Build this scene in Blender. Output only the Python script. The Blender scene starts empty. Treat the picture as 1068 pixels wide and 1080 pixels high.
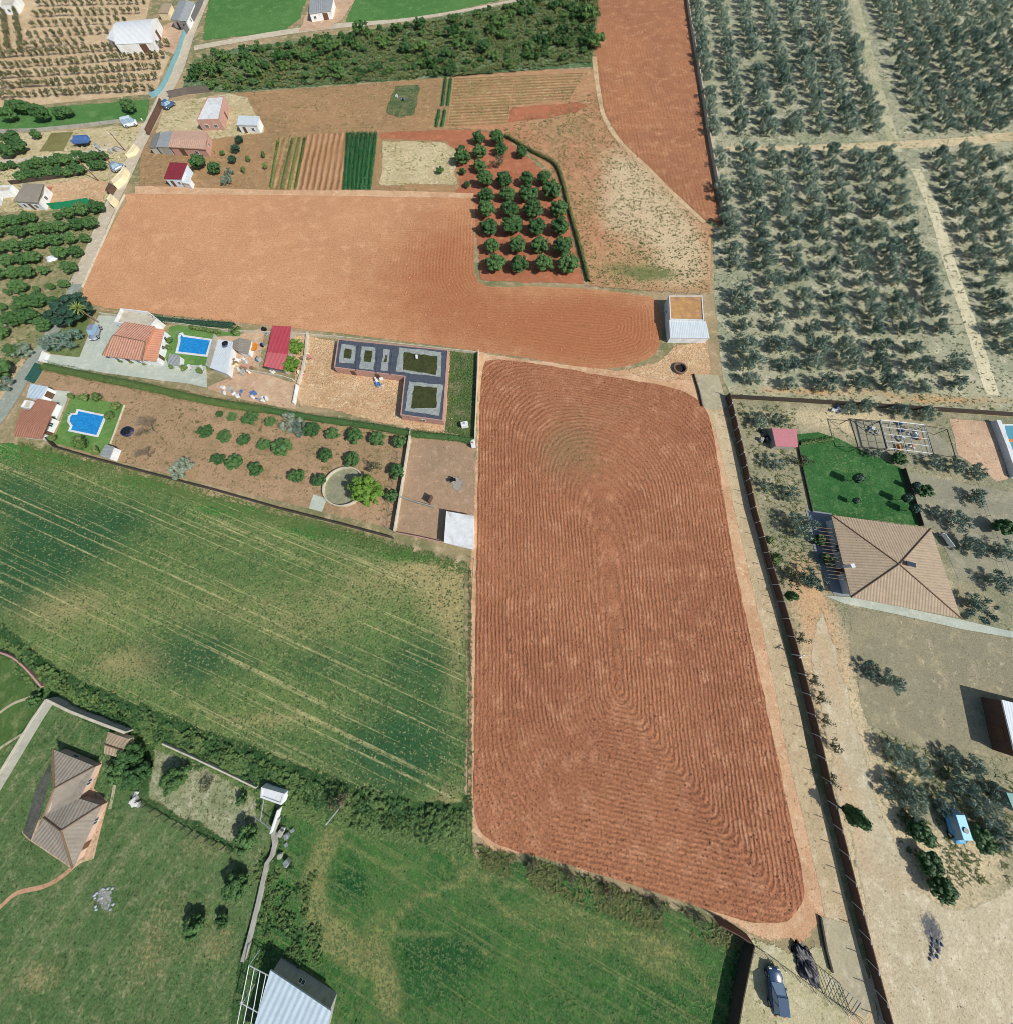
import bpy, bmesh, math, random
import numpy as np
from mathutils import Vector, Matrix, geometry, noise as mnoise

SC = bpy.context.scene
COL = SC.collection
# ------------------------------------------------------------------ camera, sky, sun, exposure
FPX, CAM_H, TILT = 308.0, 55.0, math.radians(16.3)
cam_d = bpy.data.cameras.new("camera")
cam_d.sensor_fit = 'VERTICAL'; cam_d.sensor_height = 36.0; cam_d.sensor_width = 36.0
cam_d.lens = 36.0 * FPX / 1080.0
cam_d.clip_start = 0.1; cam_d.clip_end = 4000
cam = bpy.data.objects.new("camera", cam_d); COL.objects.link(cam)
cam.location = (0, 0, CAM_H); cam.rotation_euler = (TILT, 0, 0)
SC.camera = cam

SUN_EL = math.radians(38); SUN_XY = Vector((0.86, -0.51)).normalized()
W = bpy.data.worlds.new("World"); SC.world = W; W.use_nodes = True
wn = W.node_tree.nodes; wl = W.node_tree.links
sky = wn.new('ShaderNodeTexSky'); sky.sky_type = 'NISHITA'; sky.sun_disc = False
sky.sun_elevation = SUN_EL; sky.sun_rotation = math.atan2(SUN_XY.x, SUN_XY.y)
bg = wn.get('Background') or wn.new('ShaderNodeBackground')
wl.new(sky.outputs[0], bg.inputs[0]); bg.inputs[1].default_value = 0.105
sun_d = bpy.data.lights.new("sun", 'SUN'); sun_d.energy = 4.7; sun_d.angle = math.radians(0.5)
sun_d.color = (1.0, 0.965, 0.91)
sun = bpy.data.objects.new("sun", sun_d); COL.objects.link(sun)
tosun = Vector((SUN_XY.x * math.cos(SUN_EL), SUN_XY.y * math.cos(SUN_EL), math.sin(SUN_EL)))
sun.rotation_euler = tosun.to_track_quat('Z', 'Y').to_euler(); sun.location = (0, 0, 200)
SC.view_settings.view_transform = 'Standard'; SC.view_settings.look = 'None'
SC.render.filter_size = 0.9
SC.cycles.pixel_filter_type = 'BLACKMAN_HARRIS'; SC.cycles.filter_width = 0.9
SC.view_settings.exposure = 0.0; SC.view_settings.gamma = 1.0

# ------------------------------------------------------------------ ground coordinates
CT, ST = math.cos(TILT), math.sin(TILT)
def P(x, y, z=0.0):
    u = (x - 534) / FPX; v = (540 - y) / FPX; t = (CAM_H - z) / (CT - v * ST)
    return Vector((u * t, (v * CT + ST) * t, z))
CROP = dict(A=(0,0,3.956), B=(200,0,3.956), C=(400,0,3.956), D=(600,0,3.956), E=(0,180,3.956), F=(0,300,5.34),
            G=(80,310,4.272), H=(300,330,4.0), I=(130,400,3.445), J=(470,120,3.6), K=(660,280,3.56), L=(790,410,3.842),
            M=(790,640,3.842), N=(740,840,3.256), O=(0,660,3.858), Q=(120,740,4.855), R=(200,900,3.814),
            S=(780,960,6.675), T=(960,400,9.0), U=(960,700,4.5), V=(300,330,4.32), X=(0,90,7.12), Y=(170,330,6.675), Z=(0,0,1.0))
def c(k, *pts):                                   # survey points noted from an enlarged sheet
    ox, oy, s = CROP[k]
    r = [(ox + a / s, oy + b / s) for a, b in pts]
    return r if len(r) > 1 else r[0]
def IMG(p):
    y = p[1]; z = (p[2] if len(p) > 2 else 0) - CAM_H
    v = y * CT + z * ST; b = -y * ST + z * CT
    return 534 + FPX * p[0] / -b, 540 - FPX * v / -b

def lin(v):
    v /= 255.0
    return v / 12.92 if v <= 0.04045 else ((v + 0.055) / 1.055) ** 2.4
def S(r, g, b, k=1.0): return (lin(r) * k, lin(g) * k, lin(b) * k, 1.0)

# ------------------------------------------------------------------ tagging
def tag(o, label=None, cat=None, group=None, kind=None):
    if label: o['label'] = label
    if cat: o['category'] = cat
    if group: o['group'] = group
    if kind: o['kind'] = kind
    return o
def empty(name, loc, rz=0.0, label=None, cat=None, group=None):
    o = bpy.data.objects.new(name, None); COL.objects.link(o)
    o.location = loc; o.rotation_euler = (0, 0, rz); o.empty_display_size = 0.3
    return tag(o, label, cat, group)
def link(name, me, mat=None, parent=None, at=None):
    o = bpy.data.objects.new(name, me); COL.objects.link(o)
    if mat is not None and not me.materials:
        for m in (mat if isinstance(mat, (list, tuple)) else [mat]): me.materials.append(m)
    if parent:
        o.parent = parent
    if at is not None: o.location = at
    return o

# ------------------------------------------------------------------ node helper
class NT:
    def __init__(s, name):
        s.m = bpy.data.materials.new(name); s.m.use_nodes = True
        s.n = s.m.node_tree.nodes; s.l = s.m.node_tree.links; s.n.clear()
        s.out = s.n.new('ShaderNodeOutputMaterial'); s.b = s.n.new('ShaderNodeBsdfPrincipled')
        s.l.new(s.b.outputs[0], s.out.inputs[0])
        s.b.inputs['Specular IOR Level'].default_value = 0.25
    def put(s, sock, v):
        if hasattr(v, 'is_linked') or isinstance(v, bpy.types.NodeSocket): s.l.new(v, sock)
        else: sock.default_value = v
    def pos(s):
        return s.n.new('ShaderNodeNewGeometry').outputs['Position']
    def obj(s): return s.n.new('ShaderNodeTexCoord').outputs['Object']
    def uv(s): return s.n.new('ShaderNodeTexCoord').outputs['UV']
    def attr(s, a):
        n = s.n.new('ShaderNodeAttribute'); n.attribute_name = a; return n.outputs['Fac']
    def noise(s, vec, scale, detail=4, rough=0.6, dist=0.0):
        n = s.n.new('ShaderNodeTexNoise'); s.put(n.inputs['Vector'], vec)
        n.inputs['Scale'].default_value = scale; n.inputs['Detail'].default_value = detail
        n.inputs['Roughness'].default_value = rough; n.inputs['Distortion'].default_value = dist
        return n.outputs['Fac']
    def math(s, op, a, b=0.0, cl=False):
        n = s.n.new('ShaderNodeMath'); n.operation = op; n.use_clamp = cl
        s.put(n.inputs[0], a); s.put(n.inputs[1], b); return n.outputs[0]
    def ramp(s, f, lo, hi):
        n = s.n.new('ShaderNodeMapRange'); n.interpolation_type = 'SMOOTHSTEP'
        s.put(n.inputs[0], f); n.inputs[1].default_value = lo; n.inputs[2].default_value = hi; return n.outputs[0]
    def mix(s, f, a, b, mode='MIX'):
        n = s.n.new('ShaderNodeMix'); n.data_type = 'RGBA'; n.blend_type = mode
        s.put(n.inputs[0], f); s.put(n.inputs[6], a); s.put(n.inputs[7], b); return n.outputs[2]
    def scale(s, vec, sx, sy, sz=1.0, rz=0.0):
        n = s.n.new('ShaderNodeMapping'); s.put(n.inputs[0], vec)
        n.inputs['Scale'].default_value = (sx, sy, sz); n.inputs['Rotation'].default_value = (0, 0, rz); return n.outputs[0]
    def bump(s, h, st, d):
        n = s.n.new('ShaderNodeBump'); n.inputs['Strength'].default_value = st; n.inputs['Distance'].default_value = d
        s.put(n.inputs['Height'], h); s.l.new(n.outputs[0], s.b.inputs['Normal']); return n
    def sepx(s, vec, i):
        n = s.n.new('ShaderNodeSeparateXYZ'); s.put(n.inputs[0], vec); return n.outputs[i]

def ground(name, c0, c1, c2=None, s1=0.06, s2=0.5, sf=6.0, fine=0.45, speck=None, sp_s=2.2, sp_t=0.66,
           streak=None, masks=(), phase=None, bump=0.6, bd=0.12, edge=None, clods=0.0, mdith=1.3, blotch=0.9, wav=2.0):
    """soil or grass: two or three earth tones in patches, fine grain, weed specks, crop streaks, furrows"""
    g = NT(name); p = g.pos()
    n1 = g.noise(p, s1, 5, 0.62, 0.6)
    col = g.mix(g.ramp(n1, 0.36, 0.64), c0, c1)
    if c2: col = g.mix(g.ramp(g.noise(p, s2, 6, 0.65, 0.3), 0.48, 0.70), col, c2)
    for a, cm, lo, hi, *dd in masks:
        f = g.math('ADD', g.attr(a), g.math('MULTIPLY', g.math('SUBTRACT', g.noise(p, 0.22, 6, 0.7), 0.5), 0.8))
        f = g.math('ADD', f, g.math('MULTIPLY', g.math('SUBTRACT', g.noise(p, 2.4, 3, 0.8), 0.5), dd[0] if dd else mdith))
        col = g.mix(g.ramp(f, lo, hi), col, cm)
    if streak:
        ang, dens, cs, thr, amt = streak
        v = g.scale(g.scale(p, 1, 1, 1, -ang), 0.012, dens, 1.0)
        st = g.ramp(g.noise(v, 1.0, 5, 0.7), thr, thr + 0.10)
        st = g.math('MULTIPLY', st, g.ramp(g.noise(p, 0.5, 6, 0.75), 0.30, 0.56))
        col = g.mix(g.math('MULTIPLY', st, amt), col, cs)
    if speck:
        f = g.ramp(g.noise(p, sp_s, 3, 0.6), sp_t, sp_t + 0.05)
        f = g.math('MULTIPLY', f, g.ramp(g.noise(p, 0.12, 3, 0.6), 0.38, 0.6))
        col = g.mix(f, col, speck)
    nf = g.noise(p, sf, 6, 0.75)
    nm = g.noise(p, 1.3, 5, 0.7)
    ng = g.noise(p, 0.33, 4, 0.6)
    grain = g.math('ADD', g.math('MULTIPLY', g.math('SUBTRACT', nf, 0.5), 3.2 * fine), g.math('MULTIPLY', g.math('SUBTRACT', nm, 0.5), 1.2 * fine))
    grain = g.math('ADD', grain, g.math('MULTIPLY', g.math('SUBTRACT', ng, 0.5), blotch * fine))
    h = g.math('ADD', nf, g.math('MULTIPLY', nm, 0.8))
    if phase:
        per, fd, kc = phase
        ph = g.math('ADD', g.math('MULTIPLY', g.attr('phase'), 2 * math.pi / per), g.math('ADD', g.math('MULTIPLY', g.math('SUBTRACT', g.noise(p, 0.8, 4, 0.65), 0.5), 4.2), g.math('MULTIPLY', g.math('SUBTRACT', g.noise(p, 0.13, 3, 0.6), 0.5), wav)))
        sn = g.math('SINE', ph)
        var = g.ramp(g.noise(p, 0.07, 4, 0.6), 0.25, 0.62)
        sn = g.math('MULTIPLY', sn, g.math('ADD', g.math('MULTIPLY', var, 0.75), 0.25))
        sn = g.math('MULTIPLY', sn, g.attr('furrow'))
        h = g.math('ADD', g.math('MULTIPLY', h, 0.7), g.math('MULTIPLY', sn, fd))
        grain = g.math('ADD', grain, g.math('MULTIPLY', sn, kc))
    if clods:
        vn = g.n.new('ShaderNodeTexVoronoi'); g.put(vn.inputs['Vector'], p); vn.inputs['Scale'].default_value = 2.6
        h = g.math('SUBTRACT', h, g.math('MULTIPLY', vn.outputs['Distance'], clods))
    dk = g.ramp(g.noise(p, 2.7, 2, 0.65), 0.40, 0.30); lt = g.ramp(g.noise(g.scale(p, 1, 1, 1, .7), 3.1, 2, 0.65), 0.62, 0.72)
    grain = g.math('ADD', grain, g.math('SUBTRACT', g.math('MULTIPLY', lt, 0.55 * fine), g.math('MULTIPLY', dk, 0.9 * fine)))
    grain = g.math('MAXIMUM', grain, -0.8)
    one = g.math('ADD', grain, 1.0)
    cx = g.n.new('ShaderNodeCombineColor')
    for i in range(3): g.l.new(one, cx.inputs[i])
    col = g.mix(1.0, col, cx.outputs[0], 'MULTIPLY')
    g.put(g.b.inputs['Base Color'], col); g.b.inputs['Roughness'].default_value = 0.95
    g.b.inputs['Specular IOR Level'].default_value = 0.1
    g.bump(h, bump, bd)
    tr = g.n.new('ShaderNodeBsdfTransparent'); mx = g.n.new('ShaderNodeMixShader')
    fo = g.math('ADD', g.attr('fadeout'), g.math('MULTIPLY', g.math('SUBTRACT', g.noise(p, 1.5, 5, 0.75), 0.5), 1.3))
    fo = g.math('MULTIPLY', g.ramp(fo, 0.45, 0.62), g.math('GREATER_THAN', g.attr('fadeout'), 0.01))
    g.put(mx.inputs[0], fo); g.l.new(g.b.outputs[0], mx.inputs[1]); g.l.new(tr.outputs[0], mx.inputs[2]); g.l.new(mx.outputs[0], g.out.inputs[0])
    return g.m

def plain(name, col, rough=0.7, var=0.18, s=1.5, spec=0.3, metal=0.0, dirt=None, bump=0.0):
    g = NT(name); p = g.obj()
    n = g.noise(p, s, 6, 0.7)
    a = tuple(x * (1 - var) for x in col[:3]) + (1,); b = tuple(min(x * (1 + var), 0.95) for x in col[:3]) + (1,)
    cc = g.mix(g.ramp(n, 0.3, 0.7), a, b)
    if dirt: cc = g.mix(g.math('MULTIPLY', g.ramp(g.noise(p, s * 0.4, 7, 0.75, 1.0), 0.45, 0.72), 0.75), cc, dirt)
    g.put(g.b.inputs['Base Color'], cc)
    g.b.inputs['Roughness'].default_value = rough; g.b.inputs['Metallic'].default_value = metal
    g.b.inputs['Specular IOR Level'].default_value = spec
    if bump: g.bump(g.noise(p, 9, 5, 0.7), bump, 0.05)
    return g.m

def tiles(name, c0, c1, per=0.42, course=0.38, rough=0.8, corr=False, depth=0.06):
    g = NT(name); uv = g.uv()
    u = g.sepx(uv, 0); v = g.sepx(uv, 1)
    s = g.math('SINE', g.math('MULTIPLY', u, 2 * math.pi / per))
    fr = g.math('FRACT', g.math('DIVIDE', v, course))
    h = g.math('ADD', g.math('MULTIPLY', s, 0.5), g.math('MULTIPLY', fr, 0.0 if corr else -0.6))
    p = g.pos()
    cc = g.mix(g.ramp(g.noise(p, 0.9, 7, 0.75, 0.5), 0.3, 0.7), c0, c1)
    cc = g.mix(g.math('MULTIPLY', g.ramp(g.noise(g.scale(uv, 1.2, .25), 1.0, 6, 0.75), 0.5, 0.75), 0.45), cc, tuple(x * 0.55 for x in c1[:3]) + (1,))
    cc = g.mix(g.math('MULTIPLY', g.ramp(g.noise(p, 2.5, 5, 0.8), 0.58, 0.7), 0.4), cc, tuple(min(x * 1.35, .9) for x in c0[:3]) + (1,))
    wn2 = g.n.new('ShaderNodeTexWhiteNoise'); wn2.noise_dimensions = '2D'
    cv = g.n.new('ShaderNodeCombineXYZ')
    g.l.new(g.math('FLOOR', g.math('DIVIDE', u, per)), cv.inputs[0]); g.l.new(g.math('FLOOR', g.math('DIVIDE', v, course if not corr else 30)), cv.inputs[1])
    g.l.new(cv.outputs[0], wn2.inputs['Vector'])
    cc = g.mix(g.math('MULTIPLY', wn2.outputs[0], 0.22 if not corr else 0.10), cc, tuple(x * 0.45 for x in c0[:3]) + (1,))
    g.put(g.b.inputs['Base Color'], cc); g.b.inputs['Roughness'].default_value = rough
    g.bump(h, 0.9, depth)
    return g.m

def foliage(name, c0, c1, rnd=0.35, rough=0.6):
    g = NT(name); p = g.pos()
    oi = g.n.new('ShaderNodeObjectInfo').outputs['Random']
    f = g.math('ADD', g.math('MULTIPLY', g.noise(p, 1.1, 4, 0.7), 1.0 - rnd), g.math('MULTIPLY', oi, rnd))
    cc = g.mix(g.ramp(f, 0.25, 0.75), c0, c1)
    nf = g.noise(p, 5.0, 3, 0.7)
    cc = g.mix(g.math('MULTIPLY', g.ramp(nf, 0.5, 0.75), 0.6), cc, tuple(min(x * 1.7, 1) for x in c1[:3]) + (1,))
    g.put(g.b.inputs['Base Color'], cc); g.b.inputs['Roughness'].default_value = rough
    g.b.inputs['Specular IOR Level'].default_value = 0.2
    return g.m

# ------------------------------------------------------------------ mesh helpers
def mesh_np(name, V, Fq):
    me = bpy.data.meshes.new(name); V = np.asarray(V, np.float32); Fq = np.asarray(Fq, np.int32)
    k = Fq.shape[1]; nf = len(Fq)
    me.vertices.add(len(V)); me.vertices.foreach_set('co', V.ravel())
    me.loops.add(nf * k); me.loops.foreach_set('vertex_index', Fq.ravel())
    me.polygons.add(nf); me.polygons.foreach_set('loop_start', np.arange(0, nf * k, k, dtype=np.int32))
    me.update(calc_edges=True); return me

def sm(e0, e1, x):
    t = np.clip((x - e0) / (e1 - e0), 0, 1); return t * t * (3 - 2 * t)
def catmull(pts, closed=True, n=6):
    out = []; N = len(pts); rng = range(N if closed else N - 1)
    for i in rng:
        if closed: p0, p1, p2, p3 = (pts[(i + k) % N] for k in (-1, 0, 1, 2))
        else: p0, p1, p2, p3 = pts[max(i - 1, 0)], pts[i], pts[i + 1], pts[min(i + 2, N - 1)]
        for k in range(n):
            t = k / n
            out.append(0.5 * ((2 * p1) + (p2 - p0) * t + (2 * p0 - 5 * p1 + 4 * p2 - p3) * t * t + (3 * p1 - p0 - 3 * p2 + p3) * t ** 3))
    if not closed: out.append(pts[-1])
    return out
def roughen(pts, seg=1.5, jit=0.25):
    out = []; N = len(pts)
    for i in range(N):
        a, b = pts[i], pts[(i + 1) % N]; L = (b - a).length; n = max(1, min(60, int(L / seg)))
        d = (b - a).normalized() if L > 1e-6 else Vector((1, 0, 0)); nr = Vector((-d.y, d.x, 0))
        for k in range(n):
            q = a.lerp(b, k / n)
            w = mnoise.noise(Vector((q.x * 0.35, q.y * 0.35, 3.1))) + 0.6 * mnoise.noise(Vector((q.x * 1.3, q.y * 1.3, 9.7)))
            out.append(q + nr * (w * jit))
    return out
def inside(poly, X, Y):
    r = np.zeros(X.shape, bool); n = len(poly); j = n - 1
    for i in range(n):
        xi, yi, xj, yj = poly[i].x, poly[i].y, poly[j].x, poly[j].y
        if abs(yj - yi) > 1e-12:
            r ^= ((yi > Y) != (yj > Y)) & (X < (xj - xi) * (Y - yi) / (yj - yi) + xi)
        j = i
    return r
def segdist(pts, X, Y, closed=True):
    d = np.full(X.shape, 1e9)
    n = len(pts)
    for i in range(n if closed else n - 1):
        a, b = pts[i], pts[(i + 1) % n]; dx, dy = b.x - a.x, b.y - a.y; L = dx * dx + dy * dy + 1e-9
        t = np.clip(((X - a.x) * dx + (Y - a.y) * dy) / L, 0, 1)
        d = np.minimum(d, np.hypot(X - a.x - t * dx, Y - a.y - t * dy))
    return d
def blobs(lst, X, Y):
    m = np.zeros(X.shape)
    for x, y, rx, ry, k in lst:
        p = P(x, y); ax = (P(x + rx, y) - p).length; ay = (P(x, y - ry) - P(x, y + ry)).length / 2
        m += k * np.exp(-(((X - p.x) / ax) ** 2 + ((Y - p.y) / ay) ** 2))
    return m
def pathmask(lst, X, Y):
    """bands along survey lines: (points, width in metres, strength)"""
    m = np.zeros(X.shape)
    for pts, w, k in lst: m = np.maximum(m, k * np.exp(-(segdist(catmull([P(*q) for q in pts], False, 4), X, Y, False) / w) ** 2))
    return m
def patch(name, poly, z, mat, jit=0.25, seg=1.5, grid=None, attrs=None, smooth=0, px=True, kind='structure', parent=None, height=None, fade=None):
    """a sheet of ground with an uneven outline; attrs: {attribute: f(X, Y)} of real crop / soil variation"""
    w = [P(x, y) for x, y in poly] if px else [Vector((q[0], q[1], 0)) for q in poly]
    if smooth: w = catmull(w, True, smooth)
    if fade is None: fade = 1.3 if jit >= 0.3 else 0
    if fade: jit = max(jit, .5); grid = grid or max(.7, fade * .7)
    if jit: w = roughen(w, seg, jit)
    if fade:
        bd_ = w; attrs = dict(attrs or {}); attrs['fadeout'] = lambda X, Y: np.clip(1 - segdist(bd_, X, Y) / fade, 0, 1)
    if grid:
        xs = [q.x for q in w]; ys = [q.y for q in w]
        gx, gy = np.meshgrid(np.arange(min(xs), max(xs), grid), np.arange(min(ys), max(ys), grid))
        gx = gx.ravel(); gy = gy.ravel()
        ok = inside(w, gx, gy) & (segdist(w, gx, gy) > grid * 0.45); gx = gx[ok]; gy = gy[ok]
        pts = [Vector((q.x, q.y)) for q in w] + [Vector((float(a), float(b))) for a, b in zip(gx, gy)]
        n = len(w)
        vs, es, fs, *_ = geometry.delaunay_2d_cdt(pts, [(i, (i + 1) % n) for i in range(n)], [], 0, 1e-5)
        V = np.array([(v.x, v.y, z) for v in vs]); fa = np.array([f for f in fs])
        cen = V[fa].mean(axis=1); fa = fa[inside(w, cen[:, 0], cen[:, 1])]
        a = V[fa[:, 0]]; b = V[fa[:, 1]]; cc = V[fa[:, 2]]
        flip = ((b[:, 0] - a[:, 0]) * (cc[:, 1] - a[:, 1]) - (b[:, 1] - a[:, 1]) * (cc[:, 0] - a[:, 0])) < 0
        fa[flip] = fa[flip][:, ::-1]
        if height is not None: V[:, 2] += height(V[:, 0], V[:, 1])
        me = mesh_np(name, V, fa)
        for k, f in (attrs or {}).items():
            at = me.attributes.new(k, 'FLOAT', 'POINT'); at.data.foreach_set('value', np.asarray(f(V[:, 0], V[:, 1]), np.float32))
    else:
        V = [Vector((q.x, q.y, z)) for q in w]
        tr = geometry.tessellate_polygon([[Vector((q.x, q.y, 0)) for q in w]])
        fa = []
        for t in tr:
            a, b, cc = (w[i] for i in t)
            fa.append(t if ((b.x - a.x) * (cc.y - a.y) - (b.y - a.y) * (cc.x - a.x)) > 0 else (t[0], t[2], t[1]))
        me = mesh_np(name, [tuple(v) for v in V], fa)
    o = link(name, me, mat, parent)
    if kind: o['kind'] = kind
    return o
def strip(name, pts, width, z, mat, jit=0.15, kind='structure', closed=False):
    w = catmull([P(x, y) for x, y in pts], False, 5)
    L, Rr = [], []
    for i, q in enumerate(w):
        d = (w[min(i + 1, len(w) - 1)] - w[max(i - 1, 0)]).normalized(); nr = Vector((-d.y, d.x, 0))
        ww = width if not isinstance(width, (list, tuple)) else np.interp(i / (len(w) - 1), np.linspace(0, 1, len(width)), width)
        L.append(q + nr * ww / 2); Rr.append(q - nr * ww / 2)
    return patch(name, L + Rr[::-1], z, mat, jit=jit, px=False, kind=kind)

class MB:
    """collects boxes, prisms, bars and tubes into one mesh"""
    def __init__(s): s.bm = bmesh.new()
    def prism(s, pts, z0, z1, mi=0):
        n = len(pts); a = sum(pts[i][0] * pts[(i + 1) % n][1] - pts[(i + 1) % n][0] * pts[i][1] for i in range(n))
        if a < 0: pts = pts[::-1]
        lo = [s.bm.verts.new((p[0], p[1], z0)) for p in pts]; hi = [s.bm.verts.new((p[0], p[1], z1)) for p in pts]
        fs = [s.bm.faces.new(hi), s.bm.faces.new(lo[::-1])]
        for i in range(n): fs.append(s.bm.faces.new((lo[i], lo[(i + 1) % n], hi[(i + 1) % n], hi[i])))
        for f in fs: f.material_index = mi
        return s
    def box(s, cx, cy, cz, sx, sy, sz, rz=0.0, mi=0):
        ca, sa = math.cos(rz), math.sin(rz)
        pts = [(cx + ca * a * sx / 2 - sa * b * sy / 2, cy + sa * a * sx / 2 + ca * b * sy / 2) for a, b in ((-1, -1), (1, -1), (1, 1), (-1, 1))]
        return s.prism(pts, cz - sz / 2, cz + sz / 2, mi)
    def tube(s, a, b, r0, r1=None, n=7, mi=0):
        a = Vector(a); b = Vector(b); r1 = r0 if r1 is None else r1; d = (b - a)
        q = d.to_track_quat('Z', 'Y'); A, B = [], []
        for i in range(n):
            v = q @ Vector((math.cos(2 * math.pi * i / n), math.sin(2 * math.pi * i / n), 0))
            A.append(s.bm.verts.new(a + v * r0)); B.append(s.bm.verts.new(b + v * r1))
        fs = [s.bm.faces.new((A[i], A[(i + 1) % n], B[(i + 1) % n], B[i])) for i in range(n)]
        fs += [s.bm.faces.new(A[::-1]), s.bm.faces.new(B)]
        for f in fs: f.material_index = mi
        return s
    def face(s, pts, mi=0):
        f = s.bm.faces.new([s.bm.verts.new(p) for p in pts]); f.material_index = mi; return s
    def bevel(s, w, seg=1):
        bmesh.ops.bevel(s.bm, geom=list(s.bm.edges), offset=w, segments=seg, affect='EDGES', profile=0.5); return s
    def build(s, name, mat, parent=None, at=None, smooth=False):
        me = bpy.data.meshes.new(name); s.bm.normal_update(); s.bm.to_mesh(me); s.bm.free()
        if smooth:
            for p in me.polygons: p.use_smooth = True
        return link(name, me, mat, parent, at)

def ccw(pts):
    a = sum(pts[i].x * pts[(i + 1) % len(pts)].y - pts[(i + 1) % len(pts)].x * pts[i].y for i in range(len(pts)))
    return pts if a > 0 else pts[::-1]
def inset(pts, d):
    n = len(pts); out = []
    for i in range(n):
        p0, p1, p2 = pts[i - 1], pts[i], pts[(i + 1) % n]
        d1 = (p1 - p0).normalized(); d2 = (p2 - p1).normalized()
        n1 = Vector((-d1.y, d1.x)); n2 = Vector((-d2.y, d2.x)); b = n1 + n2
        k = d / max(0.3, 1 + n1.dot(n2)); out.append(Vector((p1.x + b.x * k, p1.y + b.y * k)))
    return out

# ================================================================== GROUND
EARTH = S(176, 150, 118)
m_terrain = ground('terrain', S(165, 145, 112), S(120, 122, 84), S(186, 165, 132), 0.05, 0.5, speck=S(80, 95, 55))
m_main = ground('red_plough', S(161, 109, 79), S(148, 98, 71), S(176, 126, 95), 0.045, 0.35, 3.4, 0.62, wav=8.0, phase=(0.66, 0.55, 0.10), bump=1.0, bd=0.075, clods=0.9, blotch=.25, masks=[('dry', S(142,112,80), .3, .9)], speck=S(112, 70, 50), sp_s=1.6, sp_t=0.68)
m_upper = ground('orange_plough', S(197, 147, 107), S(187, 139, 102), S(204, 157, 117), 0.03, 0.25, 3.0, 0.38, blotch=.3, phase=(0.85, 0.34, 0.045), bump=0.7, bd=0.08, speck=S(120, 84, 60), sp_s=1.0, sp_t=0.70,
                 masks=[('wet', S(166, 108, 74), 0.0, 1.0, .5)])
m_strip = ground('plough_strip', S(168, 116, 82), S(154, 106, 78), S(182, 136, 98), 0.04, 0.3, 2.5, 0.5, phase=(1.1, 0.2, 0.03), bump=0.7, bd=0.12, speck=S(110, 90, 55), sp_s=1.2, sp_t=0.68)
m_sandpath = ground('sandy_path', S(206, 168, 132), S(192, 150, 114), S(214, 182, 148), 0.15, 0.7, 5.0, 0.3, speck=S(130, 125, 80), sp_s=2.0, sp_t=0.62)
m_fallow = ground('fallow', S(178, 130, 96), S(172, 138, 100), S(192, 150, 112), 0.04, 0.4, 3.0, 0.35, speck=S(92, 98, 58), sp_s=1.1, sp_t=0.60,
                  masks=[('pale', S(200, 178, 142), 0.1, 1.1), ('weed', S(112, 118, 72), 0.55, 0.95)])
m_plot = ground('brown_plot', S(164, 130, 94), S(150, 122, 88), S(176, 146, 104), 0.06, 0.6, 3.0, 0.35, speck=S(98, 100, 60), sp_s=0.9, sp_t=0.60)
m_plotf = ground('drilled_plot', S(176, 136, 100), S(166, 126, 90), None, 0.1, 0.6, 3.0, 0.3, phase=(1.75, 0.9, 0.20), bump=1.0, bd=0.16)
m_plot_rows = ground('weedy_rows', S(168, 130, 94), S(150, 122, 84), S(182, 160, 112), 0.08, 0.6, 3.0, 0.35, phase=(1.7, 0.7, 0.18), bump=0.8, bd=0.15, speck=S(96, 104, 58), sp_s=1.2, sp_t=0.56)
m_drystraw = ground('dry_straw_plot', S(196, 180, 142), S(180, 164, 124), S(208, 194, 160), 0.1, 0.7, 3.0, 0.45, speck=S(120, 126, 66), sp_s=1.1, sp_t=0.54)
m_orchsoil = ground('red_orchard_soil', S(172, 110, 80), S(160, 102, 74), S(184, 124, 92), 0.08, 0.5, 3.0, 0.3)
m_woodfloor = ground('scrub_floor', S(84, 112, 70), S(108, 130, 90), S(150, 158, 128), 0.10, 0.5, 2.2, 0.7, speck=S(48, 78, 40), sp_s=0.8, sp_t=0.52, bump=1.0, bd=0.4)
m_greenf = ground('green_crop_field', S(76, 120, 62), S(86, 128, 68), S(100, 138, 80), 0.03, 0.3, 1.8, 0.35, bump=0.8, bd=0.25)
m_dryorch = ground('dry_orchard_soil', S(198, 174, 138), S(184, 158, 122), S(212, 192, 158), 0.06, 0.4, 2.0, 0.3, speck=S(140, 126, 92), sp_s=0.8, sp_t=0.62)
m_citfloor = ground('citrus_floor', S(150, 140, 104), S(122, 126, 84), S(178, 160, 128), 0.06, 0.4, 2.4, 0.4, speck=S(84, 104, 54), sp_s=0.9, sp_t=0.56)
m_road = ground('dusty_road', S(196, 184, 160), S(184, 172, 150), S(206, 196, 174), 0.15, 0.6, 3.0, 0.22)
m_asph = ground('worn_lane', S(150, 156, 144), S(138, 146, 134), S(166, 170, 156), 0.15, 0.6, 3.0, 0.2, bump=0.3)
m_conc = ground('pale_concrete', S(182, 188, 172), S(170, 178, 164), S(194, 198, 184), 0.12, 0.5, 4.0, 0.16, bump=0.25)
m_slab = ground('worn_slab', S(176, 166, 136), S(164, 156, 130), S(188, 178, 152), 0.2, 0.8, 4.0, 0.2, bump=0.25)
m_sandlot = ground('sandy_lot', S(210, 176, 136), S(198, 160, 120), S(222, 196, 158), 0.16, 0.7, 2.6, 0.42, speck=S(176, 140, 104), sp_s=2.2, sp_t=0.58, bump=0.9, bd=0.25)
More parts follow.
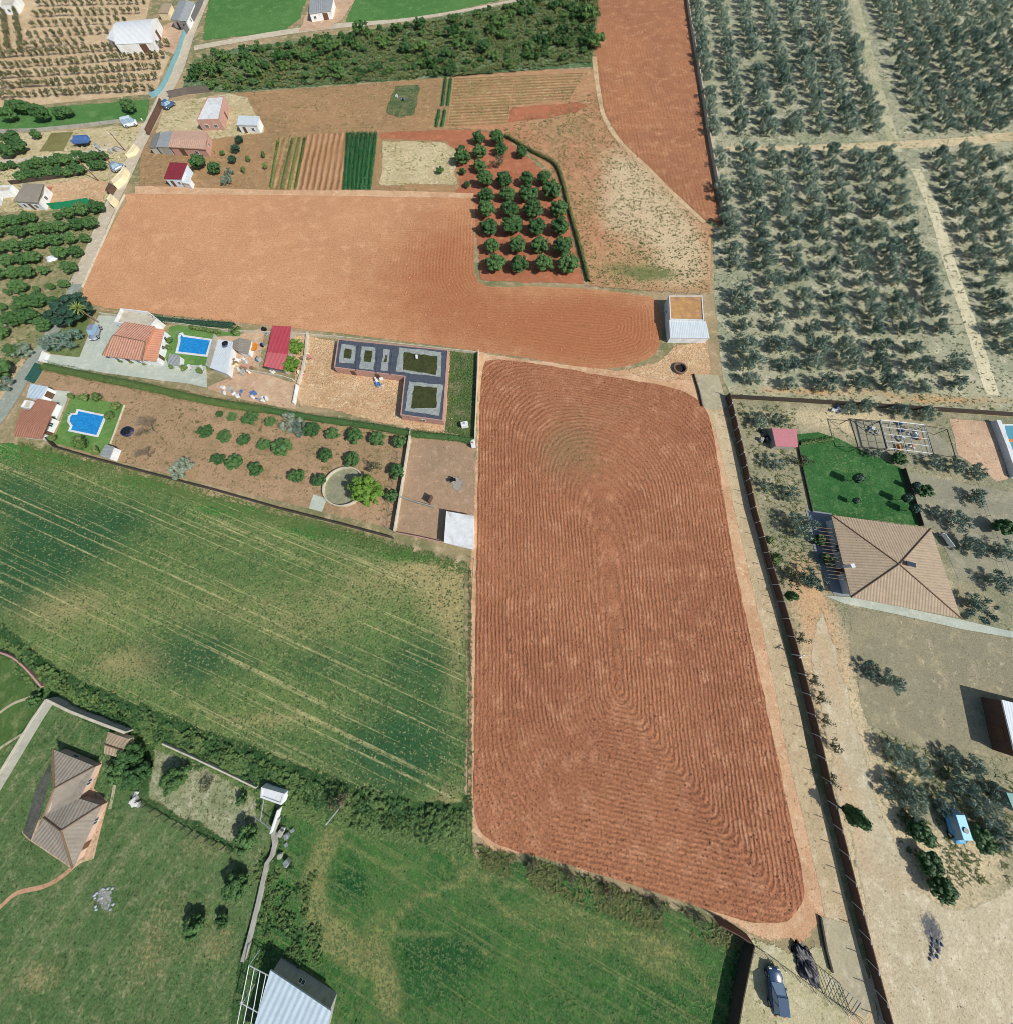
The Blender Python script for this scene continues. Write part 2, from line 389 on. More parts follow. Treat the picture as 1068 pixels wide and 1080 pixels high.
m_tanyard = ground('tan_yard', S(196, 166, 136), S(184, 152, 124), S(206, 182, 152), 0.1, 0.5, 3.0, 0.3, speck=S(150, 122, 94), sp_s=1.0, sp_t=0.6)
m_garden = ground('garden_lot', S(160, 134, 102), S(172, 142, 112), S(146, 124, 92), 0.07, 0.4, 3.0, 0.38, speck=S(108, 100, 66), sp_s=1.0, sp_t=0.57, masks=[('weed', S(126, 120, 84), 0.4, 0.9)])
m_weedplot = ground('weedy_plot', S(84, 106, 66), S(122, 124, 86), S(66, 90, 54), 0.3, 0.8, 2.4, 0.7, speck=S(150, 140, 100), sp_s=1.2, sp_t=0.62, bump=1.0, bd=0.4)
m_yard = ground('brown_yard', S(166, 138, 112), S(154, 130, 104), S(178, 150, 124), 0.12, 0.7, 3.0, 0.25, speck=S(112, 112, 78), sp_s=1.5, sp_t=0.64)
WA = math.atan2((P(200, 640) - P(60, 575)).y, (P(200, 640) - P(60, 575)).x)
m_wheat = ground('wheat', S(106, 130, 74), S(92, 118, 66), S(134, 142, 88), 0.07, 0.9, 3.0, 0.6, mdith=1.6,
                 streak=(WA, 1.5, S(182, 174, 124), 0.535, 0.85), bump=1.0, bd=0.22,
                 masks=[('straw', S(168, 156, 108), 0.2, 0.95), ('lush', S(54, 94, 58), -0.1, 1.0, .6), ('edge', S(72, 126, 58), 0.3, 0.8)])
m_meadow = ground('meadow', S(60, 106, 52), S(74, 116, 58), S(106, 132, 74), 0.07, 0.7, 3.0, 0.66, mdith=1.8, streak=(math.radians(-24), 1.1, S(132,138,86), .52, .7), bump=1.0, bd=0.25,
                  masks=[('straw', S(148, 144, 90), 0.25, 1.0, .9), ('lush', S(40, 88, 46), 0.15, 0.9, .6), ('swath', S(138, 140, 88), 0.3, 0.95, 1.0)])
m_lawnbl = ground('rough_lawn', S(78, 108, 62), S(94, 118, 72), S(132, 138, 98), 0.08, 0.6, 2.6, 0.65, mdith=1.6, streak=(math.radians(62), .9, S(134,136,100), .53, .6), bump=0.9, bd=0.2,
                  masks=[('straw', S(146, 138, 96), 0.45, 1.0), ('lush', S(42, 78, 40), 0.35, 0.95)])
m_paleplot = ground('pale_grass_plot', S(152, 152, 118), S(132, 140, 104), S(174, 170, 142), 0.14, 0.8, 3.0, 0.55, speck=S(90, 100, 60), sp_s=1.6, sp_t=0.60)
m_band = ground('verge', S(56, 92, 50), S(72, 106, 60), S(104, 122, 80), 0.15, 0.6, 2.6, 0.65, bump=1.0, bd=0.4)
m_turf = ground('watered_lawn', S(46, 92, 46), S(58, 102, 54), S(80, 116, 68), 0.14, 0.5, 3.0, 0.5, speck=S(96,118,74), sp_s=1.6, sp_t=.56)
m_poolturf = ground('pool_lawn', S(88, 128, 64), S(104, 140, 74), S(120, 146, 88), 0.15, 0.6, 4.0, 0.3)
m_estate = ground('estate_dry_grass', S(150, 144, 116), S(128, 130, 102), S(172, 160, 130), 0.08, 0.5, 2.8, 0.55, speck=S(104, 108, 76), sp_s=1.2, sp_t=0.58, masks=[('sand', S(197, 180, 144), 0.2, 0.95), ('rust', S(192, 158, 120), 0.1, 1.2)])
m_drive = ground('sandy_drive', S(196, 184, 154), S(184, 170, 140), S(210, 200, 172), 0.10, 0.5, 3.0, 0.34, speck=S(150, 132, 100), sp_s=1.4, sp_t=0.64, masks=[('rust', S(192, 162, 126), 0.1, 1.2), ('ash', S(96, 98, 98), 0.5, 0.9)])
m_grove = ground('grove_floor', S(170, 166, 138), S(146, 150, 122), S(198, 192, 164), 0.07, 0.35, 2.4, 0.4, speck=S(106, 120, 84), sp_s=0.7, sp_t=0.58, masks=[('rust', S(196, 154, 106), 0.4, 0.9)])
m_grey = ground('grey_beds', S(150, 146, 122), S(138, 136, 116), S(162, 156, 132), 0.15, 0.5, 3.0, 0.25)

# base sheet, out to the horizon
me = mesh_np('terrain', [(-1500, -1500, 0), (1500, -1500, 0), (1500, 1500, 0), (-1500, 1500, 0)], [(0, 1, 2, 3)])
link('terrain', me, m_terrain)['kind'] = 'structure'

def smin(a, b, k):
    h = np.clip(0.5 + 0.5 * (b - a) / k, 0, 1); return b * (1 - h) + a * h - k * h * (1 - h)
def line_d(p, q):
    a, b = P(*p), P(*q); d = (b - a).normalized()
    return lambda X, Y: (X - a.x) * -d.y + (Y - a.y) * d.x
one = lambda X, Y: np.ones(X.shape)
def linear_phase(p, q):
    a, b = P(*p), P(*q); d = (b - a).normalized()
    return lambda X, Y: (X - a.x) * -d.y + (Y - a.y) * d.x

# --- right: olive grove, estate, drives
patch('grove_ground', [(722,-30),(742,110),(764,236),(753,243),(752,310),(762,400),(770,417),(900,424),(1068,436),(1180,443),(1260,-30)], 0.02, m_grove, grid=2.5,
      attrs={'rust': lambda X, Y: blobs([(850,412,120,9,.7),(1010,424,120,9,.7),(950,153,120,6,.6)], X, Y)})
strip('grove_track', [(965,178),(985,225),(1003,285),(1022,340),(1046,417)], [3.0,3.2,3.0], 0.04, ground('grove_track', S(214,204,170), S(198,190,156), None, .2, .6, 3, .25))
strip('grove_path', [(765,157),(850,156),(940,153),(1010,150),(1068,144),(1150,139)], [2.0,3,4,4.4,3.6], 0.045, ground('grove_path', S(206,190,152), S(192,174,138), None, .2, .6, 3, .3))
strip('grove_row_track', [(895,-20),(912,45),(930,110),(945,160)], [3.4,3.2,3.4], 0.043, ground('grove_row_track', S(190,182,150), S(166,166,130), None, .2, .6, 3, .3))
patch('estate_ground', [(768,421),(900,428),(1068,440),(1200,448),(1200,1130),(938,1130),(905,968),(862,780),(830,660),(800,535)], 0.02, m_estate, grid=1.2,
      attrs={'sand': lambda X, Y: blobs([(885,740,30,70,.9),(860,660,25,60,.8),(920,880,40,120,1.1),(985,1000,90,100,1.2),(1020,900,60,30,.7),(960,820,14,30,.6),(860,440,60,14,.7),(925,450,50,20,.8)], X, Y),
             'rust': lambda X, Y: blobs([(866,670,26,70,.9),(850,620,16,36,.8),(884,780,16,100,.7)], X, Y)})
patch('sandy_drive', [(866,640),(885,690),(902,750),(922,820),(945,890),(985,945),(1030,950),(1100,925),(1150,1130),(940,1130),(912,990),(890,880),(868,780),(852,690)], 0.035, m_drive, jit=1.0, seg=2, grid=1.0, smooth=3,
      attrs={'rust': lambda X, Y: blobs([(872,700,14,60,.8),(895,850,14,80,.75),(925,1030,14,60,.6),(960,930,30,16,.5)], X, Y), 'ash': lambda X, Y: blobs([(985,990,15,30,.75),(976,970,10,18,.5)], X, Y)})
patch('estate_lawn', [(838,458),(862,456),(884,463),(915,478),(950,494),(958,520),(968,554),(855,541),(846,500)], 0.045, m_turf, jit=0.2)
patch('tan_court', [(1000,441),(1050,446),(1062,505),(1050,508),(1010,480)], 0.04, m_tanyard)
for q in ([(953,498),(1010,508),(1068,520),(1090,590),(1075,628),(1010,612),(985,555),(972,554)],):
    patch('grey_beds', q, 0.04, m_grey)
patch('back_yard', [(893,441),(975,448),(1002,470),(1010,480),(955,480),(905,473)], 0.035, m_grey)
patch('gravel_court', [(890,633),(1068,670),(1110,690),(1068,806),(1030,802),(960,790),(915,770),(893,700)], 0.03, ground('gravel_court', S(150,142,114), S(140,134,110), S(164,154,124), .08, .4, 3.5, .34, speck=S(178,166,136), sp_s=.8, sp_t=.62), jit=0.8)

# --- top middle
strip_poly = [(627,-30),(629,20),(624,45),(630,90),(636,122),(652,148),(682,177),(712,207),(742,233),(762,238),(747,150),(733,65),(722,-30)]
sp_ph = linear_phase((640,0),(660,120))
patch('ploughed_strip', strip_poly, 0.05, m_strip, jit=0.3, grid=1.2, attrs={'phase': lambda X, Y: sp_ph(X, Y), 'furrow': one})
patch('fallow_slope', [(478,80),(560,74),(626,73),(630,92),(636,122),(652,148),(682,177),(712,207),(742,233),(750,240),(748,309),(690,307),(622,302),(610,260),(598,215),(578,180),(548,155),(525,138),(472,134)], 0.03, m_fallow, grid=1.5,
      attrs={'pale': lambda X, Y: blobs([(660,180,30,30,.9),(690,225,40,35,1.1),(720,265,30,30,.9),(645,225,20,30,.5),(700,290,40,15,.5)], X, Y),
             'weed': lambda X, Y: blobs([(640,130,20,20,.5),(650,285,60,16,.7),(700,290,40,12,.6),(620,160,16,16,.5)], X, Y)})
strip('field_margin', [(626,60),(630,92),(636,122),(652,148),(682,177),(712,207),(742,235)], [1.6,1.4,1.2,1.4], 0.075, ground('field_margin', S(206,180,142), S(188,160,120), None, .2, .8, 3, .3))
patch('vegetable_ground', [(150,140),(240,98),(330,92),(480,80),(476,134),(520,140),(500,207),(143,203)], 0.025, m_plot, jit=0.3)
patch('weedy_plot', [(262,101),(340,92),(421,86),(405,135),(345,138),(283,141)], 0.04, m_plot, jit=0.4)
patch('kitchen_garden', [(415,90),(444,88),(440,122),(420,126),(405,120)], 0.055, m_weedplot, jit=0.8)
pa = linear_phase((478,100),(540,97)); pb = linear_phase((540,80),(533,130)); pc = linear_phase((330,143),(318,200))
patch('drilled_plot', [(479,83),(541,80),(534,131),(473,133)], 0.045, m_plot_rows, grid=1.0, attrs={'phase': pa, 'furrow': one})
patch('drilled_plot', [(542,80),(615,77),(600,105),(538,112)], 0.046, m_plot_rows, grid=1.0, attrs={'phase': pa, 'furrow': one})
patch('bare_plot', [(536,113),(612,107),(622,112),(606,120),(575,126),(533,131)], 0.05, m_orchsoil, jit=0.4)
patch('furrow_plot', [(324,142),(368,140),(362,202),(312,201)], 0.045, m_plotf, grid=0.8, attrs={'phase': pc, 'furrow': one})
patch('mixed_rows_plot', [(292,145),(323,143),(311,201),(284,199)], 0.045, m_plot_rows, grid=0.8, attrs={'phase': pc, 'furrow': one})
patch('straw_plot', [(402,148),(470,149),(484,160),(482,185),(486,197),(450,196),(398,197),(402,165)], 0.045, m_drystraw, jit=0.8)
patch('orchard_soil', [(398,139),(500,135),(530,140),(548,157),(578,182),(597,217),(608,260),(618,301),(560,300),(504,297),(498,207),(475,206),(484,196),(480,175),(470,150),(400,147)], 0.035, m_orchsoil, jit=0.3)
patch('tan_margin', [(143,196),(300,201),(400,201),(500,204),(498,209),(300,206),(143,205)], 0.06, m_sandpath, jit=0.2)
patch('straw_yard', [(172,108),(240,98),(262,101),(283,141),(240,146),(200,150),(160,152)], 0.04, m_drystraw, jit=0.6)

# --- scrub woodland and green fields at the top
patch('scrub_floor', [(196,78),(205,62),(250,50),(330,40),(420,26),(480,14),(560,0),(640,-30),(630,30),(624,45),(628,71),(560,75),(480,82),(340,92),(245,98),(190,97)], 0.03, m_woodfloor, jit=0.8)
patch('green_field', [(224,-30),(334,-30),(318,20),(300,34),(212,44)], 0.04, m_greenf, jit=0.3)
patch('green_field', [(384,-30),(620,-30),(560,-6),(480,12),(420,22),(362,26)], 0.04, m_greenf, jit=0.3)
strip('farm_track', [(205,51),(260,41),(310,33),(360,27),(420,22),(480,13),(560,-3),(640,-22)], [3.4,4,4,2.6,2,1.6], 0.055, m_road)
patch('farmyard', [(314,34),(322,14),(335,-4),(380,-4),(362,22),(345,32)], 0.06, m_tanyard, jit=0.5)

# --- upper ploughed field
up_w = catmull([P(*q) for q in [(146,204),(320,206),(440,208),(496,209),(501,250),(505,298),(560,302),(622,305),(670,311),(690,316),(697,340),(693,370),(668,384),(630,389),(570,380),(450,363),(300,345),(165,331),(92,318),(97,285),(116,245),(134,213)]], True, 4)
def up_phase(X, Y): return segdist(up_w, X, Y)
def up_fur(X, Y): return 0.25 + 0.95 * np.clip(blobs([(640,345,70,45,1.0),(480,260,60,60,.9),(560,345,100,40,.5)], X, Y), 0, 1)
patch('upper_ploughed_field', [IMG(q) for q in up_w], 0.045, m_upper, jit=0.2, grid=0.8,
      attrs={'phase': up_phase, 'furrow': up_fur, 'wet': lambda X, Y: blobs([(640,350,80,50,.9),(560,345,110,40,.6),(480,270,60,70,.65),(420,300,90,60,.35)], X, Y)})
strip('field_path', [(88,322),(165,335),(300,350),(450,368),(560,384),(630,394),(690,388),(720,372)], [1.6,1.4,1.4,1.6,2.4,3.0,4.0], 0.034, m_sandpath, jit=0.4)

# --- main ploughed field
main_px = [(509,392),(520,380),(560,383),(640,397),(700,407),(728,417),(744,433),(752,462),(775,600),(805,735),(832,860),(846,930),(842,958),(822,972),(780,969),(700,944),(620,918),(550,899),(520,888),(503,866),(500,820),(502,650),(505,480)]
patch('field_edge', [(500,368),(560,378),(650,388),(745,398),(762,402),(768,440),(800,560),(835,720),(862,850),(890,960),(912,1000),(870,975),(845,1000),(790,990),(745,965),(640,928),(560,905),(525,905),(494,880),(493,600),(500,470)], 0.028, m_sandpath, jit=0.4)
dT = line_d((745,419),(515,378)); dL = line_d((507,400),(500,850)); dR = line_d((843,960),(749,430)); dB = line_d((500,886),(845,978))
cen_t = P(600, 478); cen_b = P(612, 752); cen_s = P(640, 560)
def main_phase(X, Y):
    y0, y1 = P(600, 420).y, P(600, 760).y
    t = sm(0, 1, (Y - y1) / (y0 - y1)); kr = 2.0 + 16 * t
    a = smin(dL(X, Y), dT(X, Y), 15.0); a = smin(a, dR(X, Y), kr * np.where(t > .02, 1, .1))
    xl, xr = P(540, 850).x, P(660, 850).x
    kb = 13 - 11.5 * sm(xl, xr, X)
    d = smin(a, dB(X, Y), kb)
    return d
def main_fur(X, Y):
    f = np.ones(X.shape)
    f -= 0.5 * np.exp(-(((X - cen_t.x) / 4) ** 2 + ((Y - cen_t.y) / 4) ** 2))
    f -= 0.35 * np.exp(-(((X - cen_b.x) / 3) ** 2 + ((Y - cen_b.y) / 4) ** 2))
    f -= blobs([(560,830,40,30,.5),(600,405,80,10,.5)], X, Y)
    f += blobs([(760,860,60,50,.3)], X, Y)
    return np.clip(f, 0.12, 1.3)
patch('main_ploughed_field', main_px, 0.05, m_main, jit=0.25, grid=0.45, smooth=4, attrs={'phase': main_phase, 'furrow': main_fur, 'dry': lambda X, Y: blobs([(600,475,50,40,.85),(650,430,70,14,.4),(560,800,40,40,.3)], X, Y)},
      height=lambda X, Y: 0.03 + 0.055 * np.sin(main_phase(X, Y) * 2 * math.pi / 0.72) * 0)

# --- right lane along the field
strip('dirt_lane', [(745,396),(752,425),(768,480),(795,590),(822,705),(842,800),(862,880),(885,975),(905,1050),(915,1110)], [3.2,2.8,3.2,3.2,3.3,3.4,3.6,4.2], 0.042, ground('dirt_lane', S(194,174,138), S(182,162,128), S(206,188,154), .12, .6, 3.5, .26, speck=S(140,124,92), sp_s=1.4, sp_t=.62))
patch('sandy_turning', [(690,380),(712,362),(748,358),(752,398),(735,402),(700,404),(650,393),(660,388)], 0.04, m_sandlot, jit=0.5)
patch('concrete_apron', [(733,395),(757,396),(766,428),(761,432),(742,432)], 0.06, m_slab, jit=0.06)
patch('concrete_apron', [c('N',(400,408)), c('N',(500,437)), c('N',(585,700)), c('N',(560,760)), c('N',(500,715)), c('N',(440,600))], 0.06, m_slab, jit=0.05)
patch('car_yard', [(787,985),(845,1000),(868,985),(890,1045),(925,1090),(925,1130),(760,1130),(770,1080)], 0.035, ground('car_yard', S(186,176,140), S(172,166,128), S(198,190,158), .12, .6, 3.5, .3, speck=S(110,116,76), sp_s=1.3, sp_t=.58), jit=0.4)

# --- wheat, verge, meadow, garden
patch('grass_base', [(-60,625),(0,648),(110,722),(300,792),(440,838),(498,838),(499,910),(560,912),(745,972),(783,990),(764,1130),(-60,1130)], 0.012, m_band, jit=0)
patch('wheat_field', [(-40,455),(20,466),(75,478),(130,494),(200,513),(300,541),(415,572),(494,594),(496,720),(495,852),(440,852),(380,836),(300,806),(200,768),(110,735),(50,705),(0,662),(-60,640)], 0.032, m_wheat, grid=1.2, jit=0.35,
      attrs={'lush': lambda X, Y: blobs([(105,550,75,26,.8),(60,590,60,34,.8),(15,600,40,60,.7),(205,690,56,34,.85),(10,520,40,26,.7),(420,800,70,44,.85),(430,740,60,60,.5),(340,700,60,30,.45),(250,600,60,24,.35),(280,790,60,16,.4),(450,690,40,30,.45)], X, Y),
             'straw': lambda X, Y: blobs([(60,640,80,26,.7),(150,700,70,20,.75),(230,640,90,40,.4),(300,560,90,20,.4),(280,760,70,10,.7),(400,610,60,40,.5),(120,500,80,10,.5),(330,660,60,40,.35),(380,810,60,6,.6),(470,630,30,50,.75),(455,600,40,14,.6),(480,700,14,100,.6),(470,840,20,14,.7)], X, Y),
             'edge': lambda X, Y: blobs([(60,482,70,9,.9),(160,508,60,9,.8),(250,536,60,9,.9),(340,560,60,10,.9),(440,585,50,10,.9),(20,470,30,8,.9)], X, Y)})
patch('verge', [(-40,628),(0,652),(50,696),(110,727),(200,761),(300,799),(380,829),(440,846),(498,846),(498,905),(400,885),(300,860),(230,820),(155,790),(60,735),(30,710),(-40,660)], 0.036, m_band, jit=0.6)
patch('meadow', [(250,1130),(255,1020),(290,900),(300,850),(330,858),(420,872),(494,885),(505,900),(560,906),(640,930),(745,967),(783,985),(776,1040),(764,1130)], 0.034, m_meadow, grid=1.0, jit=0.35,
      attrs={'swath': lambda X, Y: pathmask([([(352,880),(334,915),(331,950),(345,980),(372,1004),(402,1018),(412,1060)],1.9,1.15),([(505,905),(480,932),(440,948),(415,975),(405,1015)],.7,.9),([(500,915),(530,960),(580,985),(650,1000)],.6,.8),([(500,920),(560,940),(640,975),(720,1010),(750,1050)],.7,.8),([(415,985),(470,985),(520,1010)],.4,.7),([(560,1080),(555,1030),(580,990)],.5,.7),([(640,1080),(660,1030),(700,1000)],.5,.7),([(395,905),(420,915),(450,905)],.4,.7),([(476,890),(482,915),(495,930)],.5,.8)], X, Y),
             'straw': lambda X, Y: blobs([(334,940,10,34,1.1),(350,985,22,22,1.1),(385,1010,26,20,1.1),(400,970,14,26,.6),(470,935,40,12,.5),(560,960,60,18,.5),(640,985,70,26,.55),(700,1010,40,40,.55),(590,1040,40,30,.35),(660,930,40,10,.6),(335,890,20,14,.5)], X, Y),
             'lush': lambda X, Y: blobs([(370,932,22,20,1.1),(470,1000,70,30,.8),(450,1050,60,30,.6),(700,1060,40,30,.5),(540,925,40,16,.5),(420,880,60,16,.5)], X, Y)})
patch('rough_lawn', [(-50,840),(0,790),(60,735),(155,792),(150,840),(248,893),(275,835),(292,850),(290,900),(255,1020),(245,1130),(-50,1130)], 0.033, m_lawnbl, grid=1.2, jit=0.3,
      attrs={'straw': lambda X, Y: blobs([(40,1030,40,24,.95),(150,1020,40,50,.7),(215,890,40,20,.7),(230,1000,30,30,.7),(190,950,60,40,.5),(80,880,16,16,.6),(110,920,40,30,.4)], X, Y),
             'lush': lambda X, Y: blobs([(30,890,40,30,.6),(130,800,16,40,.7),(100,980,60,30,.4),(225,870,30,40,.5),(60,770,40,16,.5)], X, Y)})
patch('pale_grass_plot', [c('Q',(205,205)),c('Q',(270,208)),c('Q',(745,430)),c('Q',(750,640)),c('Q',(640,762)),c('Q',(150,510)),c('Q',(170,400))], 0.045, m_paleplot, jit=0.3)
patch('lower_garden', [(-50,690),(0,690),(28,705),(45,735),(40,750),(0,800),(-50,860)], 0.05, m_lawnbl if False else ground('lower_garden', S(84,110,58), S(70,98,50), S(112,124,78), .1, .5, 3, .4), jit=0.2)
patch('shade_painted_paving', [c('O',(150,660)),c('O',(205,560)),c('O',(215,600)),c('O',(170,760)),c('O',(130,870)),c('O',(98,842))], .065, ground('shade_painted_paving', S(92,92,86), S(78,78,74), None, .5, 1, 4, .5), jit=.05)  # paving strip with the house's shadow painted into its dark grey
strip('garden_path', [c('O',(0,355)),c('O',(60,315)),c('O',(155,282))], 0.45, 0.07, m_slab, jit=0.05)
strip('garden_path', [c('O',(0,500)),c('O',(70,455)),c('O',(140,415))], 0.4, 0.07, m_slab, jit=0.05)
strip('garden_path', [c('O',(470,540)),c('O',(470,640)),c('O',(450,745))], 0.45, 0.06, m_slab, jit=0.05)
strip('garden_path', [(-20,968),(0,957),(18,942),(45,935),(62,927),(77,915)], 0.55, 0.06, ground('clay_path', S(196,154,124), S(184,142,112), None, .3, .8, 4, .2), jit=0.05)

# --- village side
patch('dry_orchard_ground', [(-160,-30),(168,-30),(150,46),(170,50),(182,60),(164,100),(80,108),(0,117),(-120,126)], 0.02, m_dryorch, jit=0.3)
patch('green_verge', [(-100,124),(0,116),(80,110),(160,104),(158,128),(80,136),(0,141),(-100,150)], 0.03, m_greenf, jit=0.3)
patch('village_ground', [(-100,150),(0,141),(80,136),(158,128),(140,165),(112,216),(60,222),(0,226),(-100,232)], 0.022, m_drystraw, jit=0.4)
patch('tilled_plot', [c('X',(390,360)),c('X',(555,350)),c('X',(510,430)),c('X',(480,495)),c('X',(300,500))], 0.04, ground('tilled_plot', S(128,124,78), S(116,112,70), None, .2, .6, 3, .3), jit=0.2)
strip('village_track', [c('X',(-80,590)),c('X',(150,565)),c('X',(480,530)),c('X',(820,480)),c('X',(950,480))], 2.2, 0.045, m_road)
patch('citrus_ground', [(-140,236),(0,227),(60,222),(112,216),(96,258),(80,296),(72,318),(62,345),(40,372),(20,400),(0,428),(-120,500)], 0.024, m_citfloor, jit=0.3)
strip('village_road', [(236,-40),(216,-2),(199,38),(187,75),(174,100),(160,128),(148,152),(137,176),(125,202),(112,228),(98,262),(80,300)], [4.6,4.4,4.2,3.8,3.6,3.4,3.4], 0.06, m_road)
strip('village_lane', [(82,300),(68,326),(55,352),(42,372),(26,395),(8,425),(-14,456),(-40,490)], [3.0,3.0,3.2,3.6,3.8,4.0], 0.065, m_asph)
patch('lane_verge', [(-80,480),(-20,420),(6,395),(30,366),(36,372),(14,408),(-6,440),(-50,500)], 0.05, m_dryorch, jit=0.3)
patch('concrete_drive', [c('F',(290,395)),c('F',(450,412)),c('F',(500,290)),c('F',(560,175)),c('F',(650,180)),c('F',(880,300)),c('F',(950,450)),(218,386),(219,409),c('F',(1068,560)),c('F',(900,540)),c('F',(600,500)),c('F',(260,455))], 0.055, m_conc, jit=0.05)
patch('villa_garden', [c('F',(280,290)),c('F',(500,170)),c('F',(500,290)),c('F',(450,412)),c('F',(290,392)),c('F',(250,330))], 0.05, ground('villa_garden', S(104,120,72), S(122,128,86), S(88,108,60), .2, .8, 3, .4), jit=0.2)
patch('pool_terrace', [c('Y',(60,100)),c('Y',(140,82)),c('Y',(400,160)),c('Y',(345,400)),c('Y',(20,360))], 0.052, m_poolturf, jit=0.1)
patch('back_terrace', [c('Y',(345,385)),c('Y',(405,170)),c('Y',(570,150)),c('Y',(735,100)),c('Y',(690,380)),c('Y',(500,430))], 0.05, m_tanyard, jit=0.2)
patch('tan_yard', [(220,408),(262,390),(275,393),(315,405),(312,432),(270,425),(219,411)], 0.048, m_tanyard, jit=0.2)
patch('shrub_bed', [c('Y',(100,75)),c('Y',(215,90)),c('Y',(430,120)),c('Y',(570,105)),c('Y',(560,165)),c('Y',(420,160)),c('Y',(200,130))], 0.058, m_poolturf, jit=0.2)
patch('sandy_lot', [(306,352),(320,352),(360,358),(470,372),(500,376),(498,468),(430,455),(370,440),(312,428),(308,400)], 0.04, m_sandlot, jit=0.3)
patch('weedy_plot', [c('H',(700,165)),c('H',(808,170)),c('H',(806,530)),c('H',(680,500))], 0.055, m_weedplot, jit=0.15)
patch('garden_ground', [(48,388),(80,392),(160,405),(240,420),(330,437),(432,458),(425,500),(417,558),(330,537),(200,505),(130,488),(70,472),(40,455),(20,440)], 0.03, m_garden, grid=1.5, jit=0.1,
      attrs={'weed': lambda X, Y: blobs([(330,470,60,30,.5),(400,500,40,40,.5),(260,450,40,20,.4),(60,400,30,10,.4)], X, Y)})
patch('walled_yard', [(437,459),(500,468),(499,580),(418,562),(425,515)], 0.05, m_yard, jit=0.05)
patch('pool_lawn', [c('F',(375,700)),c('F',(400,640)),c('F',(430,622)),c('F',(700,680)),c('F',(640,880)),c('F',(580,970)),c('F',(300,890)),c('F',(310,860))], 0.05, m_poolturf, jit=0.1)
patch('patio', [c('F',(270,590)),c('F',(400,605)),c('F',(355,720)),c('F',(300,860)),c('F',(265,880)),c('F',(310,760)),c('F',(240,640))], 0.06, m_conc, jit=0.05)
patch('concrete_pad', [c('H',(125,765)),c('H',(182,785)),c('H',(160,840)),c('H',(105,825))], 0.08, m_conc, jit=0.03)
patch('village_yard', [c('X',(340,740)),c('X',(640,690)),c('X',(830,720)),c('X',(790,890)),c('X',(690,890)),c('X',(400,930)),c('X',(330,930))], 0.045, m_sandlot, jit=0.4)
patch('warehouse_yard', [(150,48),(166,30),(190,18),(200,22),(186,60),(176,56)], 0.045, m_tanyard, jit=0.3)

# ================================================================== VEGETATION
f_citrus = foliage('citrus_leaf', S(50, 82, 44), S(80, 110, 62))
f_dark = foliage('dark_leaf', S(38, 64, 52), S(56, 84, 64))
f_olive = foliage('olive_leaf', S(90, 114, 100), S(134, 150, 130), rnd=.5)
f_scrub = foliage('scrub_leaf', S(48, 84, 42), S(88, 118, 62), rnd=0.6)
f_dry = foliage('grey_leaf', S(78, 82, 56), S(110, 110, 80))
f_bright = foliage('bright_leaf', S(70, 106, 40), S(106, 136, 56))
f_hedge = foliage('hedge_leaf', S(74, 98, 50), S(104, 122, 68))
f_palm = foliage('palm_leaf', S(104, 120, 60), S(136, 144, 80))
f_grass = foliage('grass_blade', S(72, 102, 58), S(104, 124, 76), rnd=0.0, rough=0.8)
f_grassdark = foliage('dark_grass_blade', S(36, 66, 36), S(62, 92, 50), rnd=0.0, rough=0.8)
f_straw = foliage('straw_blade', S(130, 130, 88), S(160, 154, 108), rnd=0.0, rough=0.8)
f_weed = foliage('weed_leaf', S(80, 92, 50), S(112, 116, 70), rnd=0.0, rough=0.8)
f_crop = foliage('crop_leaf', S(34, 84, 48), S(58, 110, 62), rnd=0.2)
m_bark = plain('bark', S(112, 96, 78), 0.95, 0.3, 4)
m_barkpale = plain('pale_bark', S(150, 138, 118), 0.95, 0.3, 4)

def sphere_dirs(rng, n):
    v = rng.normal(size=(n, 3)); return v / np.linalg.norm(v, axis=1)[:, None]
def quads(pos, nrm, size, rng, asp=0.7, axis=None):
    n = len(pos); t = np.cross(nrm, rng.normal(size=(n, 3)) if axis is None else np.cross(nrm, axis)); t /= np.linalg.norm(t, axis=1)[:, None] + 1e-9
    b = np.cross(nrm, t); s = size[:, None] * 0.5; b = b * asp
    V = np.stack([pos - t * s, pos + b * s, pos + t * s, pos - b * s], 1).reshape(-1, 3)
    return V, np.arange(4 * n).reshape(-1, 4)
ICO = {}
def ico(sub):
    if sub not in ICO:
        bm = bmesh.new(); bmesh.ops.create_icosphere(bm, subdivisions=sub, radius=1)
        ICO[sub] = (np.array([v.co[:] for v in bm.verts]), np.array([[v.index for v in f.verts] for f in bm.faces])); bm.free()
    return ICO[sub]
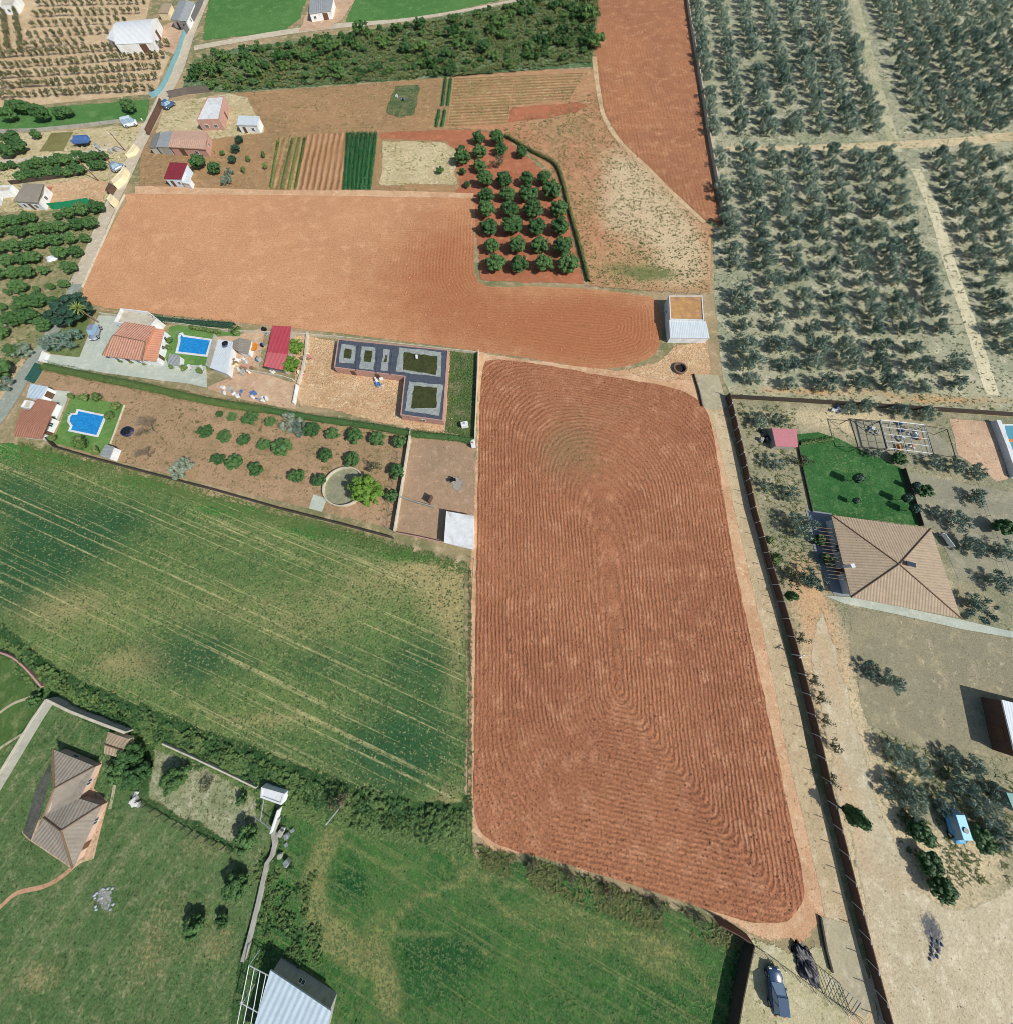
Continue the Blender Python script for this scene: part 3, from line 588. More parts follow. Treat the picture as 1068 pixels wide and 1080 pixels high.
def crown_mesh(name, seed, R, z0, z1, nb=9, n=420, leaf=0.42, core=0.78, spread=0.62, mat=None, br=(0.42, 0.62), up=0.35, asp=.7):
    """crown of leaf clusters: several uneven lobes in an ellipsoid, many small leaf faces over and through them"""
    rng = np.random.default_rng(seed); hz = (z1 - z0) / 2; cz = (z0 + z1) / 2
    C = [np.array([0, 0, cz])]; Rr = [0.74 * min(R, hz * 1.3)]
    for i in range(nb):
        d = sphere_dirs(rng, 1)[0]; k = spread * rng.uniform(0.75, 1.1)
        C.append(np.array([d[0] * R * k, d[1] * R * k, cz + d[2] * hz * k])); Rr.append(rng.uniform(*br) * min(R, hz * 1.4))
    Vs, Fs4, off = [], [], 0
    w = np.array([r * r for r in Rr]); w /= w.sum()
    idx = rng.choice(len(C), n, p=w); d = sphere_dirs(rng, n); d[:, 2] = np.where(rng.random(n) < up, np.abs(d[:, 2]), d[:, 2])
    ctr = np.array(C)[idx]; rad = np.array(Rr)[idx] * rng.uniform(0.72, 1.12, n)
    pos = ctr + d * rad[:, None] * np.array([1, 1, min(1.0, hz / R * 1.15)])
    pos[:, 2] = np.maximum(pos[:, 2], 0.12)
    nr = d + rng.normal(size=(n, 3)) * 0.55; nr /= np.linalg.norm(nr, axis=1)[:, None]
    V, Fq = quads(pos, nr, leaf * rng.uniform(0.6, 1.5, n), rng, asp, None if asp > .5 else d + np.array([0, 0, .6]))
    Vs.append(V); F = [Fq]; off = len(V)
    T3 = []
    if core:
        iv, if_ = ico(2)
        for cc, r in zip(C, Rr):
            nz = np.array([mnoise.noise(Vector(x * 2.3 + cc)) for x in iv])
            v = cc + iv * (r * core * (1 + 0.45 * nz))[:, None] * np.array([1, 1, min(1.0, hz / R * 1.15)])
            v[:, 2] = np.maximum(v[:, 2], 0.1)
            Vs.append(v); T3.append(if_ + off); off += len(v)
    V = np.concatenate(Vs)
    faces = [tuple(q) for q in Fq] + [tuple(int(i) for i in t) for tt in T3 for t in tt]
    me = bpy.data.meshes.new(name); me.from_pydata(V.tolist(), [], [tuple(int(i) for i in f) for f in faces]); me.update()
    if mat: me.materials.append(mat)
    return me
def trunk_mesh(name, seed, h, r, limbs=4, spread=1.0, mat=None):
    rng = random.Random(seed); m = MB(); top = Vector((rng.uniform(-.15, .15), rng.uniform(-.15, .15), h * 0.45))
    m.tube((0, 0, -0.05), top, r, r * 0.7)
    for i in range(limbs):
        a = 2 * math.pi * (i + rng.random() * 0.6) / limbs; e = top + Vector((math.cos(a) * spread, math.sin(a) * spread, h * rng.uniform(0.35, 0.55)))
        md = top.lerp(e, 0.5) + Vector((0, 0, -0.08)); m.tube(top, md, r * 0.55, r * 0.4); m.tube(md, e, r * 0.4, r * 0.14)
    me = bpy.data.meshes.new(name); m.bm.normal_update(); m.bm.to_mesh(me); m.bm.free(); me.materials.append(mat or m_bark); return me
def branch_mesh(name, seed, h, r, mat):
    """leafless tree: forked limbs and twigs"""
    rng = random.Random(seed); m = MB()
    def grow(a, d, L, rr, lev):
        b = a + d * L; m.tube(a, b, rr, rr * 0.65, 5)
        if lev == 0: return
        for _ in range(rng.randint(3, 4)):
            nd = (d + Vector((rng.uniform(-1, 1), rng.uniform(-1, 1), rng.uniform(-.3, .5))) * 0.85).normalized()
            grow(a.lerp(b, rng.uniform(0.6, 1)), nd, L * rng.uniform(0.65, 0.9), rr * 0.66, lev - 1)
    grow(Vector((0, 0, 0)), Vector((0, 0, 1)), h * 0.30, r, 5)
    me = bpy.data.meshes.new(name); m.bm.normal_update(); m.bm.to_mesh(me); m.bm.free(); me.materials.append(mat); return me

KIND = {}
def kind(k, crowns, trunks): KIND[k] = (crowns, trunks)
rs = range
kind('citrus', [crown_mesh('citrus_crown', 10 + i, 2.4, 0.15, 2.5, 44, 1500, 0.24, core=.84, spread=.64, br=(.24, .36), mat=f_citrus) for i in rs(5)], [trunk_mesh('citrus_trunk', i, 1.5, 0.14, 4, 0.9) for i in rs(2)])
kind('small_citrus', [crown_mesh('small_crown', 30 + i, 1.85, 0.15, 1.9, 34, 1000, 0.21, core=0.82, spread=0.66, br=(0.22, 0.36), mat=f_citrus) for i in rs(5)], [trunk_mesh('small_trunk', i, 1.2, 0.10, 3, 0.6) for i in rs(2)])
kind('olive', [crown_mesh('olive_crown', 50 + i, 2.6, 0.35, 2.8, 20, 1100, 0.62, core=0.22, spread=0.88, br=(0.22, 0.42), asp=.20, mat=f_olive) for i in rs(7)], [trunk_mesh('olive_trunk', 5 + i, 2.1, 0.20, 5, 1.3, m_barkpale) for i in rs(3)])
kind('scrub', [crown_mesh('scrub_crown', 70 + i, 3.0, 0.1, 2.3, 14, 760, 0.42, core=0.62, spread=0.78, br=(.28, .5), mat=f_scrub) for i in rs(6)], [trunk_mesh('scrub_trunk', 15 + i, 1.9, 0.16, 4, 1.2) for i in rs(2)])
kind('dark', [crown_mesh('dark_crown', 90 + i, 3.2, 0.3, 3.3, 60, 3200, 0.26, core=0.84, spread=.70, br=(.18,.30), mat=f_dark) for i in rs(2)], [trunk_mesh('dark_trunk', 25, 2.5, 0.26, 5, 1.3)])
kind('bright', [crown_mesh('bright_crown', 95, 3.2, 0.3, 3.3, 60, 3200, 0.25, core=0.84, spread=.70, br=(.18,.30), mat=f_bright)], [trunk_mesh('bright_trunk', 27, 2.3, 0.22, 5, 1.2)])
kind('loose', [crown_mesh('loose_crown', 100 + i, 2.6, 0.3, 2.2, 18, 1100, 0.5, asp=.22, core=0.30, spread=0.85, br=(0.26, 0.42), mat=f_olive) for i in rs(3)], [trunk_mesh('loose_trunk', 35 + i, 2.0, 0.15, 6, 1.5, m_barkpale) for i in rs(2)])
kind('shrub', [crown_mesh('shrub_crown', 110 + i, 1.2, 0.05, 1.7, 7, 300, 0.24, core=0.7, mat=f_hedge) for i in rs(4)], [trunk_mesh('shrub_stem', 45, 0.9, 0.06, 4, 0.4)])
f_ditch = foliage('ditch_leaf', S(60, 94, 52), S(104, 126, 72), rnd=.6)
kind('ditch', [crown_mesh('ditch_crown', 130 + i, 1.5, 0.05, 1.15, 16, 420, 0.26, core=.55, spread=.9, br=(.24, .42), mat=f_ditch) for i in rs(5)], [trunk_mesh('ditch_stem', 49, .7, .05, 4, .4)])
kind('brown', [crown_mesh('brown_crown', 115, 2.0, 0.4, 2.4, 9, 360, 0.24, core=0.3, spread=0.85, br=(0.26, 0.42), mat=f_dry)], [trunk_mesh('brown_stem', 47, 2.0, 0.10, 6, 1.2, m_barkpale)])
rngT = random.Random(4)
def tree(k, loc, s=1.0, name='tree', label='', cat='tree', group=None, sz=None, crown='crown', trunk='trunk'):
    cr, tr = KIND[k]
    o = empty(name, (loc[0], loc[1], 0.02), rngT.uniform(0, 6.28), label, cat, group)
    szz = (sz or s) * rngT.uniform(0.92, 1.08); o.scale = (s * rngT.uniform(.94, 1.06), s * rngT.uniform(.94, 1.06), szz)
    link(crown, cr[rngT.randrange(len(cr))], None, o); link(trunk, tr[rngT.randrange(len(tr))], None, o)
    return o
def Pt(x, y, z=0.0): return P(x, y, z * 0.65)
def at(k, x, y, z=0.0): return Pt(*c(k, (x, y)), z)
def mscale(px, x, y):                       # metres across per picture pixel at a spot on the ground
    return (P(x + 1, y) - P(x, y)).length
ORD = ['first', 'second', 'third', 'fourth', 'fifth', 'sixth', 'seventh', 'eighth', 'ninth', 'tenth', 'eleventh', 'twelfth', 'thirteenth', 'fourteenth', 'fifteenth', 'sixteenth', 'seventeenth', 'eighteenth', 'nineteenth', 'twentieth',
       'twenty-first', 'twenty-second', 'twenty-third', 'twenty-fourth', 'twenty-fifth', 'twenty-sixth', 'twenty-seventh', 'twenty-eighth', 'twenty-ninth', 'thirtieth', 'thirty-first', 'thirty-second', 'thirty-third', 'thirty-fourth', 'thirty-fifth', 'thirty-sixth', 'thirty-seventh', 'thirty-eighth', 'thirty-ninth', 'fortieth']

def visible(p, m=14, z=2.5):
    x, y = IMG((p[0], p[1], z)); return -m < x < 1068 + m and -m < y < 1080 + m

# --- olive grove at the upper right
far = []; g_rows = {}
rO = random.Random(8)
for r in range(44):
    Y = 46.0 + r * 5.2
    if Y > 236: break
    k = 0
    for i in range(30):
        xb = 54.0 + i * 7.5; sl = -0.085 - min(0.10, (xb - 50) * 0.0016) if True else 0
        X = xb + (Y - 43) * (0.105 + min(0.075, max(0, xb - 50) * 0.0013))
        X += rO.uniform(-.5, .5); y = Y + (X - 51) * -0.02 + rO.uniform(-.6, .6)
        if Y > 130: y = Y + (X - 60) * 0.03
        p = Vector((X, y, 0)); ix, iy = IMG(p)
        if not visible(p): continue
        if abs(iy - np.interp(ix, [760, 940, 1068], [156, 153, 144])) < 4: continue
        tx = np.interp(iy, [178, 285, 417], [966, 1003, 1046]) if iy > 160 else np.interp(iy, [-20, 160], [895, 945])
        if abs(ix - tx) < 10: continue
        if rO.random() < 0.03: continue
        g_rows.setdefault(r, []).append(p)
olives = sorted([(r, j, p) for r, ps in g_rows.items() for j, p in enumerate(ps)], key=lambda t: t[2].y)
GO = 'olive trees of the large grove'
for n, (r, j, p) in enumerate(olives):
    if n < 296:
        tree('olive', p, rO.choice([.74, .84, .92, .98, 1.05, 1.14]) * rO.uniform(.95, 1.05), 'olive_tree', f'olive tree, {ORD[j]} from the left in the {ORD[r]} grove row above the brown wall', 'olive tree', GO)
    else: far.append(p)
if far:
    Vv, Ff, off = [], [], 0; cache = {}
    for p in far:
        vi = rO.randrange(7); me = KIND['olive'][0][vi]; a = rO.uniform(0, 6.28); s = rO.uniform(.76, 1.1); ca, sa = math.cos(a) * s, math.sin(a) * s
        if vi not in cache:
            co = np.empty(len(me.vertices) * 3, np.float32); me.vertices.foreach_get('co', co)
            cache[vi] = (co.reshape(-1, 3), np.array([(f.vertices[0], f.vertices[1], f.vertices[2], f.vertices[3]) for f in me.polygons if len(f.vertices) == 4]))
        co, fq = cache[vi]
        Vv.append(np.stack([co[:, 0] * ca - co[:, 1] * sa + p.x, co[:, 0] * sa + co[:, 1] * ca + p.y, co[:, 2] * s], 1)); Ff.append(fq + off); off += len(co)
    me = mesh_np('distant_olive_trees', np.concatenate(Vv), np.concatenate(Ff))
    tag(link('distant_olive_trees', me, f_olive), 'far rows of the olive grove along the top edge', 'olive trees', None, 'stuff')

# --- grey young orchard, top left: hedge-like rows of small dry trees
def dry_tree(seed):
    me = crown_mesh('dry_orchard_tree', seed, 1.15, 0.35, 2.0, 7, 150, 0.34, core=0.45, spread=0.85, br=(0.3, 0.45), mat=f_dry)
    bm = bmesh.new(); bm.from_mesh(me); mb = MB(); mb.bm.free(); mb.bm = bm; mb.tube((0, 0, -.05), (0.02, 0.02, 1.0), 0.07, 0.05, 5, 1); bm.to_mesh(me); bm.free()
    me.materials.append(m_barkpale); return me
dryM = [dry_tree(200 + i) for i in range(5)]
GD = 'small grey trees of the dry orchard'
rows = []
for i in range(5):
    t = i / 4; rows.append(((-3, 62 + 43 * t ** 0.95), (182 - 16 * t, 50 + 46 * t), f'{ORD[i]} row above the green strip' if False else None, 2.15 + .03 * i, 'lower'))
for i in range(6):
    t = i / 5; rows.append(((44 - 16 * t, -4 + 56 * t), (160 - 66 * t ** 2.2, -6 + 52 * t), None, 2.7, 'upper'))
for i in range(4):
    rows.append(((22 - 14 * i - 4, -2), (-2 + 12 * (3 - i) - 8, 56), None, 2.7, 'left'))
nd = 0
for ri, (a, b, _, sp, blk) in enumerate(rows):
    A, Bq = P(*a), P(*b); L = (Bq - A).length; n = int(L / sp)
    idx = ri if blk == 'lower' else (ri - 5 if blk == 'upper' else ri - 11)
    for k in range(n):
        q = A.lerp(Bq, (k + .5) / n) + Vector((rO.uniform(-.12, .12), rO.uniform(-.12, .12), 0)); ix, iy = IMG(q)
        if ix < -6 or iy < -6 or nd >= 298: continue
        o = link('dry_orchard_tree', dryM[rO.randrange(5)], None, None, (q.x, q.y, 0.02)); o.rotation_euler = (0, 0, rO.uniform(0, 6.28)); s = rO.uniform(.74, .94); o.scale = (s, s, s)
        lab = f'small dry grey tree in the {ORD[idx]} row from the top of the {blk} orchard block' if blk != 'left' else 'small dry grey tree in the slanting rows at the top left corner'
        tag(o, lab, 'tree', GD + (f', {blk} block row {ORD[idx]}' if blk != 'left' else ', slanting rows')); nd += 1

# --- citrus orchard by the village road
cit = [(10,215,8),(70,215,8),(125,200,8),(95,258,8),(148,250,8),(207,245,8),(262,238,8),(325,228,8.5),(388,222,8.5),(290,178,8),(350,165,8.5),(412,158,8.5),(12,325,8.5),(65,318,8),(120,312,8),(178,302,8.5),(238,292,8.5),(298,285,7.5),(357,282,6),
       (35,380,8.5),(92,370,8),(148,365,8.5),(262,348,8.5),(325,340,7.5),(5,435,8.5),(58,430,8.5),(120,428,9),(182,415,6.5),(295,408,8.5),(85,490,9.5),(150,492,3.5),(208,480,4.5),(265,470,6),(30,505,3.5),(110,550,10.5),(170,545,10),(222,545,7),(60,573,3.5),(5,565,5),
       (65,625,10),(135,612,11),(190,645,9.5),(10,675,9),(60,752,9),(215,615,7),(25,840,14),(-10,260,8),(240,187,5),(40,250,4)]
for n, (x, y, r) in enumerate(cit):
    px = c('E', (x, y)); p = Pt(*px, 1.3); s = r * mscale(None, *px) / 2.25
    big = 'large' if r > 9 else ('small' if r < 6.6 else 'round')
    row = 1 + int((y - 150) / 62)
    tree('citrus', p, s, 'citrus_tree', f'{big} citrus tree in the orchard left of the road, {ORD[row - 1]} row from the top', 'citrus tree', f'citrus trees left of the road, {big}, band {ORD[row - 1]}', sz=max(s, .6))
tree('loose', at('F', 130, 375, 1.5), 0.9, 'olive_tree', 'pale grey olive tree at the foot of the village citrus orchard', 'olive tree')
tree('loose', at('F', 15, 575, 1.2), 0.9, 'olive_tree', 'grey bare-looking tree beside the lane at the left edge', 'olive tree')
for x, y, r, w in [(75,455,9,'leftmost'),(110,458,8,'second from the left'),(48,490,9,'lowest on the left'),(185,490,10,'lowest'),(255,478,7,'left of a close pair'),(290,473,7,'right of a close pair'),(545,452,9,'tall one near the road'),(140,462,7,'middle one')]:
    px = c('A', (x, y)); tree('citrus', Pt(*px, 1.3), r * mscale(None, *px) / 2.3, 'broadleaf_tree', f'dark green tree on the green strip below the dry orchard, {w}', 'tree', 'trees on the green strip')
for x, y, r, w in [(60,590,10,'upper'),(92,620,9,'right'),(40,640,9,'lower'),(150,560,6,'small outlying')]:
    px = c('A', (x, y)); tree('citrus', Pt(*px, 1.3), r * mscale(None, *px) / 2.3, 'broadleaf_tree', f'dense green tree in the clump at the left edge above the track, {w} one', 'tree', 'clump of trees at the left edge')
for rr, (x0, y0, dx, dy, n, rad) in enumerate([(95,735,31,-3.5,9,6.5),(110,695,33,-5,8,6.5),(255,665,36,-3,6,6),(10,690,40,0,2,5),(395,690,36,4,2,6)]):
    for i in range(n):
        px = c('A', (x0 + dx * i + rO.uniform(-5, 5), y0 + dy * i + rO.uniform(-5, 5)))
        tree('citrus', Pt(*px, 1.2), rad * mscale(None, *px) / 2.2, 'citrus_tree', f'close-set tree behind the white house, {ORD[i]} from left, {["bottom","middle","top","far left","roadside"][rr]} row', 'citrus tree', 'citrus block behind the white house')

# --- scrub woodland band
wood = [P(*q) for q in [(200,80),(208,62),(250,52),(330,42),(420,28),(480,17),(560,2),(632,-14),(622,42),(624,64),(560,70),(480,78),(340,90),(245,95),(205,92)]]
rW = random.Random(21); pts = []
xs = [q.x for q in wood]; ys = [q.y for q in wood]; tries = 0
while len(pts) < 230 and tries < 20000:
    tries += 1; q = Vector((rW.uniform(min(xs), max(xs)), rW.uniform(min(ys), max(ys)), 0))
    if not inside(wood, np.array([q.x]), np.array([q.y]))[0]: continue
    s = rW.choice([.4, .45, .55, .6, .75, .85, 1.0, 1.2])
    if all((q - o).length > 1.75 * (s + t) for o, t in pts): pts.append((q, s))
for q, s in pts:
    big = 'tall' if s > .95 else ('low' if s < .6 else 'mid-sized')
    ix = IMG(q)[0]; third = 'left' if ix < 340 else ('middle' if ix < 480 else 'right')
    tree('scrub' if rW.random() < .8 else 'citrus', q, s * (1.0 if s < 2 else 1), 'scrub_tree', f'{big} wild green tree in the {third} third of the scrub woodland', 'tree', f'{big} trees of the scrub woodland, {third}', sz=s * rW.uniform(.7, 1.0))
tree('scrub', P(628, 42, 2), 1.35, 'scrub_tree', 'dark tree bulging over the ploughed strip at the right end of the woodland', 'tree')
tree('scrub', P(622, 12, 2), 1.4, 'scrub_tree', 'large tree in the top right corner of the woodland beside the ploughed strip', 'tree')

# --- square orchard on red soil
orch = [[(125,95,8.5),(195,100,8.5)],[(130,148,8.5),(210,138,8.5),(285,147,8)],[(65,172,9.5),(130,200,8.5)],[(150,258,10),(220,257,9.5),(305,255,9),(368,250,9)],[(155,318,9.5),(232,313,9),(312,313,10.5),(400,305,11)],
        [(155,375,10),(245,372,11.5),(330,374,11.5),(425,371,12)],[(165,439,10.5),(252,438,11.5),(340,438,11.5),(430,439,11.5)],[(178,508,10),(268,508,10.5),(355,506,10.5),(440,515,11.5)],[(188,575,11.5),(278,578,11.5),(368,578,11.5),(460,582,12.5)]]
NR = ['top', 'second', 'third', 'fourth', 'fifth', 'sixth', 'seventh', 'eighth', 'bottom']
for r, row in enumerate(orch):
    for j, (x, y, rad) in enumerate(row):
        px = c('J', (x, y)); p = Pt(*px, 1.6)
        tree('citrus', p, rad * rO.uniform(.88, 1.06) * mscale(None, *px) / 2.12, 'orchard_tree', f'round orchard tree on red soil, {ORD[j]} from the left in the {NR[r]} row', 'orchard tree', 'trees of the square red-soil orchard')
for x, y, w in [(60,130,'uppermost of the three'),(66,220,'middle of the three'),(82,270,'lowest of the three')]:
    px = c('J', (x, y)); tree('small_citrus', Pt(*px, 1), .7, 'orchard_tree', f'small young tree at the left edge of the red-soil orchard, {w}', 'orchard tree')
tree('small_citrus', P(464, 179, .8), .8, 'orchard_tree', 'small bright green tree alone on the straw-coloured plot', 'tree')
tree('brown', at('J', 205, 195, 1), 1.2, 'withered_tree', 'withered brown tree with no leaves in the red-soil orchard', 'withered tree')

# --- vegetable ground trees
for x, y, r, k, lab in [(210,585,5,'dark','topmost of the dark column of trees'),(195,625,5.5,'dark','second in the dark column of trees'),(182,668,5,'dark','third in the dark column of trees'),(165,718,5,'loose','fourth in the dark column of trees'),(158,757,6,'loose','lowest in the dark column of trees'),
                        (110,710,8,'citrus','largest tree right of the maroon-roofed cabin'),(135,635,3.5,'citrus','small round tree below the orange barn'),(45,690,10,'citrus','tree touching the right side of the maroon-roofed cabin'),(-48,700,6,'citrus','tree by the road below the orange barn'),(-30,745,4,'citrus','bush left of the maroon-roofed cabin')]:
    px = c('B', (x, y)); s = r * mscale(None, *px) / (3.0 if k == 'dark' else 2.4)
    tree(k, Pt(*px, 1.0), s, 'garden_tree', f'{lab}, on brown soil', 'tree')
for x, y, w in [(248,670,'left'),(230,717,'lower'),(312,652,'right'),(322,700,'small right')]:
    px = c('B', (x, y)); tree('shrub', Pt(*px, .3), .7, 'bush', f'low bush on the bare brown vegetable ground, {w} one', 'bush', 'low bushes on the vegetable ground')

# --- walled garden orchard
gl = [('top', [(348,125,4),(397,137,5),(468,145,7.5),(538,155,5.5),(690,187,8.5),(768,203,7),(847,212,9),(930,222,8.5),(1010,230,7.5)]), ('second', [(305,192,7.5),(375,210,7),(443,222,6.5),(515,238,6.5),(588,255,10),(740,280,7.5),(835,297,8.5),(998,340,8.5)]), ('lower', [(350,292,7),(413,307,8.5),(487,330,7.5),(638,355,8),(715,368,7),(980,425,7.5)])]
for w, L in gl:
    for j, (x, y, r) in enumerate(L):
        px = c('I', (x, y)); tree('small_citrus', Pt(*px, 1.0), r * mscale(None, *px) / 1.4, 'garden_tree', f'small tree in the brown garden, {ORD[j]} from the left in the {w} row', 'fruit tree', 'small fruit trees of the brown garden')
px = c('I', (612, 160)); tree('loose', Pt(*px, 1.3), 1.0, 'olive_tree', 'wide grey olive tree below the clipped hedge in the brown garden', 'olive tree'); tree('loose', P(px[0] + 9, px[1] + 6, 1), .75, 'olive_tree', 'smaller grey olive tree hugging the wide one below the hedge', 'olive tree')
px = c('I', (915, 320)); tree('brown', Pt(*px, .8), .9, 'withered_tree', 'dry brownish bush above the round pond wall', 'bush')
px = c('I', (222, 330)); tree('loose', Pt(*px, 1.2), .95, 'olive_tree', 'loose-leaved olive tree by the dark boundary of the wheat field', 'olive tree')
px = c('I', (890, 408)); tree('bright', Pt(*px, 2.0), 1.25, 'broadleaf_tree', 'big bright yellow-green tree leaning over the round pond wall', 'tree')
m_twig = plain('twig', S(126, 112, 92), 0.95, 0.25)
for x, y, s, w in [(115,190,1.0,'larger bare grey tree beside the trampoline'),(88,275,.75,'smaller bare grey tree below the larger one')]:
    px = c('I', (x, y)); q = Pt(*px, .8); o = empty('bare_tree', (q.x, q.y, 0.02), 0, w, 'bare tree'); o.scale = (s * 2.0, s * 2.0, s * 1.1); link('branches', branch_mesh('bare_tree', 5 + int(x), 3.0, 0.075, m_twig), None, o)

# --- villa trees
t = tree('dark', at('F', 408, 150, 2.0), 1.95, 'fig_tree', 'very large dark blue-green round tree behind the palm', 'tree', sz=1.0)
tree('loose', at('F', 370, 325, 1.4), 1.6, 'olive_tree', 'wide grey-green tree between the drive gate and the villa', 'olive tree', sz=.9)
tree('loose', at('F', 280, 330, 1.2), .8, 'olive_tree', 'small grey tree at the drive gate', 'olive tree')
def palm(loc, h, R, lab):
    o = empty('palm_tree', (loc.x, loc.y, 0.02), 0, lab, 'palm'); m = MB()
    for i in range(8): m.tube((0, 0, h * i / 8), (0, 0, h * (i + 1) / 8), 0.20 if i % 2 else 0.23, 0.17, 8)
    m.build('trunk', m_bark, o); m = MB(); rg = random.Random(3)
    for k in range(34):
        a = 2.39996 * k; el = 1.2 - 1.5 * k / 34; prev = Vector((0, 0, h)); side = Vector((-math.sin(a), math.cos(a), 0))
        d = Vector((math.cos(a) * math.cos(el), math.sin(a) * math.cos(el), math.sin(el))); wd = 0.16; seg = 5
        for j in range(seg):
            d = (d + Vector((0, 0, -0.16))).normalized(); nx = prev + d * R / seg; w0 = wd * (1 - j / seg) + .04; w1 = wd * (1 - (j + 1) / seg) + .03
            m.face([prev - side * w0 + Vector((0, 0, -.1)), prev, nx, nx - side * w1 + Vector((0, 0, -.1))]); m.face([prev, prev + side * w0 + Vector((0, 0, -.1)), nx + side * w1 + Vector((0, 0, -.1)), nx]); prev = nx
    m.build('fronds', f_palm, o)
palm(P(104.5, 340), 3.6, 1.5, 'yellowish palm tree standing in front of the large dark round tree')
for x, y, r, w in [(985,240,9,'upper'),(968,320,9.5,'lower')]:
    px = c('G', (x, y)); tree('bright', Pt(*px, 1.2), r * mscale(None, *px) / 2.4, 'garden_tree', f'bright green leafy tree on the right of the red-roofed shed, {w} one', 'tree', sz=.6)

# --- clipped hedge and low hedges
def hedge(name, pts, w, h, lab, mat=f_hedge, dens=42, leaf=.19, seed=1):
    rng = np.random.default_rng(seed); L = catmull([P(*q) for q in pts], False, 4); V, F, off = [], [], 0
    cum = 0.0
    for i in range(len(L) - 1):
        a, b = L[i], L[i + 1]; ln = (b - a).length; d = (b - a).normalized(); nr = Vector((-d.y, d.x, 0)); n = max(3, int(ln * dens * 1.5))
        t = rng.random(n); s = rng.uniform(-1, 1, n); hh = rng.random(n)
        top = rng.random(n) < .6; z = np.where(top, h * rng.uniform(.9, 1.12, n), h * hh); s = np.where(top, s, np.sign(s)) * (w / 2) * rng.uniform(.85, 1.15, n)
        wob = 1 + .10 * np.sin((t * ln + cum) * 1.1) + .08 * np.sin((t * ln + cum) * 2.7); cum += ln
        pos = np.stack([a.x + d.x * t * ln + nr.x * s * wob, a.y + d.y * t * ln + nr.y * s * wob, np.maximum(z * wob, .08)], 1)
        nn = np.stack([nr.x * s, nr.y * s, np.where(top, 1.2, .25)], 1) + rng.normal(size=(n, 3)) * .45; nn /= np.linalg.norm(nn, axis=1)[:, None]
        v, f = quads(pos, nn, leaf * rng.uniform(.7, 1.5, n), rng); V.append(v); F.append(f + off); off += len(v)
        k = [a + nr * w * .36, a - nr * w * .36, b - nr * w * .36, b + nr * w * .36]
        v = np.array([(q.x, q.y, zz) for zz in (0.02, h * .70) for q in k]); V.append(v); F.append(np.array([(4, 5, 6, 7), (0, 4, 7, 3), (1, 2, 6, 5)]) + off); off += 8
    return tag(link(name, mesh_np(name, np.concatenate(V), np.concatenate(F)), mat), lab, 'hedge')
hedge('clipped_hedge', [(48,387),(100,398),(160,410),(218,423),(280,433)], 2.2, .8, 'long clipped green hedge between the concrete drive and the brown garden')
hedge('boundary_hedge', [(280,433),(330,442),(400,452),(437,459),(480,463),(499,467)], 1.5, 1.3, 'ragged dark green hedge below the sandy lot and flat-roofed building', f_citrus, seed=2)
hedge('back_hedge', [c('Y',(-20,55)),c('Y',(100,70)),c('Y',(300,85)),c('Y',(530,100))], 1.3, 1.2, 'dark clipped hedge behind the rectangular villa pool', f_dark, seed=3)
hedge('corner_hedge', [c('Y',(520,160)),c('Y',(570,115))], 1.6, 1.0, 'short green hedge at the corner of the pool lawn', seed=4)
hedge('orchard_hedge', [c('J',(225,88)),c('J',(330,150)),c('J',(410,195)),c('J',(440,260)),c('J',(465,360)),c('J',(490,450)),c('J',(520,560)),c('J',(540,640))], 0.9, 0.8, 'thin green hedge curving along the right side of the red-soil orchard', f_weed, seed=5)
hedge('garden_hedge', [c('L',(200,225)),c('L',(330,205)),], 0.8, .6, 'low hedge along the top of the watered lawn', seed=6)

# --- leafy crop rows
def crop_row(a, b, w, h, lab, seed, mat=f_crop):
    rng = np.random.default_rng(seed); A, Bq = P(*a), P(*b); n = int((Bq - A).length * 26); t = rng.random(n); d = (Bq - A).normalized()
    dirs = sphere_dirs(rng, n); dirs[:, 2] = np.abs(dirs[:, 2]); bead = .75 + .3 * np.abs(np.sin(t * (Bq - A).length * 2.2))
    pos = np.stack([A.x + (Bq.x - A.x) * t + dirs[:, 0] * w / 2 * bead, A.y + (Bq.y - A.y) * t + dirs[:, 1] * w / 2 * bead, dirs[:, 2] * h * bead + .05], 1)
    nr = dirs + rng.normal(size=(n, 3)) * .4; nr /= np.linalg.norm(nr, axis=1)[:, None]
    v, f = quads(pos, nr, .34 * rng.uniform(.7, 1.4, n), rng)
    nr2 = Vector((-d.y, d.x, 0)) * w * .3; k = [A + nr2, A - nr2, Bq - nr2, Bq + nr2]; kv = np.array([(q.x, q.y, zz) for zz in (.02, .22) for q in k])
    f = np.concatenate([f, np.array([(4, 5, 6, 7), (0, 4, 7, 3), (1, 2, 6, 5), (0, 1, 5, 4), (3, 7, 6, 2)]) + len(v)]); v = np.concatenate([v, kv])
    return tag(link('crop_row', mesh_np('crop_row', v, f), mat), lab, 'crop row', 'rows of leafy green crop')
for i in range(7):
    t = (i + .5) / 7; crop_row((366 + 33 * t, 141), (362 + 30 * t, 200), 1.5, .7, f'row of leafy green crop in the dense block, {ORD[i]} from the left', 60 + i)
for i in range(2):
    t = (i + .5) / 2; crop_row((467.5 + 11 * t, 84), (464 + 11 * t, 112), 1.2, .6, f'short leafy crop row in the upper strip, {["left","right"][i]} one', 70 + i)
    crop_row((460.5 + 12 * t, 117), (457.5 + 12 * t, 134), 1.2, .6, f'short leafy crop row in the lower strip, {["left","right"][i]} one', 74 + i)
for i, (a, b, s) in enumerate([((294,149),(286,198),'leftmost'),((309,147),(297,199),'middle'),((316,146),(305,199),'inner right'),((322,146),(312,199),'rightmost')]):
    crop_row(a, b, .8, .4, f'thin straggling green vegetable row beside the furrows, {s} one', 80 + i, f_hedge)

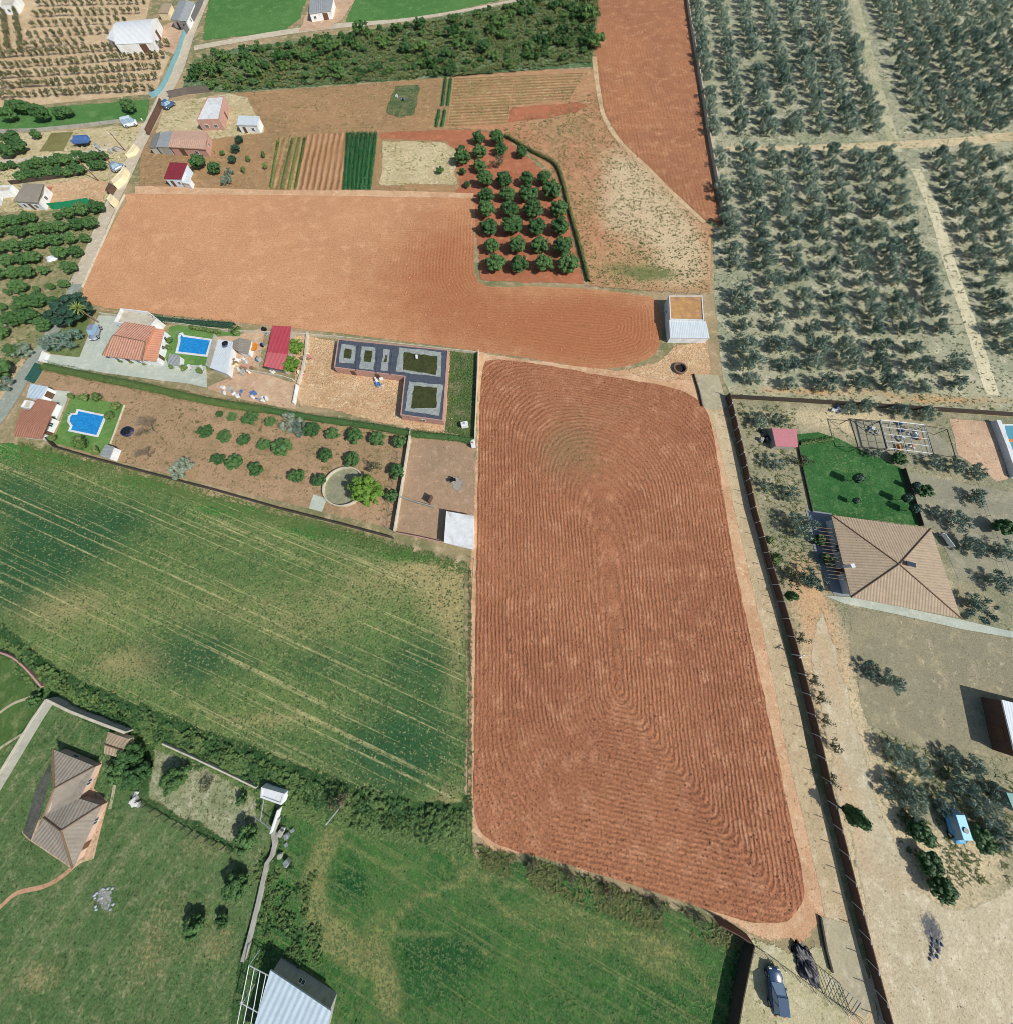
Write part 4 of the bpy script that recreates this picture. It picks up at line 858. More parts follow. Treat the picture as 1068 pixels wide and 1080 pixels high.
# --- ground cover that nobody could count
def tufts(name, poly, dens, size, mat, seed, lab, lean=1.0, px=True, jit=True, clump=0.0, keep=None):
    rng = np.random.default_rng(seed); w = [P(*q) for q in poly]; xs = [q.x for q in w]; ys = [q.y for q in w]
    n = int((max(xs) - min(xs)) * (max(ys) - min(ys)) * dens); X = rng.uniform(min(xs), max(xs), n); Y = rng.uniform(min(ys), max(ys), n)
    ok = inside(w, X, Y)
    if clump:
        nz = np.array([mnoise.noise(Vector((x * .22, y * .22, seed))) + .5 * mnoise.noise(Vector((x * .8, y * .8, seed + 5))) for x, y in zip(X, Y)]); ok &= nz > clump
    if keep is not None: ok &= rng.random(n) < keep(X, Y)
    X, Y = X[ok], Y[ok]; n = len(X); s = size * rng.uniform(.5, 1.4, n); V, F = [], []
    a0 = rng.uniform(0, 6.28, n)
    for k in range(3):
        a = a0 + k * 2.1 + rng.uniform(-.4, .4, n); dx, dy = np.cos(a), np.sin(a); b = np.stack([X, Y, np.full(n, .03)], 1)
        sd = np.stack([-dy, dx, np.zeros(n)], 1) * (s * .30)[:, None]
        tip = b + np.stack([dx * s * lean, dy * s * lean, s * .38], 1)
        V.append(np.stack([b - sd, b + sd, tip], 1).reshape(-1, 3))
    V = np.concatenate(V); F = np.arange(len(V)).reshape(-1, 3)
    return tag(link(name, mesh_np(name, V, F), mat), lab, 'ground cover', None, 'stuff')
verge = [(-30,640),(0,668),(50,712),(110,742),(200,776),(300,814),(380,844),(440,858),(497,857),(497,902),(400,885),(300,858),(230,815),(155,786),(60,732),(30,708),(-30,660)]
tufts('verge_grass', verge, 16, .42, f_ditch, 1, 'tall dark grass along the ditch below the wheat')
tufts('meadow_grass', [(250,1090),(258,1020),(290,900),(300,856),(420,872),(494,888),(640,932),(783,987),(764,1090)], 8, .22, f_grass, 2, 'uneven green meadow grass at the bottom')
tufts('lawn_grass', [(-30,840),(0,790),(60,740),(155,795),(150,840),(248,893),(275,860),(290,900),(255,1020),(245,1090),(-30,1090)], 5, .20, f_grass, 3, 'rough lawn grass round the brown-roofed house')
tufts('boundary_grass', [(20,466),(75,476),(200,512),(415,571),(494,594),(494,606),(410,585),(300,556),(200,528),(100,502),(20,488)], 8, .36, f_hedge, 4, 'bright green uncut strip along the top of the wheat')
tufts('fence_weeds', [(505,892),(560,906),(640,932),(745,968),(783,986),(780,1000),(700,985),(600,948),(510,915)], 12, .5, f_weed, 6, 'weeds along the wire fence below the ploughed field', clump=-.2)
tufts('slope_weeds', [(530,137),(630,95),(650,150),(710,210),(746,240),(746,306),(622,300),(598,215)], 2.2, .30, f_weed, 7, 'dark weed tufts scattered over the fallow slope', lean=1.1, clump=-.25)
tufts('plot_weeds', [(476,371),(501,373),(500,462),(472,455)], 6, .45, f_hedge, 9, 'rank weeds on the narrow plot beside the flat-roofed building', clump=-.25)
tufts('estate_weeds', [(775,424),(838,430),(838,470),(850,560),(870,600),(830,640),(805,540)], 1.6, .4, f_weed, 10, 'dry weeds between the brown wall and the lawn', clump=.0)
tufts('pale_plot_grass', [c('Q',(205,215)),c('Q',(270,218)),c('Q',(735,435)),c('Q',(740,640)),c('Q',(640,745)),c('Q',(165,500))], 4, .22, f_weed, 11, 'dry grass on the pale fenced plot', clump=.0)
tufts('scrub_grass', [(200,82),(208,64),(330,44),(480,18),(632,-12),(624,66),(480,80),(245,96)], 1.2, 1.0, f_weed, 12, 'rough grass between the woodland trees', lean=.8)
tufts('field_edge_weeds', [(494,600),(497,600),(498,860),(494,870)], 10, .35, f_weed, 13, 'weeds on the sandy edge left of the ploughed field')

def clods(name, poly, dens, size, mat, seed, lab, keep=None):
    rng = np.random.default_rng(seed); w = [P(*q) for q in poly]; xs = [q.x for q in w]; ys = [q.y for q in w]
    n = int((max(xs) - min(xs)) * (max(ys) - min(ys)) * dens); X = rng.uniform(min(xs), max(xs), n); Y = rng.uniform(min(ys), max(ys), n); ok = inside(w, X, Y)
    if keep is not None: ok &= rng.random(n) < keep(X, Y)
    X, Y = X[ok], Y[ok]; n = len(X); s = size * rng.gamma(3, .3, n).clip(.4, 2.2); a = rng.uniform(0, 6.28, n); V = []
    for k in range(4): V.append(np.stack([X + np.cos(a + k * 1.57) * s * rng.uniform(.5, .8, n), Y + np.sin(a + k * 1.57) * s * rng.uniform(.5, .8, n), np.full(n, .05)], 1))
    V.append(np.stack([X + s * rng.uniform(-.2, .2, n), Y + s * rng.uniform(-.2, .2, n), .05 + s * rng.uniform(.5, .95, n)], 1))
    V = np.stack(V, 1).reshape(-1, 3); b = (np.arange(n) * 5)[:, None]
    F = np.concatenate([b + np.array([i, (i + 1) % 4, 4]) for i in range(4)])
    return tag(link(name, mesh_np(name, V, F), mat), lab, 'ground cover', None, 'stuff')
m_clod = plain('clod', S(166, 112, 82), .95, .3, 3); m_clodup = plain('pale_clod', S(188, 138, 104), .95, .3, 3); m_pebble = plain('pebble', S(176, 160, 128), .95, .25, 2)
clods('soil_clods', main_px, 5.0, .15, m_clod, 31, 'loose clods of red earth on the main ploughed field')
clods('soil_clods', [(150,208),(496,212),(503,303),(690,320),(695,365),(630,385),(450,360),(95,316)], .35, .15, m_clodup, 32, 'scattered clods on the upper ploughed field')
clods('soil_clods', strip_poly, 1.2, .2, m_clod, 33, 'clods on the tall ploughed strip')
clods('loose_stones', [(890,640),(1068,676),(1068,1080),(940,1080),(900,900),(860,720)], .3, .08, m_pebble, 34, 'loose stones on the sandy drive and gravel')
clods('loose_stones', [(310,356),(470,374),(495,465),(312,426)], 1.5, .13, m_pebble, 35, 'loose stones on the sandy lot')
tufts('wheat_stems', [(0,470),(75,490),(200,525),(415,582),(490,604),(490,846),(380,834),(200,768),(50,700),(0,660)], 3.0, .20, f_grassdark, 5, 'dark green wheat plants among the straw')
tufts('dry_stems', [(0,470),(75,490),(200,525),(415,582),(490,604),(490,846),(380,834),(200,768),(50,700),(0,660)], 2.5, .17, f_straw, 36, 'dry straw stems over the wheat field')
tufts('garden_weeds', [(80,398),(430,462),(414,552),(130,486)], 1.2, .22, f_weed, 39, 'small weeds on the brown garden ground', clump=.0)
tufts('plot_weeds', [(262,101),(421,86),(405,135),(283,141)], 1.0, .3, f_weed, 40, 'weeds on the brown plot at the top', clump=.05)
tufts('citrus_weeds', [(0,230),(108,220),(78,300),(0,420)], 1.2, .32, f_hedge, 41, 'weeds between the village citrus trees', clump=.0)
tufts('grove_weeds', [(727,0),(766,236),(754,241),(752,310),(770,417),(1068,436),(1068,0)], .9, .32, f_weed, 42, 'low weeds on the floor of the olive grove', clump=.0)
tufts('estate_scrub', [(925,770),(1000,800),(1068,820),(1068,930),(990,940),(950,890)], 3.5, .4, f_weed, 43, 'dry grass under the trees round the sky blue van', clump=-.15)

# ================================================================== BUILDINGS
m_white = plain('white_render', S(212, 215, 214), 0.85, 0.08, 0.8, dirt=S(172, 168, 158), bump=.15)
m_cream = plain('cream_render', S(224, 208, 170), 0.85, 0.08, 0.8, dirt=S(180, 160, 126))
m_salmon = plain('salmon_render', S(190, 164, 148), 0.85, 0.08, 0.8, dirt=S(176, 132, 112))
m_brick = plain('raw_brick', S(180, 142, 128), 0.9, 0.14, 2.5, dirt=S(150, 122, 110), bump=.4)
m_greywall = plain('grey_block', S(160, 158, 148), 0.9, 0.1, 1.2, dirt=S(122, 118, 106))
m_stone = plain('pale_wall', S(192, 184, 164), 0.9, 0.1, 1.2, dirt=S(146, 138, 116))
m_brownwall = plain('brown_panel', S(92, 70, 58), 0.9, 0.15, 1.0, dirt=S(84, 66, 54))
m_darkwall = plain('dark_fence_panel', S(70, 62, 54), 0.9, 0.2, 1.0)
m_glass = plain('window_glass', S(52, 62, 72), 0.12, 0.1, 1, spec=0.6)
m_frame = plain('white_frame', S(214, 214, 210), 0.6, 0.05)
m_door = plain('brown_door', S(96, 70, 54), 0.6, 0.12)
m_steel = plain('galvanised_steel', S(176, 180, 182), 0.45, 0.1, 3, metal=0.6)
m_pipe = plain('white_pipe', S(206, 208, 206), 0.5, 0.06)
m_dark = plain('dark_gap', S(40, 40, 42), 0.9, 0.2)
m_bitumen = plain('blue_grey_bitumen', S(76, 82, 92), 0.75, 0.16, 1.2, dirt=S(60, 66, 78))
m_rim = plain('salt_rim', S(150, 156, 150), 0.9, 0.25, 2.2, dirt=S(116, 124, 124))
m_algae = plain('algae_stain', S(64, 68, 34), 0.55, 0.3, 1.4, dirt=S(44, 52, 26))
m_rustroof = plain('rusty_roof', S(184, 140, 88), 0.8, 0.2, 0.7, dirt=S(132, 108, 104))
m_blue = plain('blue_paint', S(74, 108, 160), 0.45, 0.1, 2)
m_teal = plain('teal_sheet', S(86, 140, 132), 0.6, 0.1)
m_red = plain('red_paint', S(168, 60, 54), 0.6, 0.1)
m_cloth = plain('pale_cloth', S(206, 206, 200), 0.8, 0.1)
m_black = plain('black_plastic', S(28, 29, 34), 0.5, 0.3)
m_wood = plain('weathered_wood', S(132, 108, 82), 0.85, 0.2, 3)
m_orange = plain('orange_paint', S(206, 128, 48), 0.6, 0.1)
m_pink = plain('faded_pink_sheet', S(188, 122, 126), 0.7, 0.08)
t_brown = tiles('brown_tiles', S(178, 158, 132), S(166, 146, 120), 0.5, 0.9, depth=.04)
t_taupe = tiles('taupe_tiles', S(154, 145, 130), S(142, 133, 119), 0.5, 0.7, depth=.04)
t_terra = tiles('terracotta_tiles', S(204, 154, 130), S(192, 140, 116), 0.6, 0.6, depth=.08)
t_pale = tiles('pale_salmon_tiles', S(200, 164, 142), S(188, 152, 130), 0.6, 0.6, depth=.04)
t_orange = tiles('orange_tiles', S(216, 154, 122), S(204, 142, 110), 0.6, 0.6)
t_old = tiles('old_tiles', S(174, 122, 98), S(156, 110, 88), 0.5, 0.6)
t_red = tiles('red_sheet', S(182, 74, 84), S(172, 68, 78), 0.9, 9, 0.5, True, .04)
t_redpale = tiles('faded_red_sheet', S(196, 104, 106), S(188, 98, 100), 0.9, 9, 0.5, True, .04)
t_maroon = tiles('maroon_sheet', S(140, 44, 52), S(124, 40, 48), 0.5, 9, 0.6, True, .04)
t_white = tiles('white_sheet', S(206, 214, 216), S(196, 204, 208), 0.4, 9, 0.5, True, .02)
t_paleblue = tiles('pale_blue_sheet', S(192, 206, 214), S(176, 194, 202), 0.8, 9, 0.45, True, .04)
t_greysheet = tiles('grey_sheet', S(158, 162, 160), S(142, 146, 146), 0.8, 9, 0.6, True, .05)

def uvface(me, bm_faces=None): pass
def roof_mesh(name, V, faces, eave, mat, parent, th=0.14, ridge=None):
    bm = bmesh.new(); uvl = bm.loops.layers.uv.new('UVMap')
    W_ = {k: P(*v) for k, v in V.items()}
    vt = {k: bm.verts.new(p) for k, p in W_.items()}; lo = {k: bm.verts.new(W_[k] - Vector((0, 0, th))) for k in eave}
    for f in faces:
        pts = [W_[k] for k in f]; n = Vector((0, 0, 0))
        for i in range(len(pts)): n += pts[i].cross(pts[(i + 1) % len(pts)])
        ks = list(f)
        if n.z < 0: ks = ks[::-1]; n = -n
        n.normalize(); h = Vector((-n.y, n.x, 0)); h = h.normalized() if h.length > 1e-4 else (W_[f[1]] - W_[f[0]]).normalized(); up = n.cross(h)
        bf = bm.faces.new([vt[k] for k in ks])
        for l in bf.loops: l[uvl].uv = (l.vert.co.dot(h), l.vert.co.dot(up))
    for i in range(len(eave)):
        a, b = eave[i], eave[(i + 1) % len(eave)]; bm.faces.new((vt[a], lo[a], lo[b], vt[b]))
    bm.faces.new([lo[k] for k in eave]); bmesh.ops.recalc_face_normals(bm, faces=bm.faces[:])
    me = bpy.data.meshes.new(name); bm.to_mesh(me); bm.free(); o = link(name, me, mat, parent)
    if ridge:
        m = MB()
        for a, b in ridge: m.tube(W_[a] + Vector((0, 0, .02)), W_[b] + Vector((0, 0, .02)), .11, .11, 6)
        m.build('ridge_cap', ridge_mat, parent=None).parent = o
    return o
ridge_mat = plain('ridge_tiles', S(120, 98, 78), 0.85, 0.15)
def wall_mesh(name, loop, tops, mat, parent, z0=0.0):
    bm = bmesh.new(); lo = [bm.verts.new((p.x, p.y, z0)) for p in loop]; hi = [bm.verts.new((p.x, p.y, t)) for p, t in zip(loop, tops)]; n = len(loop)
    for i in range(n): bm.faces.new((lo[i], lo[(i + 1) % n], hi[(i + 1) % n], hi[i]))
    bm.faces.new(hi); bmesh.ops.recalc_face_normals(bm, faces=bm.faces[:])
    me = bpy.data.meshes.new(name); bm.to_mesh(me); bm.free(); return link(name, me, mat, parent)
def openings(root, loop, wins):
    area = sum(loop[i].x * loop[(i + 1) % len(loop)].y - loop[(i + 1) % len(loop)].x * loop[i].y for i in range(len(loop))); sg = 1 if area > 0 else -1
    for e, t, sill, w, h, kd in wins:
        a, b = loop[e], loop[(e + 1) % len(loop)]; d = Vector((b.x - a.x, b.y - a.y, 0)); d.normalize(); nr = Vector((d.y, -d.x, 0)) * sg
        q = Vector((a.x, a.y, 0)).lerp(Vector((b.x, b.y, 0)), t); an = math.atan2(d.y, d.x); m = MB()
        m.box(q.x + nr.x * .03, q.y + nr.y * .03, sill + h / 2, w, .08, h, an)
        f = m.build(kd, m_frame if kd == 'window' else m_door, root); m = MB()
        if kd == 'window':
            for s in (-1, 1):
                m.box(q.x + nr.x * .05 + d.x * s * w * .24, q.y + nr.y * .05 + d.y * s * w * .24, sill + h / 2, w * .40, .06, h * .84, an)
            m.build('pane', m_glass, f)
        else:
            m.tube(q + nr * .09 + d * w * .35 + Vector((0, 0, .75)), q + nr * .12 + d * w * .35 + Vector((0, 0, .75)), .04); m.build('handle', m_steel, f)
ZS = 0.66
def building(name, label, cat, V, eave, faces, rmat, wmat, over=0.25, wins=(), ridge=None, th=0.14):
    for k_ in list(V): V[k_] = (V[k_][0], V[k_][1], V[k_][2] * ZS)
    wins = [(a, b, s_ * ZS, w_ * .85, h_ * ZS * .95, kd) for a, b, s_, w_, h_, kd in wins]
    cen = sum((P(*V[k][:2], V[k][2]) for k in eave), Vector()) / len(eave)
    root = empty(name, (0, 0, 0), 0, label, cat)
    loop = [P(*V[k]) for k in eave]
    area = sum(loop[i].x * loop[(i + 1) % len(loop)].y - loop[(i + 1) % len(loop)].x * loop[i].y for i in range(len(loop)))
    ins = inset([Vector((p.x, p.y)) for p in loop], over if area > 0 else -over)
    wall_mesh('wall', ins, [V[k][2] - th * .6 for k in eave], wmat, root)
    roof_mesh('roof', V, faces, eave, rmat, root, th, ridge); openings(root, ins, wins)
    rebase(root, cen); root['loop'] = 0; del root['loop']
    return root
def rebase(root, p):
    """stand the thing's empty on the ground under it, keeping its parts where they are"""
    off = Vector((p.x, p.y, 0)); root.location = off
    for ch in bpy.data.objects:
        if ch.parent is root:
            if ch.type == 'MESH' and ch.data.users == 1 and ch.location.length < 1e-6:
                ch.data.transform(Matrix.Translation(-off))
                for g in bpy.data.objects:
                    if g.parent is ch and g.type == 'MESH': g.data.transform(Matrix.Translation(-off))
            else: ch.location = ch.location - off
def quad(k, pts, z): 
    q = c(k, *pts); zz = z if isinstance(z, (list, tuple)) else [z] * len(q)
    return {n: (x, y, h) for n, (x, y), h in zip('abcdefgh', q, zz)}
def shed(name, label, cat, k, pts, z, rmat, wmat, over=.15, wins=(), th=.12):
    V = quad(k, pts, z); e = list(V); return building(name, label, cat, V, e, [e], rmat, wmat, over, wins, None, th)
def flat(name, label, cat, k, pts, z, rmat, wmat, par=0.35, wins=()):
    z *= ZS; wins = [(a, b, s_ * ZS, w_ * .85, h_ * ZS * .95, kd) for a, b, s_, w_, h_, kd in wins]
    loop = [P(x, y, z) for x, y in c(k, *pts)]; root = empty(name, (0, 0, 0), 0, label, cat)
    l2 = [Vector((p.x, p.y)) for p in loop]; area = sum(l2[i].x * l2[(i + 1) % len(l2)].y - l2[(i + 1) % len(l2)].x * l2[i].y for i in range(len(l2))); sg = 1 if area > 0 else -1
    ins = inset(l2, .22 * sg); n = len(l2); bm = bmesh.new()
    o0 = [bm.verts.new((p.x, p.y, 0)) for p in l2]; o1 = [bm.verts.new((p.x, p.y, z)) for p in l2]; i1 = [bm.verts.new((p.x, p.y, z)) for p in ins]; i0 = [bm.verts.new((p.x, p.y, z - par)) for p in ins]
    for i in range(n):
        j = (i + 1) % n; bm.faces.new((o0[i], o0[j], o1[j], o1[i])); bm.faces.new((o1[i], o1[j], i1[j], i1[i])); bm.faces.new((i1[i], i1[j], i0[j], i0[i]))
    bmesh.ops.recalc_face_normals(bm, faces=bm.faces[:]); me = bpy.data.meshes.new('wall'); bm.to_mesh(me); bm.free(); link('wall', me, wmat, root)
    MB().prism([(p.x, p.y) for p in inset(l2, .2 * sg)], z - par - .1, z - par + .01).build('roof', rmat, root); openings(root, l2, wins)
    rebase(root, sum(loop, Vector()) / n); return root

# --- house with the pyramid roof, right
V = {'a': (876,543,3.0), 'b': (981,557.5,3.0), 'c': (1013,652,3.0), 'd': (897,630,3.0), 't': (947.5,595,5.2)}
b = building('tiled_house', 'square house with brown pyramid tiled roof beside the watered lawn', 'house', V, ['a','b','c','d'], ['abt','bct','cdt','dat'], t_brown, m_white, .7, [(3,.3,0,1.1,2.2,'door'),(3,.6,.9,1.6,1.2,'window'),(2,.3,.9,1.5,1.2,'window'),(2,.7,.9,1.5,1.2,'window'),(0,.4,.9,1.5,1.2,'window')], [('a','t'),('b','t'),('c','t'),('d','t')])
q = P(960, 595, 3.62); m = MB(); m.box(0, 0, 0, 1.5, .8, .12, -.3); o = m.build('skylight', m_glass, b); o.location = Vector((q.x, q.y, q.z)) - b.location
q = P(894, 597, 2.6); m = MB(); m.box(0, 0, .3, .5, .5, 1.3, .2); m.box(0, 0, 1.0, .7, .7, .12, .2); o = m.build('chimney', m_white, b); o.location = Vector((q.x, q.y, 2.3)) - b.location
tag(patch('terrace', [c('L',(300,838)),c('L',(420,845)),c('L',(640,890)),c('L',(850,935)),c('L',(1068,985)),c('L',(1068,1010)),c('L',(850,972)),c('L',(600,915)),c('L',(380,870))], .10, m_conc, jit=.02), kind='structure')
patch('side_terrace', [c('L',(225,490)),c('L',(330,505)),c('L',(400,842)),c('L',(340,835)),c('L',(270,700))], .07, plain('blue_grey_paving', S(128,134,138), .8, .12), jit=.03)
root = empty('pergola', P(868, 575), 0, 'slatted pergola along the shaded left side of the pyramid-roofed house', 'pergola'); m = MB()
for y in (560, 575, 590, 606): 
    a = P(866 + (y - 560) * .2, y) - root.location; m.tube(a, a + Vector((0, 0, 1.7)), .06); m.build('post', m_wood, root); m = MB()
m = MB()
for i in range(15):
    y = 556 + i * 3.8; a = P(862 + (y - 560) * .22, y, 1.7) - root.location; bb = P(882 + (y - 560) * .22, y + 2.5, 1.7) - root.location; m.tube(a, bb, .05)
m.build('slats', m_wood, root)

# --- brown house with two hips, lower left
V = {'A': (*c('O',(218,503)),1.8), 'B': (*c('O',(388,572)),1.8), 'R': (*c('O',(222,662)),2.9), 'E': (*c('O',(322,703)),1.8), 'V': (*c('O',(178,778)),2.2), 'Q': (*c('O',(250,834)),3.2), 'G': (*c('O',(412,730)),1.8), 'C': (*c('O',(297,985)),1.8), 'D': (*c('O',(130,874)),1.8)}
b = building('tiled_house', 'salmon-walled house with two brown hipped roofs on the rough lawn', 'house', V, ['A','B','E','G','C','D','V','R'], ['ABR','RBEV','VEGQ','QGC','QCDV'], t_taupe, m_salmon, .3, [(1,.5,.6,1.0,.8,'window'),(3,.3,.6,1.0,.8,'window'),(3,.75,0,1.0,1.5,'door'),(0,.4,.6,1.0,.8,'window'),(4,.5,.6,1.2,.8,'window')], [('A','R'),('R','B'),('R','V'),('V','Q'),('Q','G'),('Q','C')])
patch('paved_apron', [c('O',(395,560)),c('O',(420,552)),c('O',(385,660)),c('O',(442,715)),c('O',(385,945)),c('O',(330,965)),c('O',(300,990)),c('O',(110,862)),c('O',(92,838)),c('O',(300,700))], .06, m_tanyard, jit=.05)
V = {'a': (*c('O',(442,432)),2.2), 'b': (*c('O',(524,460)),2.2), 'c': (*c('O',(496,540)),2.2), 'd': (*c('O',(424,520)),2.2), 'r': (*c('O',(427,482)),2.8), 's': (*c('O',(502,508)),2.8)}
building('garden_shed', 'small brown gable-roofed shed above the brown-roofed house', 'shed', V, ['a','b','s','c','d','r'] if False else ['a','b','c','d'], ['absr','rscd','adr','bcs'], t_brown, m_cream, .2, [(2,.5,0,.9,1.9,'door')], [('r','s')])

# --- pump house with yard posts
r = flat('pump_house', 'small white pump house at the corner of the pale fenced plot', 'hut', 'Q', [(755,438),(875,472),(858,530),(752,492)], 2.0, m_white, m_white, .12, [(2,.6,0,.8,1.7,'door')])
m = MB(); w0 = P(*c('Q',(860,530)), 0); w1 = P(*c('Q',(832,650)), 0)
# --- pale blue barn at the bottom
V = {'a': (*c('R',(325,470)),3.0), 'b': (*c('R',(570,635)),3.0), 'c': (*c('R',(520,860)),3.0), 'd': (*c('R',(225,820)),3.0)}
b = building('metal_barn', 'barn with pale blue corrugated roof at the bottom edge', 'barn', V, list('abcd'), ['abcd'], t_paleblue, m_greywall, .25, [(0,.45,1.2,1.1,.8,'window')])
root = empty('pipe_pergola', P(258, 1060), 0, 'open white pipe frame standing against the pale blue barn', 'pergola'); m = MB()
for x0, y0, x1, y1 in [(240,450,190,700),(262,460,215,700),(285,473,245,700),(308,487,265,700)]:
    m.tube(P(*c('R',(x0,y0)),1.9) - root.location, P(*c('R',(x1,y1)),1.9) - root.location, .05)
for y, xa, xb in [(0,240,325),(150,222,300)]:
    m.tube(P(*c('R',(xa - (y*.12), 450 + y)),1.92) - root.location, P(*c('R',(xb - y*.1, 495 + y)),1.92) - root.location, .05)
m.build('rails', m_pipe, root); m = MB()
m.bm.free()
for x, y in ((240,450),(325,495),(215,600),(295,640)):
    m = MB(); a = P(*c('R',(x,y)),1.9); m.tube(Vector((a.x, a.y, 0)) - root.location, a - root.location, .06); m.build('post', m_pipe, root)

# --- white shed and walls of the yard
shed('white_shed', 'white flat-roofed shed in the corner of the walled brown yard', 'shed', 'V', [(738,903),(863,925),(860,1078),(727,1046)], [2.5,2.4,2.4,2.5], m_white, m_white, .1, [(3,.5,0,1.2,2.0,'door')])
# --- L-shaped flat-roofed building
b = flat('flat_roofed_building', 'unfinished L-shaped brick building with blue-grey flat roof and green stained patches', 'building', 'V', [(245,118),(747,168),(724,492),(529,465),(548,290),(226,248)], 2.6, m_bitumen, m_brick, .10, [(5,.5,.9,1.2,1.1,'window'),(4,.4,0,1.2,2.1,'door'),(4,.75,0,1.2,2.1,'door'),(2,.5,.9,1.4,1.0,'window')])
for i, (o_, mid, inn) in enumerate([([(262,142),(328,150),(320,232),(250,226)],None,[(278,165),(306,168),(302,208),(272,204)]),([(352,150),(418,158),(408,262),(342,252)],None,[(368,170),(402,175),(394,226),(362,222)]),([(452,165),(482,168),(472,265),(440,260)],None,[(460,192),(472,194),(466,226),(452,224)]),
                                   ([(525,158),(716,178),(712,292),(508,266)],None,[(545,178),(697,198),(690,282),(540,258)]),([(568,312),(724,328),(706,468),(552,446)],None,[(588,328),(697,340),(692,432),(580,434)])]):
    rng_ = random.Random(i)
    def rag(pp, zz, nm, mt, j):
        w = roughen([P(*c('V', q), 2.6*ZS-.09) for q in pp], .35, j); mm = MB(); mm.prism([(q.x, q.y) for q in w], zz-.03, zz); o = mm.build(nm, mt, b)
        o.data.transform(Matrix.Translation(-b.location)); return o
    s_ = rag(o_, 2.6*ZS-.08, 'stain_rim', m_rim, .22); s2 = rag(inn, 2.6*ZS-.07, 'stain', m_algae, .25); s2.parent = s_
for xx in (340, 432, 497):                        # upstands between the roof bays
    a0, a1 = P(*c('V', (xx, 132 + (xx - 245) * .1)), 2.6*ZS), P(*c('V', (xx - 14, 262 + (xx - 340) * .13)), 2.6*ZS); mm = MB(); d = a1 - a0
    mm.box((a0.x + a1.x) / 2, (a0.y + a1.y) / 2, 2.6*ZS-.05, d.length, .3, .12, math.atan2(d.y, d.x)); o = mm.build('roof_upstand', m_bitumen, b); o.data.transform(Matrix.Translation(-b.location))
q = P(*c('V', (604, 200)), 1.85) - b.location; MB().box(q.x, q.y, 1.9, .5, .9, .25, .2).build('roof_vent', m_white, b)

# --- water works hut
b = flat('water_hut', 'white hut with a rusty orange flat roof beside the olive grove', 'hut', 'J', [(846,690),(972,690),(979,784),(850,780)], 3.4, m_rustroof, m_white, .12, [(3,.5,1.2,.7,.8,'window')])
shed('lean_to', 'white-roofed lean-to joined to the rusty-roofed hut', 'lean-to', 'J', [(846,784),(986,788),(1000,852),(850,850)], [2.9,2.9,2.3,2.3], t_white, m_white, .1)
# --- red roof shed
V = {'a': (*c('Y',(785,88)),2.8), 'b': (*c('Y',(915,95)),2.8), 'e': (*c('Y',(893,290)),2.65), 'c': (*c('Y',(857,403)),2.55), 'd': (*c('Y',(722,375)),2.55), 'f': (*c('Y',(748,275)),2.65)}
b = building('red_roofed_shed', 'long open shed with a two-tone red sheet roof', 'shed', V, list('abecdf'), ['abef'], t_red, m_greywall, .3, [(1,.5,.9,1,.9,'window')])
roof_mesh('roof', {k: V[k] for k in 'fecd'}, ['fecd'], list('fecd'), t_redpale, b)['label'] = 'faded paler red roof end'
rf = [o for o in bpy.data.objects if o.parent is b and o.name.startswith('roof')][-1]; rf.data.transform(Matrix.Translation(-b.location))

# --- villa
b = flat('villa_terrace_block', 'white walled flat terrace block behind the terracotta villa', 'building', 'F', [(680,133),(835,152),(885,190),(850,232),(640,212)], 2.9, m_stone, m_white, .5)
V = {'a': (*c('F',(700,210)),3.1), 'b': (*c('F',(872,234)),3.1), 'r': (*c('F',(820,322)),4.0), 'l': (*c('F',(640,285)),4.0), 'c': (*c('F',(800,428)),2.8), 'd': (*c('F',(578,400)),2.8)}
b = building('villa', 'white villa with a terracotta tiled roof beside the rectangular pool', 'house', V, ['a','b','c','d'], ['abrl','brc','rcdl','adl'], t_terra, m_white, .35, [(2,.2,.8,1.2,1.2,'window'),(2,.5,0,1.1,2.1,'door'),(2,.8,.8,1.2,1.2,'window'),(3,.5,.9,1.2,1.1,'window')], [('r','l'),('r','c'),('l','d')])
V = quad('F', [(874,246),(925,252),(878,432),(806,424)], [3.0,2.6,2.5,2.9])
building('villa_wing', 'narrow orange-roofed wing on the right side of the villa', 'house', V, list('abcd'), ['abcd'], t_orange, m_white, .2, [(1,.2,.9,1,1,'window'),(1,.5,.9,1,1,'window'),(1,.8,0,1,2,'door')])
shed('pool_pavilion', 'white sheet-roofed pavilion between the pool and the sun-bleached terrace', 'pavilion', 'Y', [(405,185),(505,202),(462,428),(345,386)], 2.3, t_white, m_white, .12)
V = {'a': (*c('Y',(500,198)),2.1), 'b': (*c('Y',(555,175)),2.4), 'e': (*c('Y',(636,192)),2.1), 'f': (*c('Y',(612,288)),2.1), 'g': (*c('Y',(540,270)),2.4), 'h': (*c('Y',(505,245)),2.1)}
building('barbecue_hut', 'small hut with brown ribbed gable roof beside the orange round table', 'hut', V, list('abefgh'), ['abgh','befg'], t_taupe, m_white, .15)
